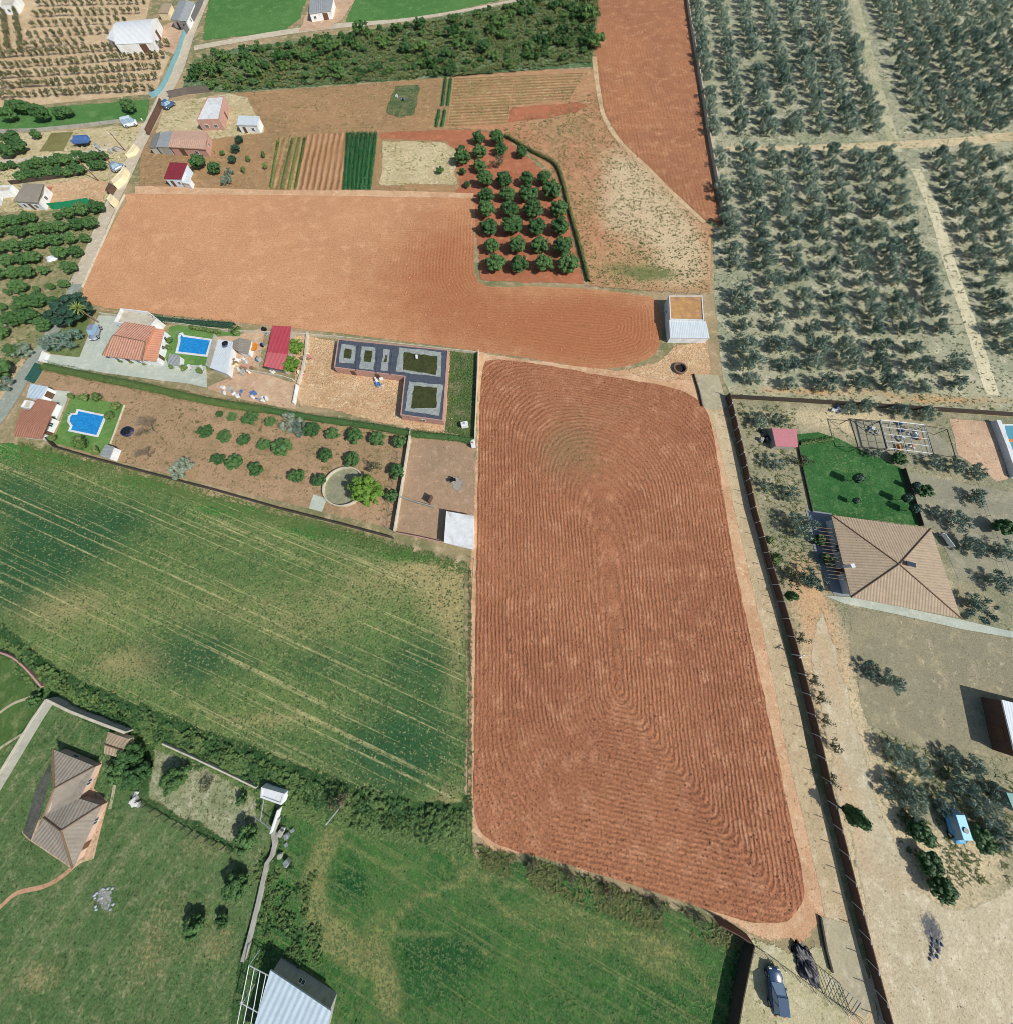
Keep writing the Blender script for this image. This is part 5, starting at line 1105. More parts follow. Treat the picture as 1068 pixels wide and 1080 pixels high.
# --- small house with swimming lawn
V = quad('F', [(212,643),(318,662),(277,742),(165,712)], [1.7,1.7,1.9,1.9])
building('tiled_cottage', 'upper cottage with brown-orange tiled roof by the lane', 'house', V, list('abcd'), ['abcd'], t_old, m_white, .25)
V = {'a': (*c('F',(118,700)),2.2), 'b': (*c('F',(292,742)),2.2), 'c': (*c('F',(232,872)),2.1), 'd': (*c('F',(78,852)),2.1), 'l': (*c('F',(96,778)),2.7), 'r': (*c('F',(262,808)),2.7)}
building('tiled_cottage', 'lower cottage with larger brown-orange gable roof by the lane', 'house', V, list('abcd'), ['abrl','lrcd','adl','brc'], t_old, m_white, .3, [(1,.3,.9,1.1,1.1,'window'),(1,.7,0,1,2,'door')])
shed('garage', 'garage with a pale blue-grey flat roof beside the lane', 'garage', 'F', [(172,558),(268,575),(228,642),(150,636)], 2.3, t_paleblue, m_white, .1, [(1,.5,0,1.6,1.9,'door')])
flat('white_store', 'tiny white roofed store left of the upper cottage', 'store', 'F', [(140,650),(185,656),(166,696),(116,690)], 1.8, m_stone, m_white, .2)
b = shed('pool_hut', 'small hut with grey-green and white roof at the corner of the pool lawn', 'hut', 'F', [(596,900),(642,914),(614,985),(562,962)], [1.9,2.1,2.1,1.9], t_greysheet, m_white, .1)

# --- roadside buildings, upper left
b = flat('flat_white_roof_house', 'brick house with a white flat roof on straw-coloured ground', 'house', 'A', [(866,405),(936,402),(914,497),(820,500)], 3.4, m_white, m_brick, .12, [(2,.3,.9,1.2,1.1,'window'),(2,.7,.9,1.2,1.1,'window'),(1,.5,0,1.1,2.1,'door')])
V = quad('B', [(205,482),(292,485),(282,522),(198,520)], [3.0,3.0,2.7,2.7])
building('white_cabin', 'small white cabin with a pale blue sheet roof and white front', 'cabin', V, list('abcd'), ['abcd'], t_white, m_white, .15, [(2,.3,.8,1,1,'window'),(2,.75,0,1,2,'door')])
V = {'a': (*c('A',(722,545)),3.0), 'b': (*c('A',(866,548)),3.0), 'c': (*c('A',(858,622)),2.7), 'd': (*c('A',(704,612)),2.7), 'l': (*c('A',(712,580)),3.5), 'r': (*c('A',(864,582)),3.5)}
building('tiled_barn', 'long barn with a pale orange tiled roof by the road', 'barn', V, list('abcd'), ['abrl','lrcd','adl','brc'], t_pale, m_brick, .2, [(2,.3,.7,1.2,1.2,'window'),(2,.7,0,1.8,2.1,'door'),(1,.5,.9,1,1,'window')])
shed('sheet_lean_to', 'grey-green sheet lean-to on the road end of the orange barn', 'lean-to', 'A', [(672,550),(720,546),(703,614),(652,612)], [2.6,2.8,2.6,2.4], t_greysheet, m_greywall, .1)
shed('dark_canopy', 'darker grey canopy between the lean-to and the road', 'canopy', 'A', [(640,560),(668,551),(650,614),(622,616)], [2.3,2.4,2.2,2.2], plain('dark_sheet', S(118,118,112), .8, .15), m_greywall, .15)
V = quad('A', [(710,677),(781,680),(756,746),(684,743)], [3.1,3.1,2.8,2.8])
building('maroon_roofed_cabin', 'pale blue cabin with a maroon sheet roof on brown soil', 'cabin', V, list('abcd'), ['abcd'], t_maroon, plain('pale_blue_render', S(186,200,210), .85, .08), .15, [(2,.3,.9,.9,.9,'window'),(2,.7,0,1,2,'door')])
shed('white_porch', 'tiny white-roofed porch on the right of the maroon-roofed cabin', 'porch', 'A', [(776,720),(797,744),(790,768),(758,760)], 1.9, m_white, m_white, .1)
# warehouse with curved roof
root = empty('white_warehouse', P(137, 36), 0, 'white warehouse with a curved roof at the edge of the dry orchard', 'warehouse')
pA, pB, pC, pD = (P(*c('A', q), 1.9) for q in ((508,92),(660,77),(640,178),(482,186))); prof = []
bm = bmesh.new(); uvl = bm.loops.layers.uv.new('UVMap'); L_, R_ = [], []
for i in range(13):
    t = i / 12; z = 1.9 + 1.5 * math.sin(math.pi * t); a = pA.lerp(pD, t); bq = pB.lerp(pC, t); L_.append(bm.verts.new((a.x, a.y, z))); R_.append(bm.verts.new((bq.x, bq.y, z)))
for i in range(12):
    f = bm.faces.new((L_[i], L_[i + 1], R_[i + 1], R_[i]))
    for l in f.loops: l[uvl].uv = ((l.vert.co.x + l.vert.co.y) , 0)
bm.faces.new(L_[::-1]); bm.faces.new(R_); bmesh.ops.recalc_face_normals(bm, faces=bm.faces[:]); me = bpy.data.meshes.new('roof'); bm.to_mesh(me); bm.free(); me.transform(Matrix.Translation(-root.location)); link('roof', me, tiles('curved_white_sheet', S(222,224,222), S(208,212,212), 2.4, 9, .5, True, .06), root)
m = MB(); wl = [Vector((q.x, q.y)) for q in (pA, pB, pC, pD)]; w_ = wall_mesh('wall', inset(wl, -.1), [1.9] * 4, m_white, root); openings(root, inset(wl, -.1), [(2,.3,0,2.4,1.7,'door'),(1,.5,0,2.4,1.8,'door')])
for o in [o for o in bpy.data.objects if o.parent is root and o.name.split('.')[0] in ('wall', 'door')]:
    o.data.transform(Matrix.Translation(-root.location))
    for g in bpy.data.objects:
        if g.parent is o: g.data.transform(Matrix.Translation(-root.location))
shed('warehouse_annex', 'small white annex at the left end of the curved-roof warehouse', 'annex', 'A', [(470,112),(502,106),(486,178),(445,160)], 2.4, m_white, m_white, .1)
V = {'a': (*c('A',(748,2)),2.8), 'b': (*c('A',(812,8)),2.8), 'c': (*c('A',(777,88)),2.8), 'd': (*c('A',(712,80)),2.8), 'l': (*c('A',(782,3)),3.6), 'r': (*c('A',(745,86)),3.6)}
building('grey_roofed_house', 'white house with a grey gable roof beside the road at the top', 'house', V, list('abcd'), ['adrl','lrcb','abl','dcr'], t_greysheet, m_white, .2, [(2,.3,.8,1,1,'window'),(2,.7,0,1,2,'door'),(1,.3,.8,1.1,1,'window'),(1,.7,.8,1.1,1,'window')])
shed('tan_outhouse', 'small tan-roofed outhouse left of the grey-roofed roadside house', 'outhouse', 'A', [(682,14),(716,14),(700,54),(658,52)], 2.3, t_brown, m_cream, .1)
V = {'a': (*c('B',(505,-10)),3.0), 'b': (*c('B',(602,-12)),3.0), 'c': (*c('B',(590,42)),2.8), 'd': (*c('B',(498,56)),2.8)}
building('grey_farm_building', 'grey-roofed farm building with a white front among green fields at the top', 'farm building', V, list('abcd'), ['abcd'], t_greysheet, m_white, .2, [(2,.3,0,2.2,2.3,'door'),(2,.8,.8,1,1,'window')])
# house with green pool, far left
V = {'a': (*c('X',(182,735)),3.0), 'b': (*c('X',(332,740)),3.0), 'c': (*c('X',(284,880)),2.8), 'd': (*c('X',(100,868)),2.8), 'l': (*c('X',(150,790)),3.4), 'r': (*c('X',(312,800)),3.4)}
building('white_house', 'white house with a taupe roof beside the small green pool', 'house', V, list('abcd'), ['abrl','lrcd','adl','brc'], t_taupe, m_white, .2, [(2,.25,.8,1,1.1,'window'),(2,.5,0,1,2.1,'door'),(2,.75,.8,1,1.1,'window'),(1,.5,.8,1.2,1.1,'window')])
patch('red_terrace', [c('X',(338,765)),c('X',(402,762)),c('X',(330,915)),c('X',(295,905)),c('X',(300,860))], .06, ground('red_terrace', S(196,124,100), S(182,114,92), None, .3, .8, 4, .2), jit=.03)
flat('white_outbuilding', 'low white outbuilding left of the taupe-roofed house', 'outbuilding', 'X', [(-60,752),(95,748),(70,790),(-60,805)], 2.0, m_stone, m_white, .3)
flat('white_villa_corner', 'white building corner in the top left of the frame', 'building', 'A', [(0,25),(55,20),(75,-20),(0,-20)], 2.8, m_stone, m_white, .2, [(0,.4,.8,1,1,'window')])
# roadside cream walls and gate
for i, (pp, z, mt, nm, lab) in enumerate([([(835,712),(905,640),(928,600),(946,618),(915,690),(852,742)],1.8,m_cream,'gate_wall','cream entrance wall beside the road, upper long one'),([(800,848),(828,812),(856,832),(830,888)],1.8,m_cream,'gate_wall','cream entrance wall beside the road, lower short one'),([(982,470),(1008,432),(1028,455),(1000,500),(940,520)],1.2,m_cream,'gate_wall','cream entrance wall at the end of the village track')]):
    flat(nm, lab, 'wall', 'X', pp, z, mt, mt, .05)
shed('brown_gate', 'brown solid gate between the two cream entrance walls', 'gate', 'X', [(820,728),(846,744),(812,800),(790,786)], 1.6, m_brownwall, m_brownwall, .03)
# right edge
V = {'a': (1056,738,3.6), 'b': (1150,762,3.6), 'c': (1175,835,3.6), 'd': (1071,800,3.6)}
building('metal_warehouse', 'tall white-roofed metal warehouse cut by the right edge', 'warehouse', V, list('abcd'), ['abcd'], t_white, m_brownwall, .2, [(3,.35,0,2.4,2.6,'door')])
shed('teal_roofed_shed', 'low shed with a teal sheet roof at the right edge', 'shed', 'M', [(1040,752),(1110,765),(1130,860),(1072,830)], 2.0, m_teal, m_greywall, .1)
b = shed('pink_roofed_shed', 'small shed with a faded pink roof above the watered lawn', 'shed', 'L', [(90,160),(190,163),(196,236),(106,233)], 2.0, m_pink, m_greywall, .1)

# ================================================================== WALLS, FENCES, POSTS
def run(pts, k='Z', smooth=0):
    w = [P(x, y) for x, y in (c(k, *pts) if len(pts) > 1 else [c(k, *pts)])]
    return catmull(w, False, smooth) if smooth else w
def band(m, w, th, z0, z1, off=0.0, mi=0):
    n = len(w); L, R_ = [], []
    for i, q in enumerate(w):
        d1 = (w[i] - w[i - 1]).normalized() if i else (w[1] - w[0]).normalized(); d2 = (w[i + 1] - w[i]).normalized() if i < n - 1 else d1
        b = Vector((-d1.y - d2.y, d1.x + d2.x, 0)).normalized(); k = 1 / max(.4, b.dot(Vector((-d1.y, d1.x, 0))))
        L.append(q + b * (th / 2 + off) * k); R_.append(q - b * (th / 2 - off) * k)
    m.prism([(q.x, q.y) for q in L + R_[::-1]], z0, z1, mi); return m
def shift(o, root):
    o.data.transform(Matrix.Translation(-root.location)); o.parent = root; return o
def along(w, sp):
    out = []; carry = 0.0
    for a, b in zip(w, w[1:]):
        L = (b - a).length; t = carry
        while t < L: out.append((a.lerp(b, t / L), (b - a).normalized())); t += sp
        carry = t - L
    return out
def wall(name, label, pts, h, th, mat, k='Z', cat='wall', cap=None, smooth=0, posts=None):
    w = run(pts, k, smooth); root = empty(name, (w[0].x, w[0].y, 0), 0, label, cat)
    m = MB(); band(m, w, th, 0, h); shift(m.build('panel' if posts else 'wall_body', mat), root)
    if cap: m = MB(); band(m, w, th + .08, h + .002, h + .08); shift(m.build('coping', cap), root)
    if posts:
        sp, ph, pm, r, tilt = posts
        for n_, (q, d) in enumerate(along(w, sp)):
            if n_ >= 98: break
            nr = Vector((d.y, -d.x, 0)); m = MB(); m.tube(q + nr * (th / 2 + .05), q + nr * (th / 2 + .05) + Vector((0, 0, ph)), r)
            if tilt: m.tube(q + nr * (th / 2 + .05) + Vector((0, 0, ph)), q + nr * (th / 2 + .05 + tilt) + Vector((0, 0, ph + tilt * .9)), r * .9)
            shift(m.build('post', pm), root)
    return root
def wirefence(name, label, pts, h, mat, k='Z', sp=3.0, r=.05, wires=3, smooth=0, brace=False):
    w = run(pts, k, smooth); root = empty(name, (w[0].x, w[0].y, 0), 0, label, 'fence')
    for q, d in along(w, sp)[:98]:
        m = MB(); m.tube(q, q + Vector((0, 0, h)), r); shift(m.build('post', mat), root)
    m = MB()
    for i in range(wires):
        z = h * (i + 1) / (wires + .3)
        for a, b in zip(w, w[1:]): m.tube(a + Vector((0, 0, z)), b + Vector((0, 0, z)), .012, n=4)
    shift(m.build('wires', m_darkwall), root); return root

WALLR = [(765,418),(779,477),(792,540),(808,595),(824,648),(840,705),(854,762),(869,830),(885,895),(901,960),(916,1018),(932,1078),(945,1125)]
wall('lane_wall', 'long brown panel wall with white angled posts along the dirt lane', WALLR, 1.25, .12, m_brownwall, cat='wall', posts=(2.9, 1.35, m_pipe, .055, .55))
wall('grove_wall', 'dark brown wall between the olive grove and the estate', [(768,420),(840,424),(900,428),(980,433),(1068,439),(1150,445)], 1.2, .14, m_darkwall)
wall('boundary_wall', 'dark narrow boundary wall between the ploughed strip and the olive grove', [(720,-25),(726,20),(733,60),(741,110),(747,150),(755,195),(763,237)], 1.0, .30, m_stone)
wall('field_wall', 'pale wall with a dark side along the upper left edge of the main ploughed field', [(505,372),(503,420),(501,468)], 1.0, .16, m_stone)
wirefence('field_fence', 'reddish posts and wire between the wheat and the ploughed field', [(500,590),(497,640),(496,700),(495,760),(494,820),(493,880)], 1.3, plain('rusty_post', S(120,72,58), .8), sp=2.6)
wirefence('field_fence', 'leaning dark posts and wire along the weedy bottom edge of the ploughed field', [(497,893),(520,905),(560,912),(600,922),(640,934),(690,950),(740,966),(784,985)], 1.3, m_wood, sp=2.8, r=.06)
wirefence('orchard_fence', 'thin wire fence along the lower edge of the fallow slope', [(622,303),(660,306),(700,309),(748,312)], 1.1, m_wood, sp=3.0)
wall('garden_wall', 'low dark wall between the wheat field and the walled garden', [(48,456),(62,473),(100,484),(160,500),(230,518),(300,538),(360,553),(416,568)], .9, .22, m_darkwall)
wall('yard_wall', 'pale concrete wall on the left side of the brown yard', [c('V',(582,535)),c('V',(560,680)),c('V',(536,830)),c('V',(508,1000))], 1.1, .22, m_stone)
wall('yard_wall', 'short grey cross wall in the middle of the brown yard', [c('V',(530,840)),c('V',(610,868)),c('V',(690,890))], 1.0, .2, m_greywall)
wall('yard_wall', 'low brown wall at the bottom of the brown yard', [c('V',(512,1004)),c('V',(620,1024)),c('V',(725,1048))], .7, .2, m_brick)
wall('yard_wall', 'pale short screen standing in the brown yard', [c('V',(658,825)),c('V',(690,845))], 1.8, .18, m_brick) if False else None
wall('lot_wall', 'short white wall at the left end of the sandy lot', [c('H',(62,312)),c('H',(48,388))], .9, .2, m_white)
wall('lot_wall', 'crumbling stone wall along the left side of the sandy lot', [c('H',(104,90)),c('H',(96,180)),c('H',(80,260)),c('H',(64,305))], .7, .4, m_stone)
wall('back_wall', 'long low wall below the upper ploughed field behind the villa and lots', [(108,332),(170,340),(240,350),(310,353),(360,357),(420,364),(475,370),(503,373)], .6, .18, m_stone)
wall('garden_lot_fence', 'thin pale fence between the pool lawn and the brown garden', [c('F',(708,682)),c('F',(680,760)),c('F',(640,870)),c('F',(628,900))], .3, .06, m_stone)
wall('drive_gate', 'white sliding gate across the concrete drive', [c('F',(285,395)),c('F',(262,452))], .6, .10, m_white, cat='gate')
wall('drive_gate', 'second white gate leaf beside the lane', [c('F',(262,385)),c('F',(240,440))], .6, .10, m_white, cat='gate')
wall('green_screen', 'dark green mesh screen beside the lane above the garage', [c('F',(250,465)),c('F',(218,520)),c('F',(192,558))], 1.3, .25, plain('green_mesh', S(34,78,72), .9, .15), cat='screen')
wall('green_screen', 'bright green mesh screen above the village citrus orchard', [c('X',(400,932)),c('X',(550,915)),c('X',(700,890))], 1.3, .12, plain('bright_green_mesh', S(30,128,88), .9, .12), cat='screen')
wall('blue_screen', 'blue-green mesh fence curving along the road beside the dry orchard', [(160,103),(168,100),(174,92),(180,80),(184,70),(190,56),(195,40),(200,30)], 1.0, .16, plain('blue_green_mesh', S(112, 152, 158), .9, .14), cat='fence', smooth=3)
wall('road_wall', 'dark grey wall on the village road at the top', [(197,36),(205,22),(213,6),(220,-14)], 1.2, .5, plain('dark_grey_wall', S(98,98,96), .9, .1))
wall('road_wall', 'brown wall on the right of the road above the orange barn', [(158,143),(163,132),(170,118),(173,110)], 1.3, .3, m_brownwall)
wall('road_wall', 'white kerb wall at the lower road edge of the upper ploughed field', [(88,304),(100,276),(112,250),(124,222),(133,206)], .35, .14, m_stone, smooth=2)
wall('wood_wall', 'dark wall at the left end of the scrub woodland', [(180,103),(200,99),(222,97)], 1.3, .35, plain('wood_wall', S(104,96,90), .9, .14))
wall('house_wall', 'dark wall behind the white house with the taupe roof', [c('X',(90,745)),c('X',(330,715)),c('X',(620,675)),c('X',(650,655))], .8, .22, m_darkwall)
wall('bushes_wall', 'narrow pale wall below the green strip at the left edge', [(0,140),(40,139),(90,134),(140,128)], .7, .25, m_greywall)
wall('garden_boundary', 'long pale concrete wall left of the brown-roofed house', [c('O',(235,290)),c('O',(180,370)),c('O',(90,520)),c('O',(0,670)),c('O',(-70,790))], 1.2, .28, m_greywall, cap=m_stone)
wall('garden_boundary', 'pale concrete wall above the brown-roofed house', [c('O',(238,290)),c('O',(330,335)),c('O',(440,378)),c('O',(552,420))], 1.3, .28, m_greywall, cap=m_stone)
wall('path_wall', 'curved reddish edging wall of the lower left garden', [c('O',(0,100)),c('O',(70,125)),c('O',(130,175)),c('O',(190,245))], .6, .25, m_brick, smooth=3)
wall('plot_fence', 'pale strip wall along the upper edge of the fenced pale plot', [c('Q',(270,208)),c('Q',(420,275)),c('Q',(600,360)),c('Q',(745,430))], .6, .2, m_stone)
wirefence('plot_fence', 'dark wire fence along the lower edge of the pale plot', [c('Q',(140,500)),c('Q',(260,580)),c('Q',(380,648)),c('Q',(500,705)),c('Q',(640,765))], .8, m_darkwall, sp=1.4, r=.07, wires=4)
wall('concrete_channel', 'rough concrete wall running down from the white pump house', [c('Q',(850,590)),c('Q',(828,660)),c('Q',(835,720)),c('Q',(820,780)),c('R',(320,30)),c('R',(285,190)),c('R',(250,330)),c('R',(225,420))], .5, .5, m_greywall)
wall('yard_fence', 'dark timber fence between the meadow and the car yard', [(786,985),(780,1012),(774,1040),(766,1085),(758,1120)], 1.5, .14, m_darkwall, cat='fence')
wall('yard_fence', 'short brown timber fence at the bottom corner of the ploughed field', [(752,966),(770,975),(786,985)], 1.3, .14, m_brownwall, cat='fence')
wirefence('chain_fence', 'low wire fence running diagonally across the car yard', [c('S',(60,240)),c('S',(200,310)),c('S',(400,460)),c('S',(560,570)),c('S',(720,680)),c('S',(900,790))], 1.2, m_steel, sp=2.0, wires=4)
wall('lawn_edge', 'thin dark edging on the left of the watered lawn', [(838,459),(846,500),(855,540)], .35, .12, m_darkwall, cat='edging')
wall('lawn_edge', 'thin dark fence on the right of the watered lawn', [(950,495),(958,520),(969,555)], .7, .08, m_darkwall, cat='edging')
wirefence('paddock_fence', 'thin wire fence across the estate tree beds', [c('L',(880,350)),c('L',(920,440)),c('L',(960,560)),c('L',(1000,680)),c('L',(1050,830))], 1.0, m_steel, sp=2.2, wires=2)
wirefence('pen_fence', 'narrow wire pen between the fruit trees and the brown yard', [c('V',(520,640)),c('V',(500,780)),c('V',(480,900)),c('V',(470,985))], 1.2, m_steel, sp=1.6, wires=4)
wall('white_pool_wall', 'white wall left of the pool at the right edge', [c('T',(770,410)),c('T',(860,640)),c('T',(960,940))], .9, .9, m_white)
wall('pavilion_wall', 'thin dark wall along the pool side of the white pavilion', [c('Y',(402,172)),c('Y',(372,290)),c('Y',(345,390))], 1.0, .15, m_greywall)
wall('shed_wall', 'low block wall in front of the red-roofed shed', [c('Y',(630,415)),c('Y',(740,435)),c('Y',(860,455)),c('Y',(940,480))], .7, .2, m_stone)

# --- poles
def pole(loc, h, r, mat, lab, arms=0, lean=(0, 0)):
    root = empty('utility_pole', (loc.x, loc.y, 0), 0, lab, 'pole'); m = MB(); top = Vector((lean[0], lean[1], h)); m.tube((0, 0, -.05), top, r, r * .7, 8); m.build('mast', mat, root)
    if arms:
        m = MB(); m.box(top.x, top.y, h - .3, 1.3, .1, .1, .4); cb = m.build('crossarm', m_steel, root)
        for s in (-1, 0, 1): m = MB(); m.tube(top + Vector((s * .5, s * .2, -.25)), top + Vector((s * .5, s * .2, .0)), .05); m.build('insulator', m_white, cb)
    return root
m_pole = plain('pole_wood', S(108, 80, 58), .9, .15)
pole(P(132.5, 159), 3.6, .15, m_pole, 'brown utility pole nearest the orange barn, upper of three', 1)
pole(P(120, 175.7), 3.4, .14, m_pole, 'brown utility pole among the citrus block, middle of three', 1)
pole(P(104.6, 191), 5.0, .15, m_pole, 'brown utility pole by the white house yard, lowest of three', 1)
pole(P(363, 846), 4.6, .10, m_white, 'white pole standing alone in scrub below the wheat')
pole(P(26, 495), 3.0, .04, m_steel, 'thin antenna mast above the brown-roofed cottage') if False else None
pole(P(834, 690), 2.2, .06, m_pipe, 'white lamp post on the brown lane wall', 1)

# ================================================================== POOLS, TANKS, WELL
def pool_water():
    g = NT('pool_water'); g.put(g.b.inputs['Base Color'], S(20, 128, 194)); g.b.inputs['Roughness'].default_value = .08; g.b.inputs['Specular IOR Level'].default_value = .5
    n = g.noise(g.pos(), 2.2, 3, .6); g.bump(n, .25, .03); col = g.mix(g.ramp(n, .3, .7), S(18, 120, 188), S(40, 146, 206)); g.put(g.b.inputs['Base Color'], col); return g.m
m_water = pool_water(); m_teal_water = plain('teal_water', S(84, 150, 164), .1, .1, spec=.5); m_green_water = plain('green_water', S(26, 132, 110), .1, .1, spec=.5)
def pool(label, k, out, wat=None, copw=.42, water=None, nose=None):
    w = [P(x, y) for x, y in c(k, *out)]; root = empty('swimming_pool', (w[0].x, w[0].y, 0), 0, label, 'pool'); w = ccw(w)
    ins = inset([Vector((p.x, p.y)) for p in w], copw); m = MB(); n = len(w)
    for i in range(n):
        j = (i + 1) % n; m.prism([(w[i].x, w[i].y), (w[j].x, w[j].y), (ins[j].x, ins[j].y), (ins[i].x, ins[i].y)], 0, .16)
    shift(m.build('coping', m_white), root); m = MB(); m.prism([(p.x, p.y) for p in inset([Vector((p.x, p.y)) for p in w], copw - .02)], 0.02, .10); shift(m.build('water', water or m_water), root)
    q = w[1].lerp(w[2], .25); d_ = (w[2] - w[1]).normalized(); nn = Vector((-d_.y, d_.x, 0)); m = MB()
    for s_ in (-.25, .25):
        a_ = q + d_ * s_; m.tube(a_ - nn * .1 + Vector((0, 0, .1)), a_ - nn * .1 + Vector((0, 0, .75)), .03); m.tube(a_ - nn * .1 + Vector((0, 0, .75)), a_ + nn * .55 + Vector((0, 0, .7)), .03); m.tube(a_ + nn * .55 + Vector((0, 0, .7)), a_ + nn * .6 + Vector((0, 0, .05)), .03)
    shift(m.build('ladder', m_steel), root); return root
def arc(ctr, r, a0, a1, n=9): return [(ctr[0] + r * math.cos(math.radians(a0 + (a1 - a0) * i / (n - 1))), ctr[1] + r * math.sin(math.radians(a0 + (a1 - a0) * i / (n - 1)))) for i in range(n)]
pool('blue pool with white edge and a rounded left end on the cottage lawn', 'F', [(440,703),(607,738),(556,862),(390,828),(402,800)] + [(386,776),(390,746),(408,726),(432,726)])
pool('rectangular blue pool with a small round step at one corner beside the villa', 'Y', [(172,160),(368,188),(332,312),(106,286),(128,200),(122,172),(132,142),(152,134),(170,142)][0:4] + [(126,204),(124,176),(134,148),(156,140)], copw=.5)
pool('small green-water pool beside the taupe-roofed house', 'X', [(-40,820),(30,822),(16,905),(-55,905)], water=m_green_water)
pool('pool with a white edge cut off by the right side of the frame', 'T', [(860,430),(1080,430),(1180,900),(965,880)], copw=.3, water=m_teal_water)
root = empty('pool_float', P(*c('T',(960,585))), 0, 'orange inflatable mat lying in the pool at the right edge', 'inflatable mat'); m = MB(); m.box(0, 0, .19, 1.6, .7, .16); m.bevel(.06, 2); m.build('mat', m_orange, root); m = MB(); m.box(-.9, 0, .2, .3, .7, .2); m.bevel(.06, 2); m.build('headrest', m_orange, root)
def ring(name, lab, cat, ctr, R, h, th, mat, inner=None, iz=.05, n=40, part='ring_wall', ipart='floor', sx=1.0, sy=1.0):
    root = empty(name, (ctr.x, ctr.y, 0), 0, lab, cat); m = MB(); a = [2 * math.pi * i / n for i in range(n)]
    for i in range(n):
        b = a[(i + 1) % n]; m.prism([(R * sx * math.cos(a[i]), R * sy * math.sin(a[i])), (R * sx * math.cos(b), R * sy * math.sin(b)), ((R - th) * sx * math.cos(b), (R - th) * sy * math.sin(b)), ((R - th) * sx * math.cos(a[i]), (R - th) * sy * math.sin(a[i]))], 0, h)
    m.build(part, mat, root)
    if inner: m = MB(); m.prism([((R - th * .9) * sx * math.cos(x), (R - th * .9) * sy * math.sin(x)) for x in a], 0.01, iz); m.build(ipart, inner, root)
    return root
cc = P(*c('H',(258,735))); rr_ = (P(*c('H',(346,735))) - cc).length
ring('round_pond', 'round walled pond basin under the bright green tree', 'pond', cc, rr_, .7, .22, m_stone, ground('pond_floor', S(148,146,120), S(128,130,104), None, .4, 1, 4, .3), .12)
cc = P(*c('J',(885,970))); ring('stone_well', 'open round well with a dark inside at the sandy turning', 'well', cc, 1.55, .5, .35, plain('well_stone', S(120,98,84), .9, .25, 3), plain('well_dark', S(44,32,30), .9, .3), .06, part='rim', ipart='shaft'); MB().box(cc.x - .3, cc.y + .1, .3, .25, 2.2, .2, .3).build('beam', m_greywall) if False else None
cc = P(*c('F',(727,832))); r_ = ring('trampoline', 'round black trampoline on the brown garden ground', 'trampoline', cc, 1.15, .5, .08, plain('navy_rim', S(44,52,84), .6, .1), m_black, .45, part='rim', ipart='mat')
for i in range(6):
    m = MB(); a = i * math.pi / 3; m.tube((1.1 * math.cos(a), 1.1 * math.sin(a), 0), (1.1 * math.cos(a), 1.1 * math.sin(a), .6), .04); m.build('leg', m_steel, r_)

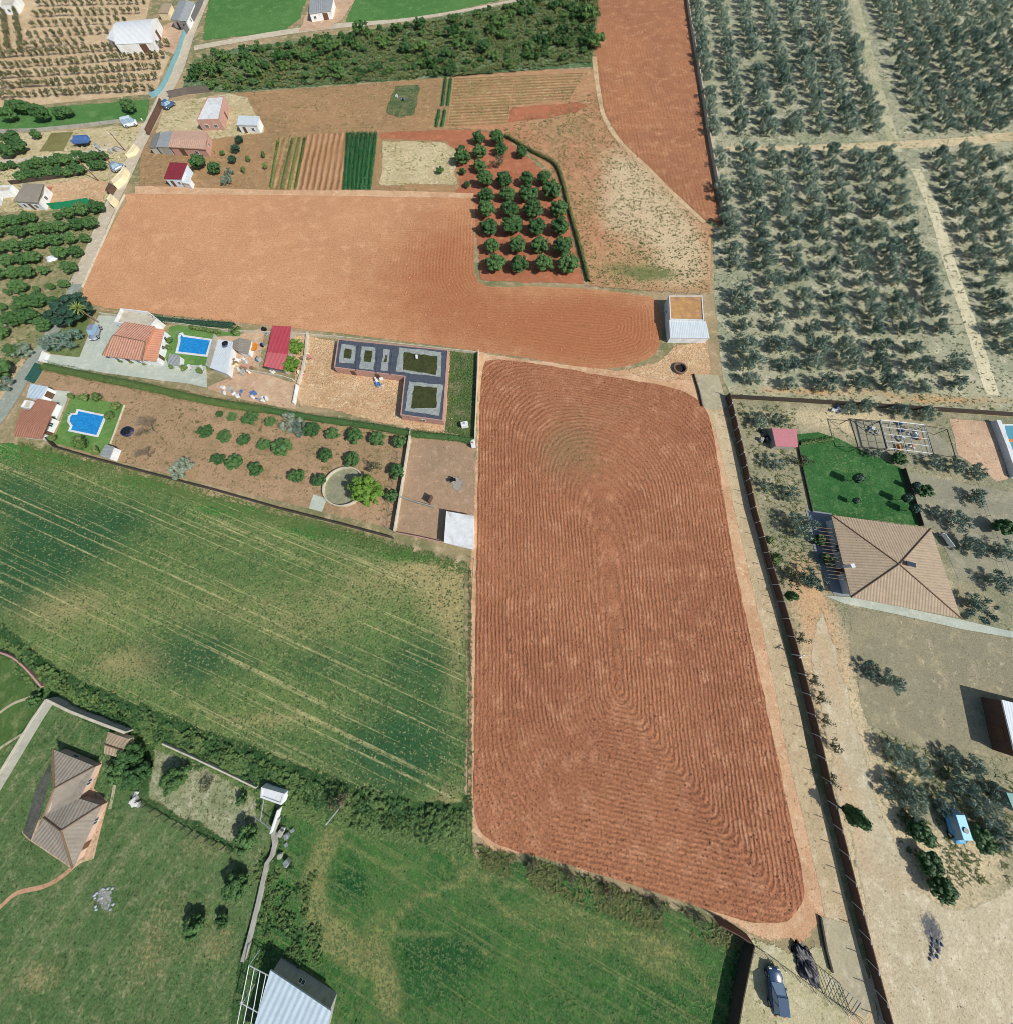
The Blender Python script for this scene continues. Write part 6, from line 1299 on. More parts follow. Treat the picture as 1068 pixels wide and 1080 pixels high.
# ================================================================== VEHICLES
def loft(secs, name, mat, parent, smooth=True):
    bm = bmesh.new(); rings = [[bm.verts.new(p) for p in s] for s in secs]; n = len(secs[0])
    for a, b in zip(rings, rings[1:]):
        for i in range(n): bm.faces.new((a[i], a[(i + 1) % n], b[(i + 1) % n], b[i]))
    bm.faces.new(rings[0][::-1]); bm.faces.new(rings[-1]); bmesh.ops.recalc_face_normals(bm, faces=bm.faces[:])
    bmesh.ops.bevel(bm, geom=[e for e in bm.edges if e.calc_face_angle(0) > .5], offset=.05, segments=2, affect='EDGES')
    me = bpy.data.meshes.new(name); bm.to_mesh(me); bm.free()
    for p in me.polygons: p.use_smooth = True
    return link(name, me, mat, parent)
m_carglass = None
def car(loc, rz, L, Wd, Hh, paint, roofm, lab, cat='car', van=False, roofhole=False, name='parked_car'):
    root = empty(name, (loc.x, loc.y, 0.05), rz, lab, cat); w = Wd / 2
    st = [(-.5, .45, .62, .80), (-.46, .36, .82, .94), (-.3, .34, .92, 1), (-.1, .34, .94, 1), (.12, .34, .95, 1), (.25, .34, .93, .99), (.42, .36, .80, .95), (.5, .44, .62, .80)]
    belt = Hh * .56 if not van else Hh * .5
    secs = []
    for x, lo, hi, ww in st:
        zl, zh = lo * .55, (hi * belt if not van else belt * (hi ** .3)); k = w * ww
        secs.append([(x * L, -k * .92, zl), (x * L, -k, zl + .2), (x * L, -k * .97, zh * .86), (x * L, -k * .8, zh), (x * L, k * .8, zh), (x * L, k * .97, zh * .86), (x * L, k, zl + .2), (x * L, k * .92, zl)])
    loft(secs, 'body', paint, root)
    ca = ((-.46, -.40, .26, .40) if van else (-.44, -.30, .06, .24)); z0, z1 = belt - .03, Hh; wb, wt = w * .86, w * .70
    cab = [[(ca[0] * L, -wb, z0), (ca[0] * L, wb, z0), (ca[0] * L + .02, wb, z0 + .02), (ca[0] * L + .02, -wb, z0 + .02)], [(ca[1] * L, -wt, z1 - .06), (ca[1] * L, wt, z1 - .06), (ca[1] * L, wt, z1), (ca[1] * L, -wt, z1)]]
    m = MB(); v = [Vector(p) for p in [(ca[0] * L, -wb, z0), (ca[3] * L, -wb, z0), (ca[3] * L, wb, z0), (ca[0] * L, wb, z0), (ca[1] * L, -wt, z1 - .04), (ca[2] * L, -wt, z1 - .04), (ca[2] * L, wt, z1 - .04), (ca[1] * L, wt, z1 - .04)]]
    for f in [(0,1,5,4),(1,2,6,5),(2,3,7,6),(3,0,4,7),(4,5,6,7)]: m.face([v[i] for i in f])
    m.build('windows', m_carglass, root); m = MB()
    xs_ = (ca[1] * L - .05, ca[2] * L + .05); m.box(sum(xs_) / 2, 0, z1 - .015, xs_[1] - xs_[0], wt * 2 + .06, .07); m.bevel(.025, 2)
    for s in (-1, 1):
        for t in (0.02, .48, .98):
            xb, xt = ca[0] * L + (ca[3] - ca[0]) * L * t, ca[1] * L + (ca[2] - ca[1]) * L * t; m.tube((xb, s * wb * 1.0, z0), (xt, s * wt * 1.0, z1 - .02), .045, n=5)
    rf_ = m.build('roof', roofm, root)
    if roofhole: m = MB(); m.tube((0, 0, z1 + .02), (0, 0, z1 + .12), .36, .36, 14); m.build('roof_vent', m_black, rf_)
    for x in (-.31, .31):
        for s in (-1, 1):
            m = MB(); m.tube((x * L, s * (w - .16), .33), (x * L, s * (w + .02), .33), .33, .33, 16); t_ = m.build('wheel', m_black, root); m = MB(); m.tube((x * L, s * (w - .1), .33), (x * L, s * (w + .035), .33), .19, .19, 12); m.build('rim', m_steel, t_)
    for s in (-1, 1):
        m = MB(); m.box(.485 * L, s * w * .58, belt * .66, .12, .34, .16); m.build('headlight', m_frame, root); m = MB(); m.box(-.485 * L, s * w * .6, belt * .72, .1, .26, .18); m.build('tail_light', m_red, root); m = MB(); m.box(.14 * L, s * (w + .08), belt + .06, .14, .2, .13); m.build('mirror', paint, root)
    return root
def paint(n, col): return plain(n, col, .22, .04, .6, spec=.6)
m_darkpaint = paint('dark_blue_paint', S(56, 82, 110)); m_bluevan = paint('sky_blue_paint', S(84, 164, 204)); m_paleroof = plain('pale_blue_roof', S(120, 192, 218), .55, .05); m_whitepaint = paint('white_paint', S(206, 214, 218)); m_carglass = plain('sky_painted_glass', S(132, 158, 176), .12, .1, 1, spec=.7); m_silver = paint('silver_paint', S(130, 140, 156))  # car window colour has the sky's pale blue reflection painted in
a = P(816, 1020, .7); b2 = P(822, 1074, .7); d = b2 - a
car((a + b2) / 2, math.atan2(d.y, d.x) + math.pi, 4.5, 1.85, 1.55, m_darkpaint, m_darkpaint, 'dark blue car parked in the yard at the bottom edge')
a = P(1005.5, 856, 1.0); b2 = P(1016, 889, 1.0); d = b2 - a
car((a + b2) / 2, math.atan2(d.y, d.x), 4.3, 1.8, 1.55, m_bluevan, m_paleroof, 'sky blue van with a paler roof parked between the estate trees', 'van', True, True, 'parked_van')
a = P(*c('F',(540,235)), .7); b2 = P(*c('F',(520,300)), .7); d = b2 - a
car((a + b2) / 2, math.atan2(d.y, d.x), 4.3, 1.75, 1.45, m_silver, m_silver, 'blue-grey car parked beside the villa')
car(P(*c('X',(978,285)), .6), .4, 4.0, 1.8, 1.8, m_whitepaint, m_whitepaint, 'white van by the rubbish beside the village road', 'van', True, False, 'parked_van')
car(P(*c('A',(704,436)), .6), 1.1, 4.2, 1.8, 1.5, m_darkpaint, m_darkpaint, 'dark car standing where the road passes the woodland wall')
car(P(*c('X',(885,612)), .6), .9, 4.0, 1.7, 1.5, m_silver, m_silver, 'silver-blue car beside the upper cream entrance wall')
# loaded blue trailer
q = P(*c('X',(642,448))); root = empty('farm_trailer', (q.x, q.y, 0), .1, 'blue farm trailer loaded with crates beside the tilled plot', 'trailer'); m = MB(); m.box(0, 0, .85, 4.4, 2.4, .15); m.build('bed', m_blue, root)
for s in (-1, 1): m = MB(); m.box(0, s * 1.15, 1.2, 4.4, .1, .7); m.build('side_board', m_blue, root)
for s in (-1, 1):
    for x in (-1, .4): m = MB(); m.tube((x, s * 1.0, .4), (x, s * 1.25, .4), .4, .4, 12); m.build('wheel', m_black, root)
m = MB(); m.box(0, 0, .25, 1.0, .62, .5); m.bevel(.03); crate_me = bpy.data.meshes.new('crate'); m.bm.to_mesh(crate_me); m.bm.free(); crate_me.materials.append(m_blue)
for i in range(9): tag(link('crate', crate_me, None, None, (q.x - 1.4 + (i % 3) * 1.35, q.y - .75 + (i // 3) * .72, .94)), 'blue crate stacked on the farm trailer', 'crate', 'crates on the farm trailer')

# ================================================================== SMALL THINGS
rF = random.Random(77)
def blobmesh(name, mat, R, h, seed, n=3):
    iv, fv = ico(n); rg = np.array([mnoise.noise(Vector(v * 1.8) + Vector((seed, 0, 0))) for v in iv]); rg2 = np.array([mnoise.noise(Vector(v * 5.0) + Vector((seed, 4, 0))) for v in iv])
    k = (1 + .5 * rg + .22 * rg2)[:, None]; V = iv * k * np.array([R[0], R[1], h]); V[:, 2] = np.maximum(V[:, 2], -.02); me = mesh_np(name, V, fv); me.materials.append(mat); return me
# black heap under a sheet, burnt patch
a = P(*c('S',(430,300))); o = link('covered_heap', blobmesh('covered_heap', plain('black_sheet', S(30,32,42), .45, .3, 2, bump=.8), (1.15, 2.1), .75, 11, 5), None, None, (a.x + .1, a.y - .9, .03)); o.rotation_euler = (0, 0, .42); tag(o, 'crumpled heap of black sheeting between the dark car and the concrete ramp', 'heap')
tag(patch('ash_spread', [(974,962),(980,960),(988,980),(998,1005),(998,1018),(990,1018),(978,1000)], .06, ground('ash', S(108,108,110), S(80,82,86), S(140,142,150), .5, 1.4, 5, .4), jit=.5), kind='structure')
for i in range(14):
    q = P(986 + rF.uniform(-7, 9), 1002 + rF.uniform(-14, 10)); o = link('cinder', blobmesh('cinder', plain('cinder', S(120,124,136), .9, .3) if i == 0 else bpy.data.materials['cinder'], (.16, .22), .14, i, 2), None, None, (q.x, q.y, .07)); tag(o, 'small grey lump in the burnt patch on the sandy drive', 'cinder', 'lumps in the burnt patch')
# rubble of pale sacks on the lawn
tag(patch('rubble_bed', [c('Z',(98,933)),c('Z',(108,931)),c('Z',(122,935)),c('Z',(122,958)),c('Z',(117,978)),c('Z',(107,968)),c('Z',(97,952))], .06, ground('rubble_bed', S(150,150,142), S(128,132,118), S(170,170,172), .6, 1.6, 6, .4), jit=.5), kind='structure')
for i in range(22):
    q = P(110 + rF.uniform(-10, 11), 945 + rF.uniform(-10, 14)); s = rF.uniform(.08, .2); o = link('stone', blobmesh('stone', plain('pale_stone', S(176,180,190), .85, .15) if i == 0 else bpy.data.materials['pale_stone'], (s, s * .8), s * .7, i + 20, 2), None, None, (q.x, q.y, .07)); tag(o, 'pale stone of the heap on the rough lawn', 'stone', 'stones heaped on the rough lawn')
# debris groups
mats = [m_cloth, m_white, m_greywall, m_blue, m_orange, m_wood, m_black, m_cream, m_pink, m_steel]
def junkmesh(i, seed):
    rg = random.Random(seed); m = MB(); w, d, h = rg.uniform(.3, .8), rg.uniform(.3, .9), rg.uniform(.2, .7)
    m.box(0, 0, h / 2, w, d, h); m.box(w * .2, d * .3, h * .7, w * .5, d * .5, h * .8, .5); m.bevel(.03); me = bpy.data.meshes.new('junk'); m.bm.to_mesh(me); m.bm.free(); return me
JM = {}
def junk(pts, k, n, spread, what, grp, seed, pal=None, cat='junk', name='scrap'):
    rg = random.Random(seed)
    for i in range(n):
        x, y = pts[i % len(pts)]; px, py = c(k, (x, y)); q = P(px, py); mi = rg.choice(pal or range(10)); vi = rg.randrange(4)
        if (mi, vi) not in JM: me = junkmesh(vi, vi * 7 + mi); me.materials.append(mats[mi]); JM[(mi, vi)] = me
        o = link(name, JM[(mi, vi)], None, None, (q.x + rg.uniform(-spread, spread), q.y + rg.uniform(-spread, spread), .06)); o.rotation_euler = (0, 0, rg.uniform(0, 6)); s = rg.uniform(.6, 1.2); o.scale = (s, s, s)
        tag(o, what, cat, grp)
junk([(520,380),(545,345),(600,420),(620,400),(580,430),(525,350),(565,325),(600,370)], 'Y', 34, 1.1, 'garden furniture and pots cluttering the sun-bleached terrace', 'clutter on the sun-bleached terrace', 1, [0,1,2,5,7,8,4])
junk([(460,545),(500,550),(550,570),(640,590),(700,600),(740,610)], 'Y', 20, .8, 'pale scrap lying along the hedge in the tan yard', 'scrap along the hedge', 2, [0,1,2,3,9])
junk([(385,295),(400,290),(410,300),(395,305)], 'H', 10, .6, 'blue and white rubbish by the brick wall in the sandy lot', 'rubbish by the brick wall', 3, [0,1,3,9])
junk([(75,150),(95,185),(110,190),(85,230),(75,260)], 'H', 16, .8, 'broken masonry along the crumbling wall', 'masonry along the crumbling wall', 4, [2,5,8,7])
junk([(940,300),(985,285),(1040,285)], 'X', 10, 1.6, 'white rubbish beside the green strip by the road', 'rubbish beside the green strip', 5, [0,1,9,3])
junk([(760,470),(790,540),(830,500),(870,490),(880,560)], 'X', 14, 1.6, 'debris on the bare ground round the utility poles', 'debris round the utility poles', 6, [2,5,9,7])
junk([(800,85),(830,260)][0:1], 'L', 1, .1, 'small grey box', None, 6, [2]) if False else None
junk([(490,165),(600,160),(650,175),(600,230),(640,240),(520,190),(680,200),(590,200)], 'L', 26, 1.0, 'stored goods and boxes lying under the white pipe frame', 'goods under the white pipe frame', 7, [0,1,9,3,4,2])
junk([(330,85),(350,80),(365,95)], 'L', 9, .6, 'white and blue scrap against the dark wall of the olive grove', 'scrap against the grove wall', 8, [0,1,9,3])
junk([(715,665),(700,150),(1000,1060)][0:1], 'V', 2, .1, 'dark scrap standing in the brown yard', 'dark scrap in the brown yard', 9, [6]) if False else None
junk([(870,640),(910,680),(925,640),(900,720),(860,760),(890,800)], 'Q', 7, .5, 'grey rubble beside the concrete channel', 'rubble beside the concrete channel', 10, [2,9])
junk([(120,480),(120,510),(135,520)], 'Q', 8, .3, 'white rubble at the end of the dark plot fence', 'rubble at the plot fence end', 11, [0,1,9])
junk([(690,345),(720,230),(745,150),(735,120),(700,330),(710,280)], 'Y', 12, .3, 'dark stored gear along the shaded side of the red-roofed shed', 'gear along the red-roofed shed', 12, [6,3,2])
junk([(800,420),(790,425)], 'Y', 4, .3, 'white sacks in front of the red-roofed shed', 'sacks in front of the red-roofed shed', 13, [0,1])
junk([(870,405),(890,420)], 'B', 6, .5, 'pale junk on the weedy garden oasis', 'junk on the weedy garden plot', 14, [0,1,6,3])
junk([(35,50),(60,60)], 'L', 7, .5, 'dark gear beside the pink-roofed shed', 'gear beside the pink-roofed shed', 15, [6,3,2]) if False else junk([(50,170),(60,205),(45,215)], 'L', 8, .5, 'dark gear beside the pink-roofed shed', 'gear beside the pink-roofed shed', 15, [6,3,2,9])
# weedy plot things and yard things
for x, y, lab in [(762,478,'white plastic tank on the weedy narrow plot'),(797,558,'small white kiosk at the end of the field wall')]:
    q = P(*c('H', (x, y))); root = empty('water_tank' if x == 762 else 'kiosk', (q.x, q.y, 0), .2, lab, 'tank' if x == 762 else 'kiosk'); m = MB(); m.box(0, 0, .55, 1.5 if x == 762 else .9, 1.1 if x == 762 else 1.5, 1.0); m.bevel(.08, 2); m.build('shell', m_white, root); m = MB(); m.tube((0, 0, 1.04), (0, 0, 1.18), .22); m.build('lid', m_pink if x != 762 else m_greywall, root)
q = P(*c('V',(770,768))); root = empty('grill_stand', (q.x, q.y, 0), .3, 'dark metal grill stand on the pale ash patch in the brown yard', 'grill'); m = MB(); m.box(0, 0, .8, 1.3, .6, .12); m.box(0, .5, .5, .4, .5, .5); m.build('tray', m_black, root)
for sx in (-.55, .55):
    for sy in (-.22, .22): m = MB(); m.tube((sx, sy, 0), (sx, sy, .78), .04); m.build('leg', m_black, root)
patch('ash_patch', [c('V',(745,740)),c('V',(800,735)),c('V',(830,775)),c('V',(800,830)),c('V',(755,815))], .07, ground('yard_ash', S(150,146,138), S(160,152,140), None, .5, 1, 4, .25), jit=.3)
q = P(*c('V',(672,855))); root = empty('screen_panel', (q.x, q.y, 0), -.35, 'dark upright panel beside the yard cross wall', 'panel'); m = MB(); m.box(0, 0, .8, .12, 1.5, 1.6); m.build('board', m_brownwall, root); m = MB(); m.tube((0, -.7, 0), (0, -.7, 1.7), .05); m.tube((0, .7, 0), (0, .7, 1.7), .05); m.build('posts', m_steel, root)
# orange round table
q = P(*c('Y',(664,256))); root = empty('round_table', (q.x, q.y, 0), 0, 'large orange round table beside the barbecue hut', 'table'); m = MB(); m.tube((0, 0, .72), (0, 0, .80), 1.15, 1.15, 20); m.build('table_top', m_orange, root); m = MB(); m.tube((0, 0, .0), (0, 0, .72), .12, .1); m.build('pedestal', m_wood, root)
# dish on the pavilion, shed on the sunny terrace, garden shed by the pool
q = P(*c('Y',(470,232)), 2.35); root = empty('roof_dish', q, 0, 'black satellite dish standing on the white pavilion roof', 'dish'); m = MB(); m.tube((0, 0, 0), (0, 0, .5), .05); m.build('mount', m_steel, root); m = MB()
for i in range(16):
    a0, a1 = i * math.pi / 8, (i + 1) * math.pi / 8; m.face([(0, 0, .45), (.7 * math.cos(a0), .7 * math.sin(a0), .7), (.7 * math.cos(a1), .7 * math.sin(a1), .7)]); 
m.build('dish', m_black, root)
V = quad('Y', [(60,285),(132,300),(125,372),(45,360)], [1.8] * 4); building('pool_shed', 'grey-roofed small shed on the lawn below the rectangular pool', 'shed', V, list('abcd'), ['abcd'], t_greysheet, m_white, .1)
# sun loungers, shrubs and cream stones along the pool lawn
def lounger(q, rz, lab):
    root = empty('sun_lounger', (q.x, q.y, 0.06), rz, lab, 'lounger', 'sun loungers on the pool lawn'); m = MB(); m.box(0, 0, .32, 1.3, .6, .07); m.build('seat', m_cloth, root); m = MB(); m.box(.85, 0, .48, .6, .6, .07); m.build('backrest', m_cloth, root)
    for sx in (-.55, .6):
        for sy in (-.25, .25): m = MB(); m.tube((sx, sy, 0), (sx, sy, .3), .03); m.build('leg', m_steel, root)
for i, (x, y) in enumerate([(120,370),(210,385),(295,390)]): lounger(P(*c('Y',(x,y))), -.9, f'pale sun lounger on the lawn edge by the concrete drive, {ORD[i]} from the left')
for i, (x, y, s) in enumerate([(165,395,.7),(285,410,.7),(60,250,.6),(70,200,.7),(80,385,.6)]): tree('shrub', P(*c('Y',(x,y)), .3), s, 'bush', f'small bush round the villa pool lawn, {ORD[i]} clockwise from the lower left' if False else 'small bush around the villa pool lawn', 'bush', 'small bushes around the villa pool lawn')
for i in range(9): tree('shrub', P(*c('Y',(225 + i * 24, 105 + i * 4)), .3), .55, 'bush', f'yellow-green bush in the bed behind the villa pool, {ORD[i]} from the left', 'bush', 'bushes in the bed behind the villa pool')
for x, y, s, w in [(410,628,.6,'top left corner'),(490,640,.9,'upper edge, left one'),(555,640,.9,'upper edge, right one'),(660,690,.9,'top right corner'),(312,868,.7,'lower left corner'),(545,940,.8,'bottom beside the hut'),(480,900,1.3,'bottom middle'),(625,740,.9,'right of the pool')]: tree('shrub', P(*c('F',(x,y)), .4), s, 'bush', f'bush on the cottage pool lawn, {w}', 'bush')
for x, y, w in [(680,432,'left'),(745,437,'middle'),(812,447,'right')]: tree('shrub', P(*c('F',(x,y)), .3), .4, 'potted_bush', f'small dark bush in front of the villa, {w} one', 'bush', 'potted bushes in front of the villa')
# pipe shelter right
root = empty('pipe_shelter', P(*c('L',(630,195))), 0, 'white pipe shelter frame over stored goods above the lawn', 'shelter frame'); cs = [P(*c('L', q), 2.2) - root.location for q in ((530,126),(706,146),(738,262),(560,240))]; m = MB()
for i in range(4): m.tube(cs[i], cs[(i + 1) % 4], .08)
for t in (.2, .4, .6, .8): m.tube(cs[0].lerp(cs[1], t), cs[3].lerp(cs[2], t), .05)
for t in (.25, .5, .75): m.tube(cs[0].lerp(cs[3], t), cs[1].lerp(cs[2], t), .05)
m.build('roof_bars', m_pipe, root)
for q in cs: m = MB(); m.tube(Vector((q.x, q.y, 0)), q, .07); m.build('post', m_pipe, root)
root = empty('net_shelter', P(*c('L',(480,190))), 0, 'dark pole frame joined to the white pipe shelter', 'shelter frame'); cs = [P(*c('L', q), 2.0) - root.location for q in ((405,122),(525,132),(555,242),(440,238))]; m = MB()
for i in range(4): m.tube(cs[i], cs[(i + 1) % 4], .08)
m.tube(cs[0], cs[0].lerp(cs[2], .5), .05); m.build('roof_bars', m_darkwall, root)
for q in cs: m = MB(); m.tube(Vector((q.x, q.y, 0)), q, .07); m.build('post', m_darkwall, root)
root = empty('net_shelter', P(*c('L',(780,200))), 0, 'dark pole frame right of the white pipe shelter', 'shelter frame'); cs = [P(*c('L', q), 2.0) - root.location for q in ((710,150),(800,165),(835,280),(745,264))]; m = MB()
for i in range(4): m.tube(cs[i], cs[(i + 1) % 4], .06)
m.build('roof_bars', m_darkwall, root)
for q in cs: m = MB(); m.tube(Vector((q.x, q.y, 0)), q, .06); m.build('post', m_darkwall, root)
q = P(*c('L',(788,615))); root = empty('garden_bench', (q.x, q.y, 0), -1.25, 'white bench beside the right wall of the pyramid-roofed house', 'bench'); m = MB(); m.box(0, 0, .45, 2.6, .7, .1); m.build('seat', m_white, root); m = MB(); m.box(0, -.4, .75, 2.6, .1, .6); m.build('backrest', m_white, root)
for sx in (-1.1, 1.1): m = MB(); m.box(sx, 0, .2, .12, .6, .4); m.build('leg', m_white, root)
# sliding gate on the ramp
root = empty('yard_gate', P(*c('S',(640,600))), 0, 'grey bar gate lying across the bottom of the concrete ramp', 'gate'); m = MB(); ga, gb, gc, gd = (P(*c('S', q), 1.2 if i < 2 else .1) - root.location for i, q in enumerate([(640,480),(850,650),(790,740),(590,590)]))
for a_, b_ in ((ga, gb), (gd, gc), (ga, gd), (gb, gc)): m.tube(a_, b_, .05)
m.build('gate_frame', m_greywall, root); m = MB()
for t in (.15, .3, .45, .6, .75, .9): m.tube(ga.lerp(gb, t), gd.lerp(gc, t), .035)
m.build('bars', m_greywall, root)
# low tank and kerb by the apron
wall('ramp_kerb', 'dark kerb on the left of the concrete ramp', [c('N',(400,408)),c('N',(420,520)),c('N',(440,595))], .35, .25, m_darkwall, cat='kerb')
wall('apron_kerb', 'dark kerb on the left of the upper concrete apron', [c('K',(250,410)),c('K',(268,470)),c('K',(282,530))], .35, .2, m_darkwall, cat='kerb')
wall('pump_house_wall', 'white low wall running down from the pump house', [c('Q',(866,532)),c('Q',(828,650))], 1.0, .2, m_white)
root = empty('post_frame', P(*c('Q',(760,570))), 0, 'grey pipe frame of a small pen below the pump house', 'frame'); m = MB()
for a_, b_ in (((770,500),(752,610)),((752,610),(800,650)),((720,590),(752,612))): m.tube(P(*c('Q',a_),1.2) - root.location, P(*c('Q',b_),1.2) - root.location, .06)
m.build('rails', m_steel, root)
for a_ in ((770,500),(752,610),(800,650)): m = MB(); q = P(*c('Q',a_),1.2); m.tube(Vector((q.x,q.y,0)) - root.location, q - root.location, .06); m.build('post', m_steel, root)
# white cistern lid in the citrus orchard
q = P(*c('E',(220,370))); o = link('white_boulder', blobmesh('white_boulder', m_white, (1.3, 1.1), .5, 9, 3), None, None, (q.x, q.y, .03)); tag(o, 'pale heap lying between citrus trees in the village orchard', 'heap')
q = P(*c('E',(365,40))); 

# --- estate trees, right side
ER = [('loose',100,300,1.0,'brown-green bushy tree below the pink-roofed shed'),('loose',165,425,.9,'grey bushy tree left of the watered lawn'),('olive',205,560,1.15,'dark olive tree at the upper left corner of the pyramid-roofed house'),('small_citrus',285,612,.8,'yellow-green small tree by the upper end of the pergola'),('small_citrus',310,692,.8,'yellow-green small tree by the lower end of the pergola'),('loose',255,775,1.15,'grey olive tree at the lower left corner of the pyramid-roofed house'),
      ('shrub',108,690,1.1,'small round green bush beside the lane wall, upper one'),('shrub',75,610,.8,'tiny green bush touching the lane wall'),('brown',180,765,1.1,'dry brown shrub on the sandy bank'),('loose',60,390,.8,'thin grey shrub beside the lane wall below the grove'),('brown',215,300,.9,'dry shrub at the upper corner of the estate'),('loose',30,130,1.0,'grey-green bush at the corner of the estate below the grove wall'),('loose',120,130,.8,'low grey bush above the pink-roofed shed'),
      ('small_citrus',712,415,1.0,'first small tree in the grey beds right of the lawn'),('olive',915,445,.85,'dark tree in the upper grey bed'),('olive',835,535,.95,'dark wide tree in the second grey bed'),('citrus',1012,562,.9,'green tree at the right end of the second grey bed'),('olive',890,640,.95,'dark wide tree beside the white bench'),('olive',1015,655,.95,'dark tree in the third grey bed at the edge'),('olive',1000,780,.95,'dark tree in the lowest grey bed'),('loose',925,885,1.25,'wide grey olive tree overhanging the pale terrace'),('loose',760,505,.8,'bare greyish tree at the left of the second grey bed'),
      ('citrus',600,285,.75,'dark green bush under the white pipe shelter'),('loose',500,260,.7,'low dark bush at the top of the watered lawn'),('loose',750,300,.9,'long grey shrub right of the pipe shelter'),('loose',830,310,.9,'grey shrub in the row below the tan court'),('loose',925,335,1.0,'dark end shrub of the row below the tan court'),('olive',470,75,.8,'dark shrub along the grove wall, left one'),('olive',600,95,.9,'dark shrub along the grove wall, middle one'),('olive',720,105,.9,'dark shrub along the grove wall, right one'),('olive',400,85,.7,'dark small shrub along the grove wall beside scrap')]
for k, x, y, s, lab in ER: tree(k, at('L', x, y, 1.4 * s), s * (.85 if k in ('olive', 'loose') else 1), 'estate_tree', lab, 'tree')
def topiary(px, s, lab):
    q = P(*px); root = empty('topiary_tree', (q.x, q.y, .04), 0, lab, 'topiary tree'); link('crown', TOPI[0], None, root); m = MB(); m.tube((0, 0, 0), (0, 0, 1.6), .07); m.build('trunk', m_bark, root); root.scale = (s, s, s)
TOPI = [crown_mesh('topiary_crown', 301, .9, .9, 2.6, 7, 320, .22, core=.85, mat=f_dark)]
for x, y, s, lab in [(400,375,1.1,'larger pompom tree standing on the watered lawn'),(405,460,.7,'small pompom tree low on the watered lawn'),(595,452,1.0,'pompom tree right on the watered lawn, upper'),(625,495,1.0,'pompom tree at the right corner of the watered lawn'),(640,400,.8,'pompom tree on the right edge of the watered lawn')]: topiary(c('L', (x, y)), s, lab)
def cypress(px, s, h, lab):
    q = P(*px); root = empty('cypress', (q.x, q.y, .04), 0, lab, 'cypress'); link('crown', CYP[0], None, root); m = MB(); m.tube((0, 0, 0), (0, 0, 1.2), .12); m.build('trunk', m_bark, root); root.scale = (s, s, h)
CYP = [crown_mesh('cypress_crown', 311, 1.05, .15, 4.2, 14, 1100, .22, core=.85, spread=.7, br=(.5, .7), mat=f_citrus)]
cypress(c('M',(365,812)), 1.0, 1.0, 'plump green cypress standing against the lower lane wall'); cypress(c('L',(138,840)), .7, .7, 'slim green cypress on the sandy bank by the lane wall')
cypress(c('M',(158,5)), .55, .5, 'tiny green cypress at the lane wall below the slim one') if False else None
MR = [('olive',575,300,1.0,'sparse olive tree standing alone on the gravel court'),('loose',500,265,.95,'sparse grey branches left of the lone olive on the gravel court'),('olive',600,600,1.05,'olive tree at the top of the row beside the sandy drive'),('olive',690,640,.9,'olive tree second along the drive bend'),('olive',640,735,1.05,'olive tree in the middle of the row beside the sandy drive'),('loose',560,730,.8,'thin bare tree at the left edge of the olive row'),('olive',660,800,.95,'olive tree lower in the row beside the sandy drive'),('citrus',675,895,.85,'green bush at the bottom of the olive row'),
      ('olive',860,720,1.1,'wide dark tree above the sky blue van'),('olive',900,650,.9,'grey tree between the warehouse shadow and the van'),('loose',790,800,.9,'grey tree left of the sky blue van'),('olive',960,830,1.1,'tree right of the sky blue van'),('citrus',940,940,.95,'green tree below the sky blue van'),('olive',1010,920,1.0,'tree at the right edge below the van'),('loose',830,620,.9,'grey thin tree on the edge of the gravel court'),('loose',1000,760,.9,'grey tree beside the teal-roofed shed')]
for k, x, y, s, lab in MR: tree(k, at('M', x, y, 1.5 * s), s * (.74 if k in ('olive', 'loose') else .9), 'estate_tree', lab, 'tree')
for x, y, s, lab in [(745,120,.85,'round green tree on the drive edge, upper of two'),(775,230,.85,'long green bush on the drive edge, middle'),(815,310,.9,'green bush at the tip of the drive planting')]: tree('citrus', at('N', x, y, 1.3), s, 'estate_tree', lab, 'tree')
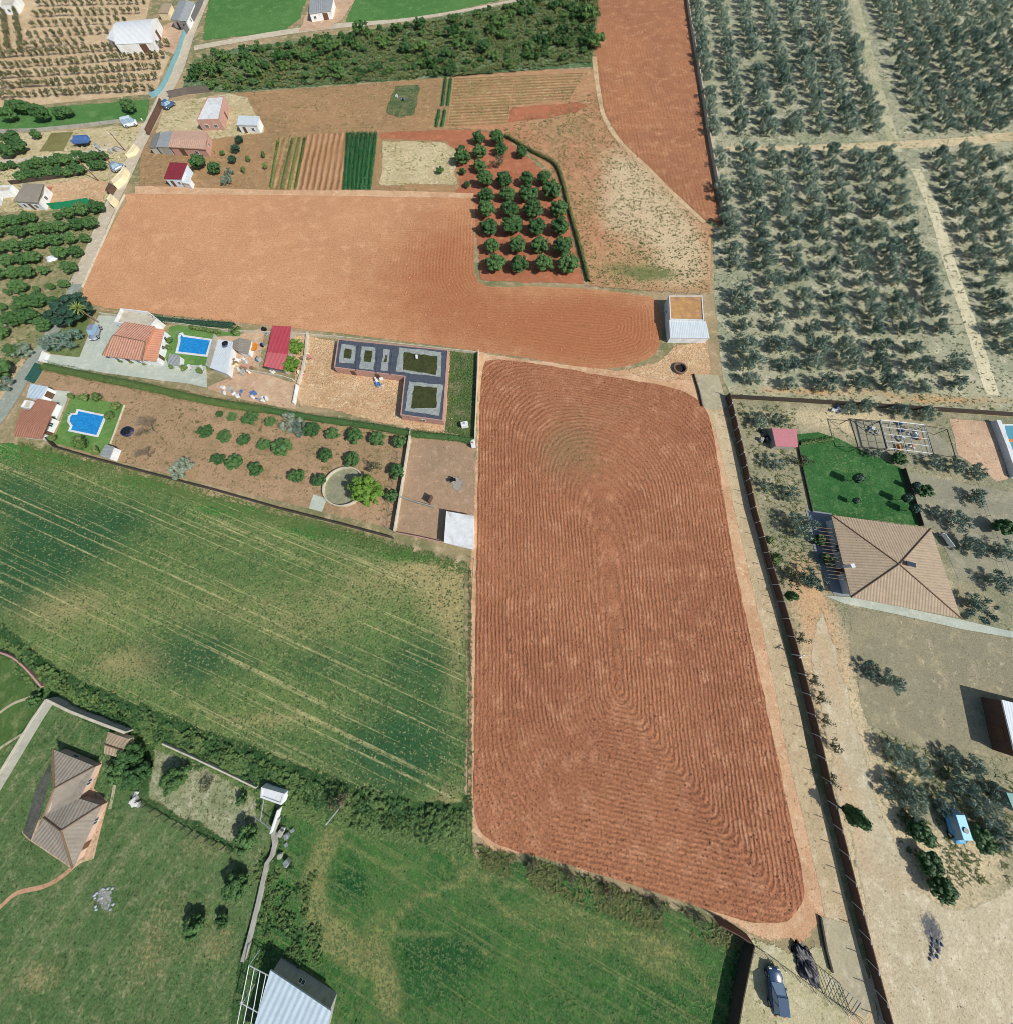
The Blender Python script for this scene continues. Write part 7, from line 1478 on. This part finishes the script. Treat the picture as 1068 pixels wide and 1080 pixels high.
for i, (x, y) in enumerate([(280,370),(300,460),(250,300),(330,560),(320,700),(200,130)]): tree('brown', at('M', x, y, .6), .7, 'dry_shrub', 'leafless brown shrub on the sandy bank beside the lane wall', 'shrub', 'leafless shrubs on the sandy bank')
# lower left trees
for k, pk, x, y, s, lab in [('citrus','Q',335,385,.95,'bright round tree casting a shadow on the pale plot'),('citrus','Q',690,690,.9,'dark bushy tree outside the corner of the pale plot'),('small_citrus','Q',655,500,.55,'small bush inside the pale plot near the pump house'),('brown','Q',478,435,.6,'small dry bush in the middle of the pale plot'),('citrus','Q',640,935,.85,'dark round bush on the lawn left of the concrete channel'),('citrus','Z',207,975,.7,'dark round bush alone on the rough lawn'),('small_citrus','R',130,275,.6,'faint low bush right of the lone dark bush'),('citrus','O',545,520,1.0,'leafy tree right of the small gabled shed, upper'),('citrus','O',500,580,.95,'leafy tree right of the small gabled shed, left'),('citrus','O',570,600,1.0,'leafy tree right of the small gabled shed, lower'),('small_citrus','O',145,300,.7,'dark bush by the lower left garden path')]:
    tree(k, at(pk, x, y, 1.0), s, 'garden_tree', lab, 'tree')
for i in range(150):                                # scrub along the ditch
    t = rF.random(); x = 20 + 470 * t; y = np.interp(x, [0, 50, 110, 200, 300, 380, 440, 495], [676, 716, 745, 782, 820, 850, 866, 868]) + rF.uniform(-6, 12)
    tree('ditch', P(x, y), rF.uniform(.5, 1.3), 'bush', f'ragged bush in the ditch below the wheat, {"left" if x < 180 else ("middle" if x < 340 else "right")} stretch', 'bush', f'bushes in the ditch below the wheat, {"left" if x < 180 else ("middle" if x < 340 else "right")} stretch', sz=rF.uniform(.25, .55))
for i in range(46):
    q = c('R', (rF.uniform(290, 520), rF.uniform(20, 430))); tree('ditch', P(*q), rF.uniform(.3, .75), 'bush', 'grey-green bush in the scrub above the pale blue barn', 'bush', 'bushes in the scrub above the barn', sz=.3)
tree('brown', P(363, 842), .9, 'dry_shrub', 'dead brown thicket at the foot of the white pole', 'shrub')
for i, (x, y) in enumerate([(602,922),(560,908),(640,936),(690,952),(735,965)]): tree('brown', P(x, y), .6, 'dry_shrub', 'dry shrub on the wire fence below the ploughed field', 'shrub', 'dry shrubs on the wire fence', sz=.5)
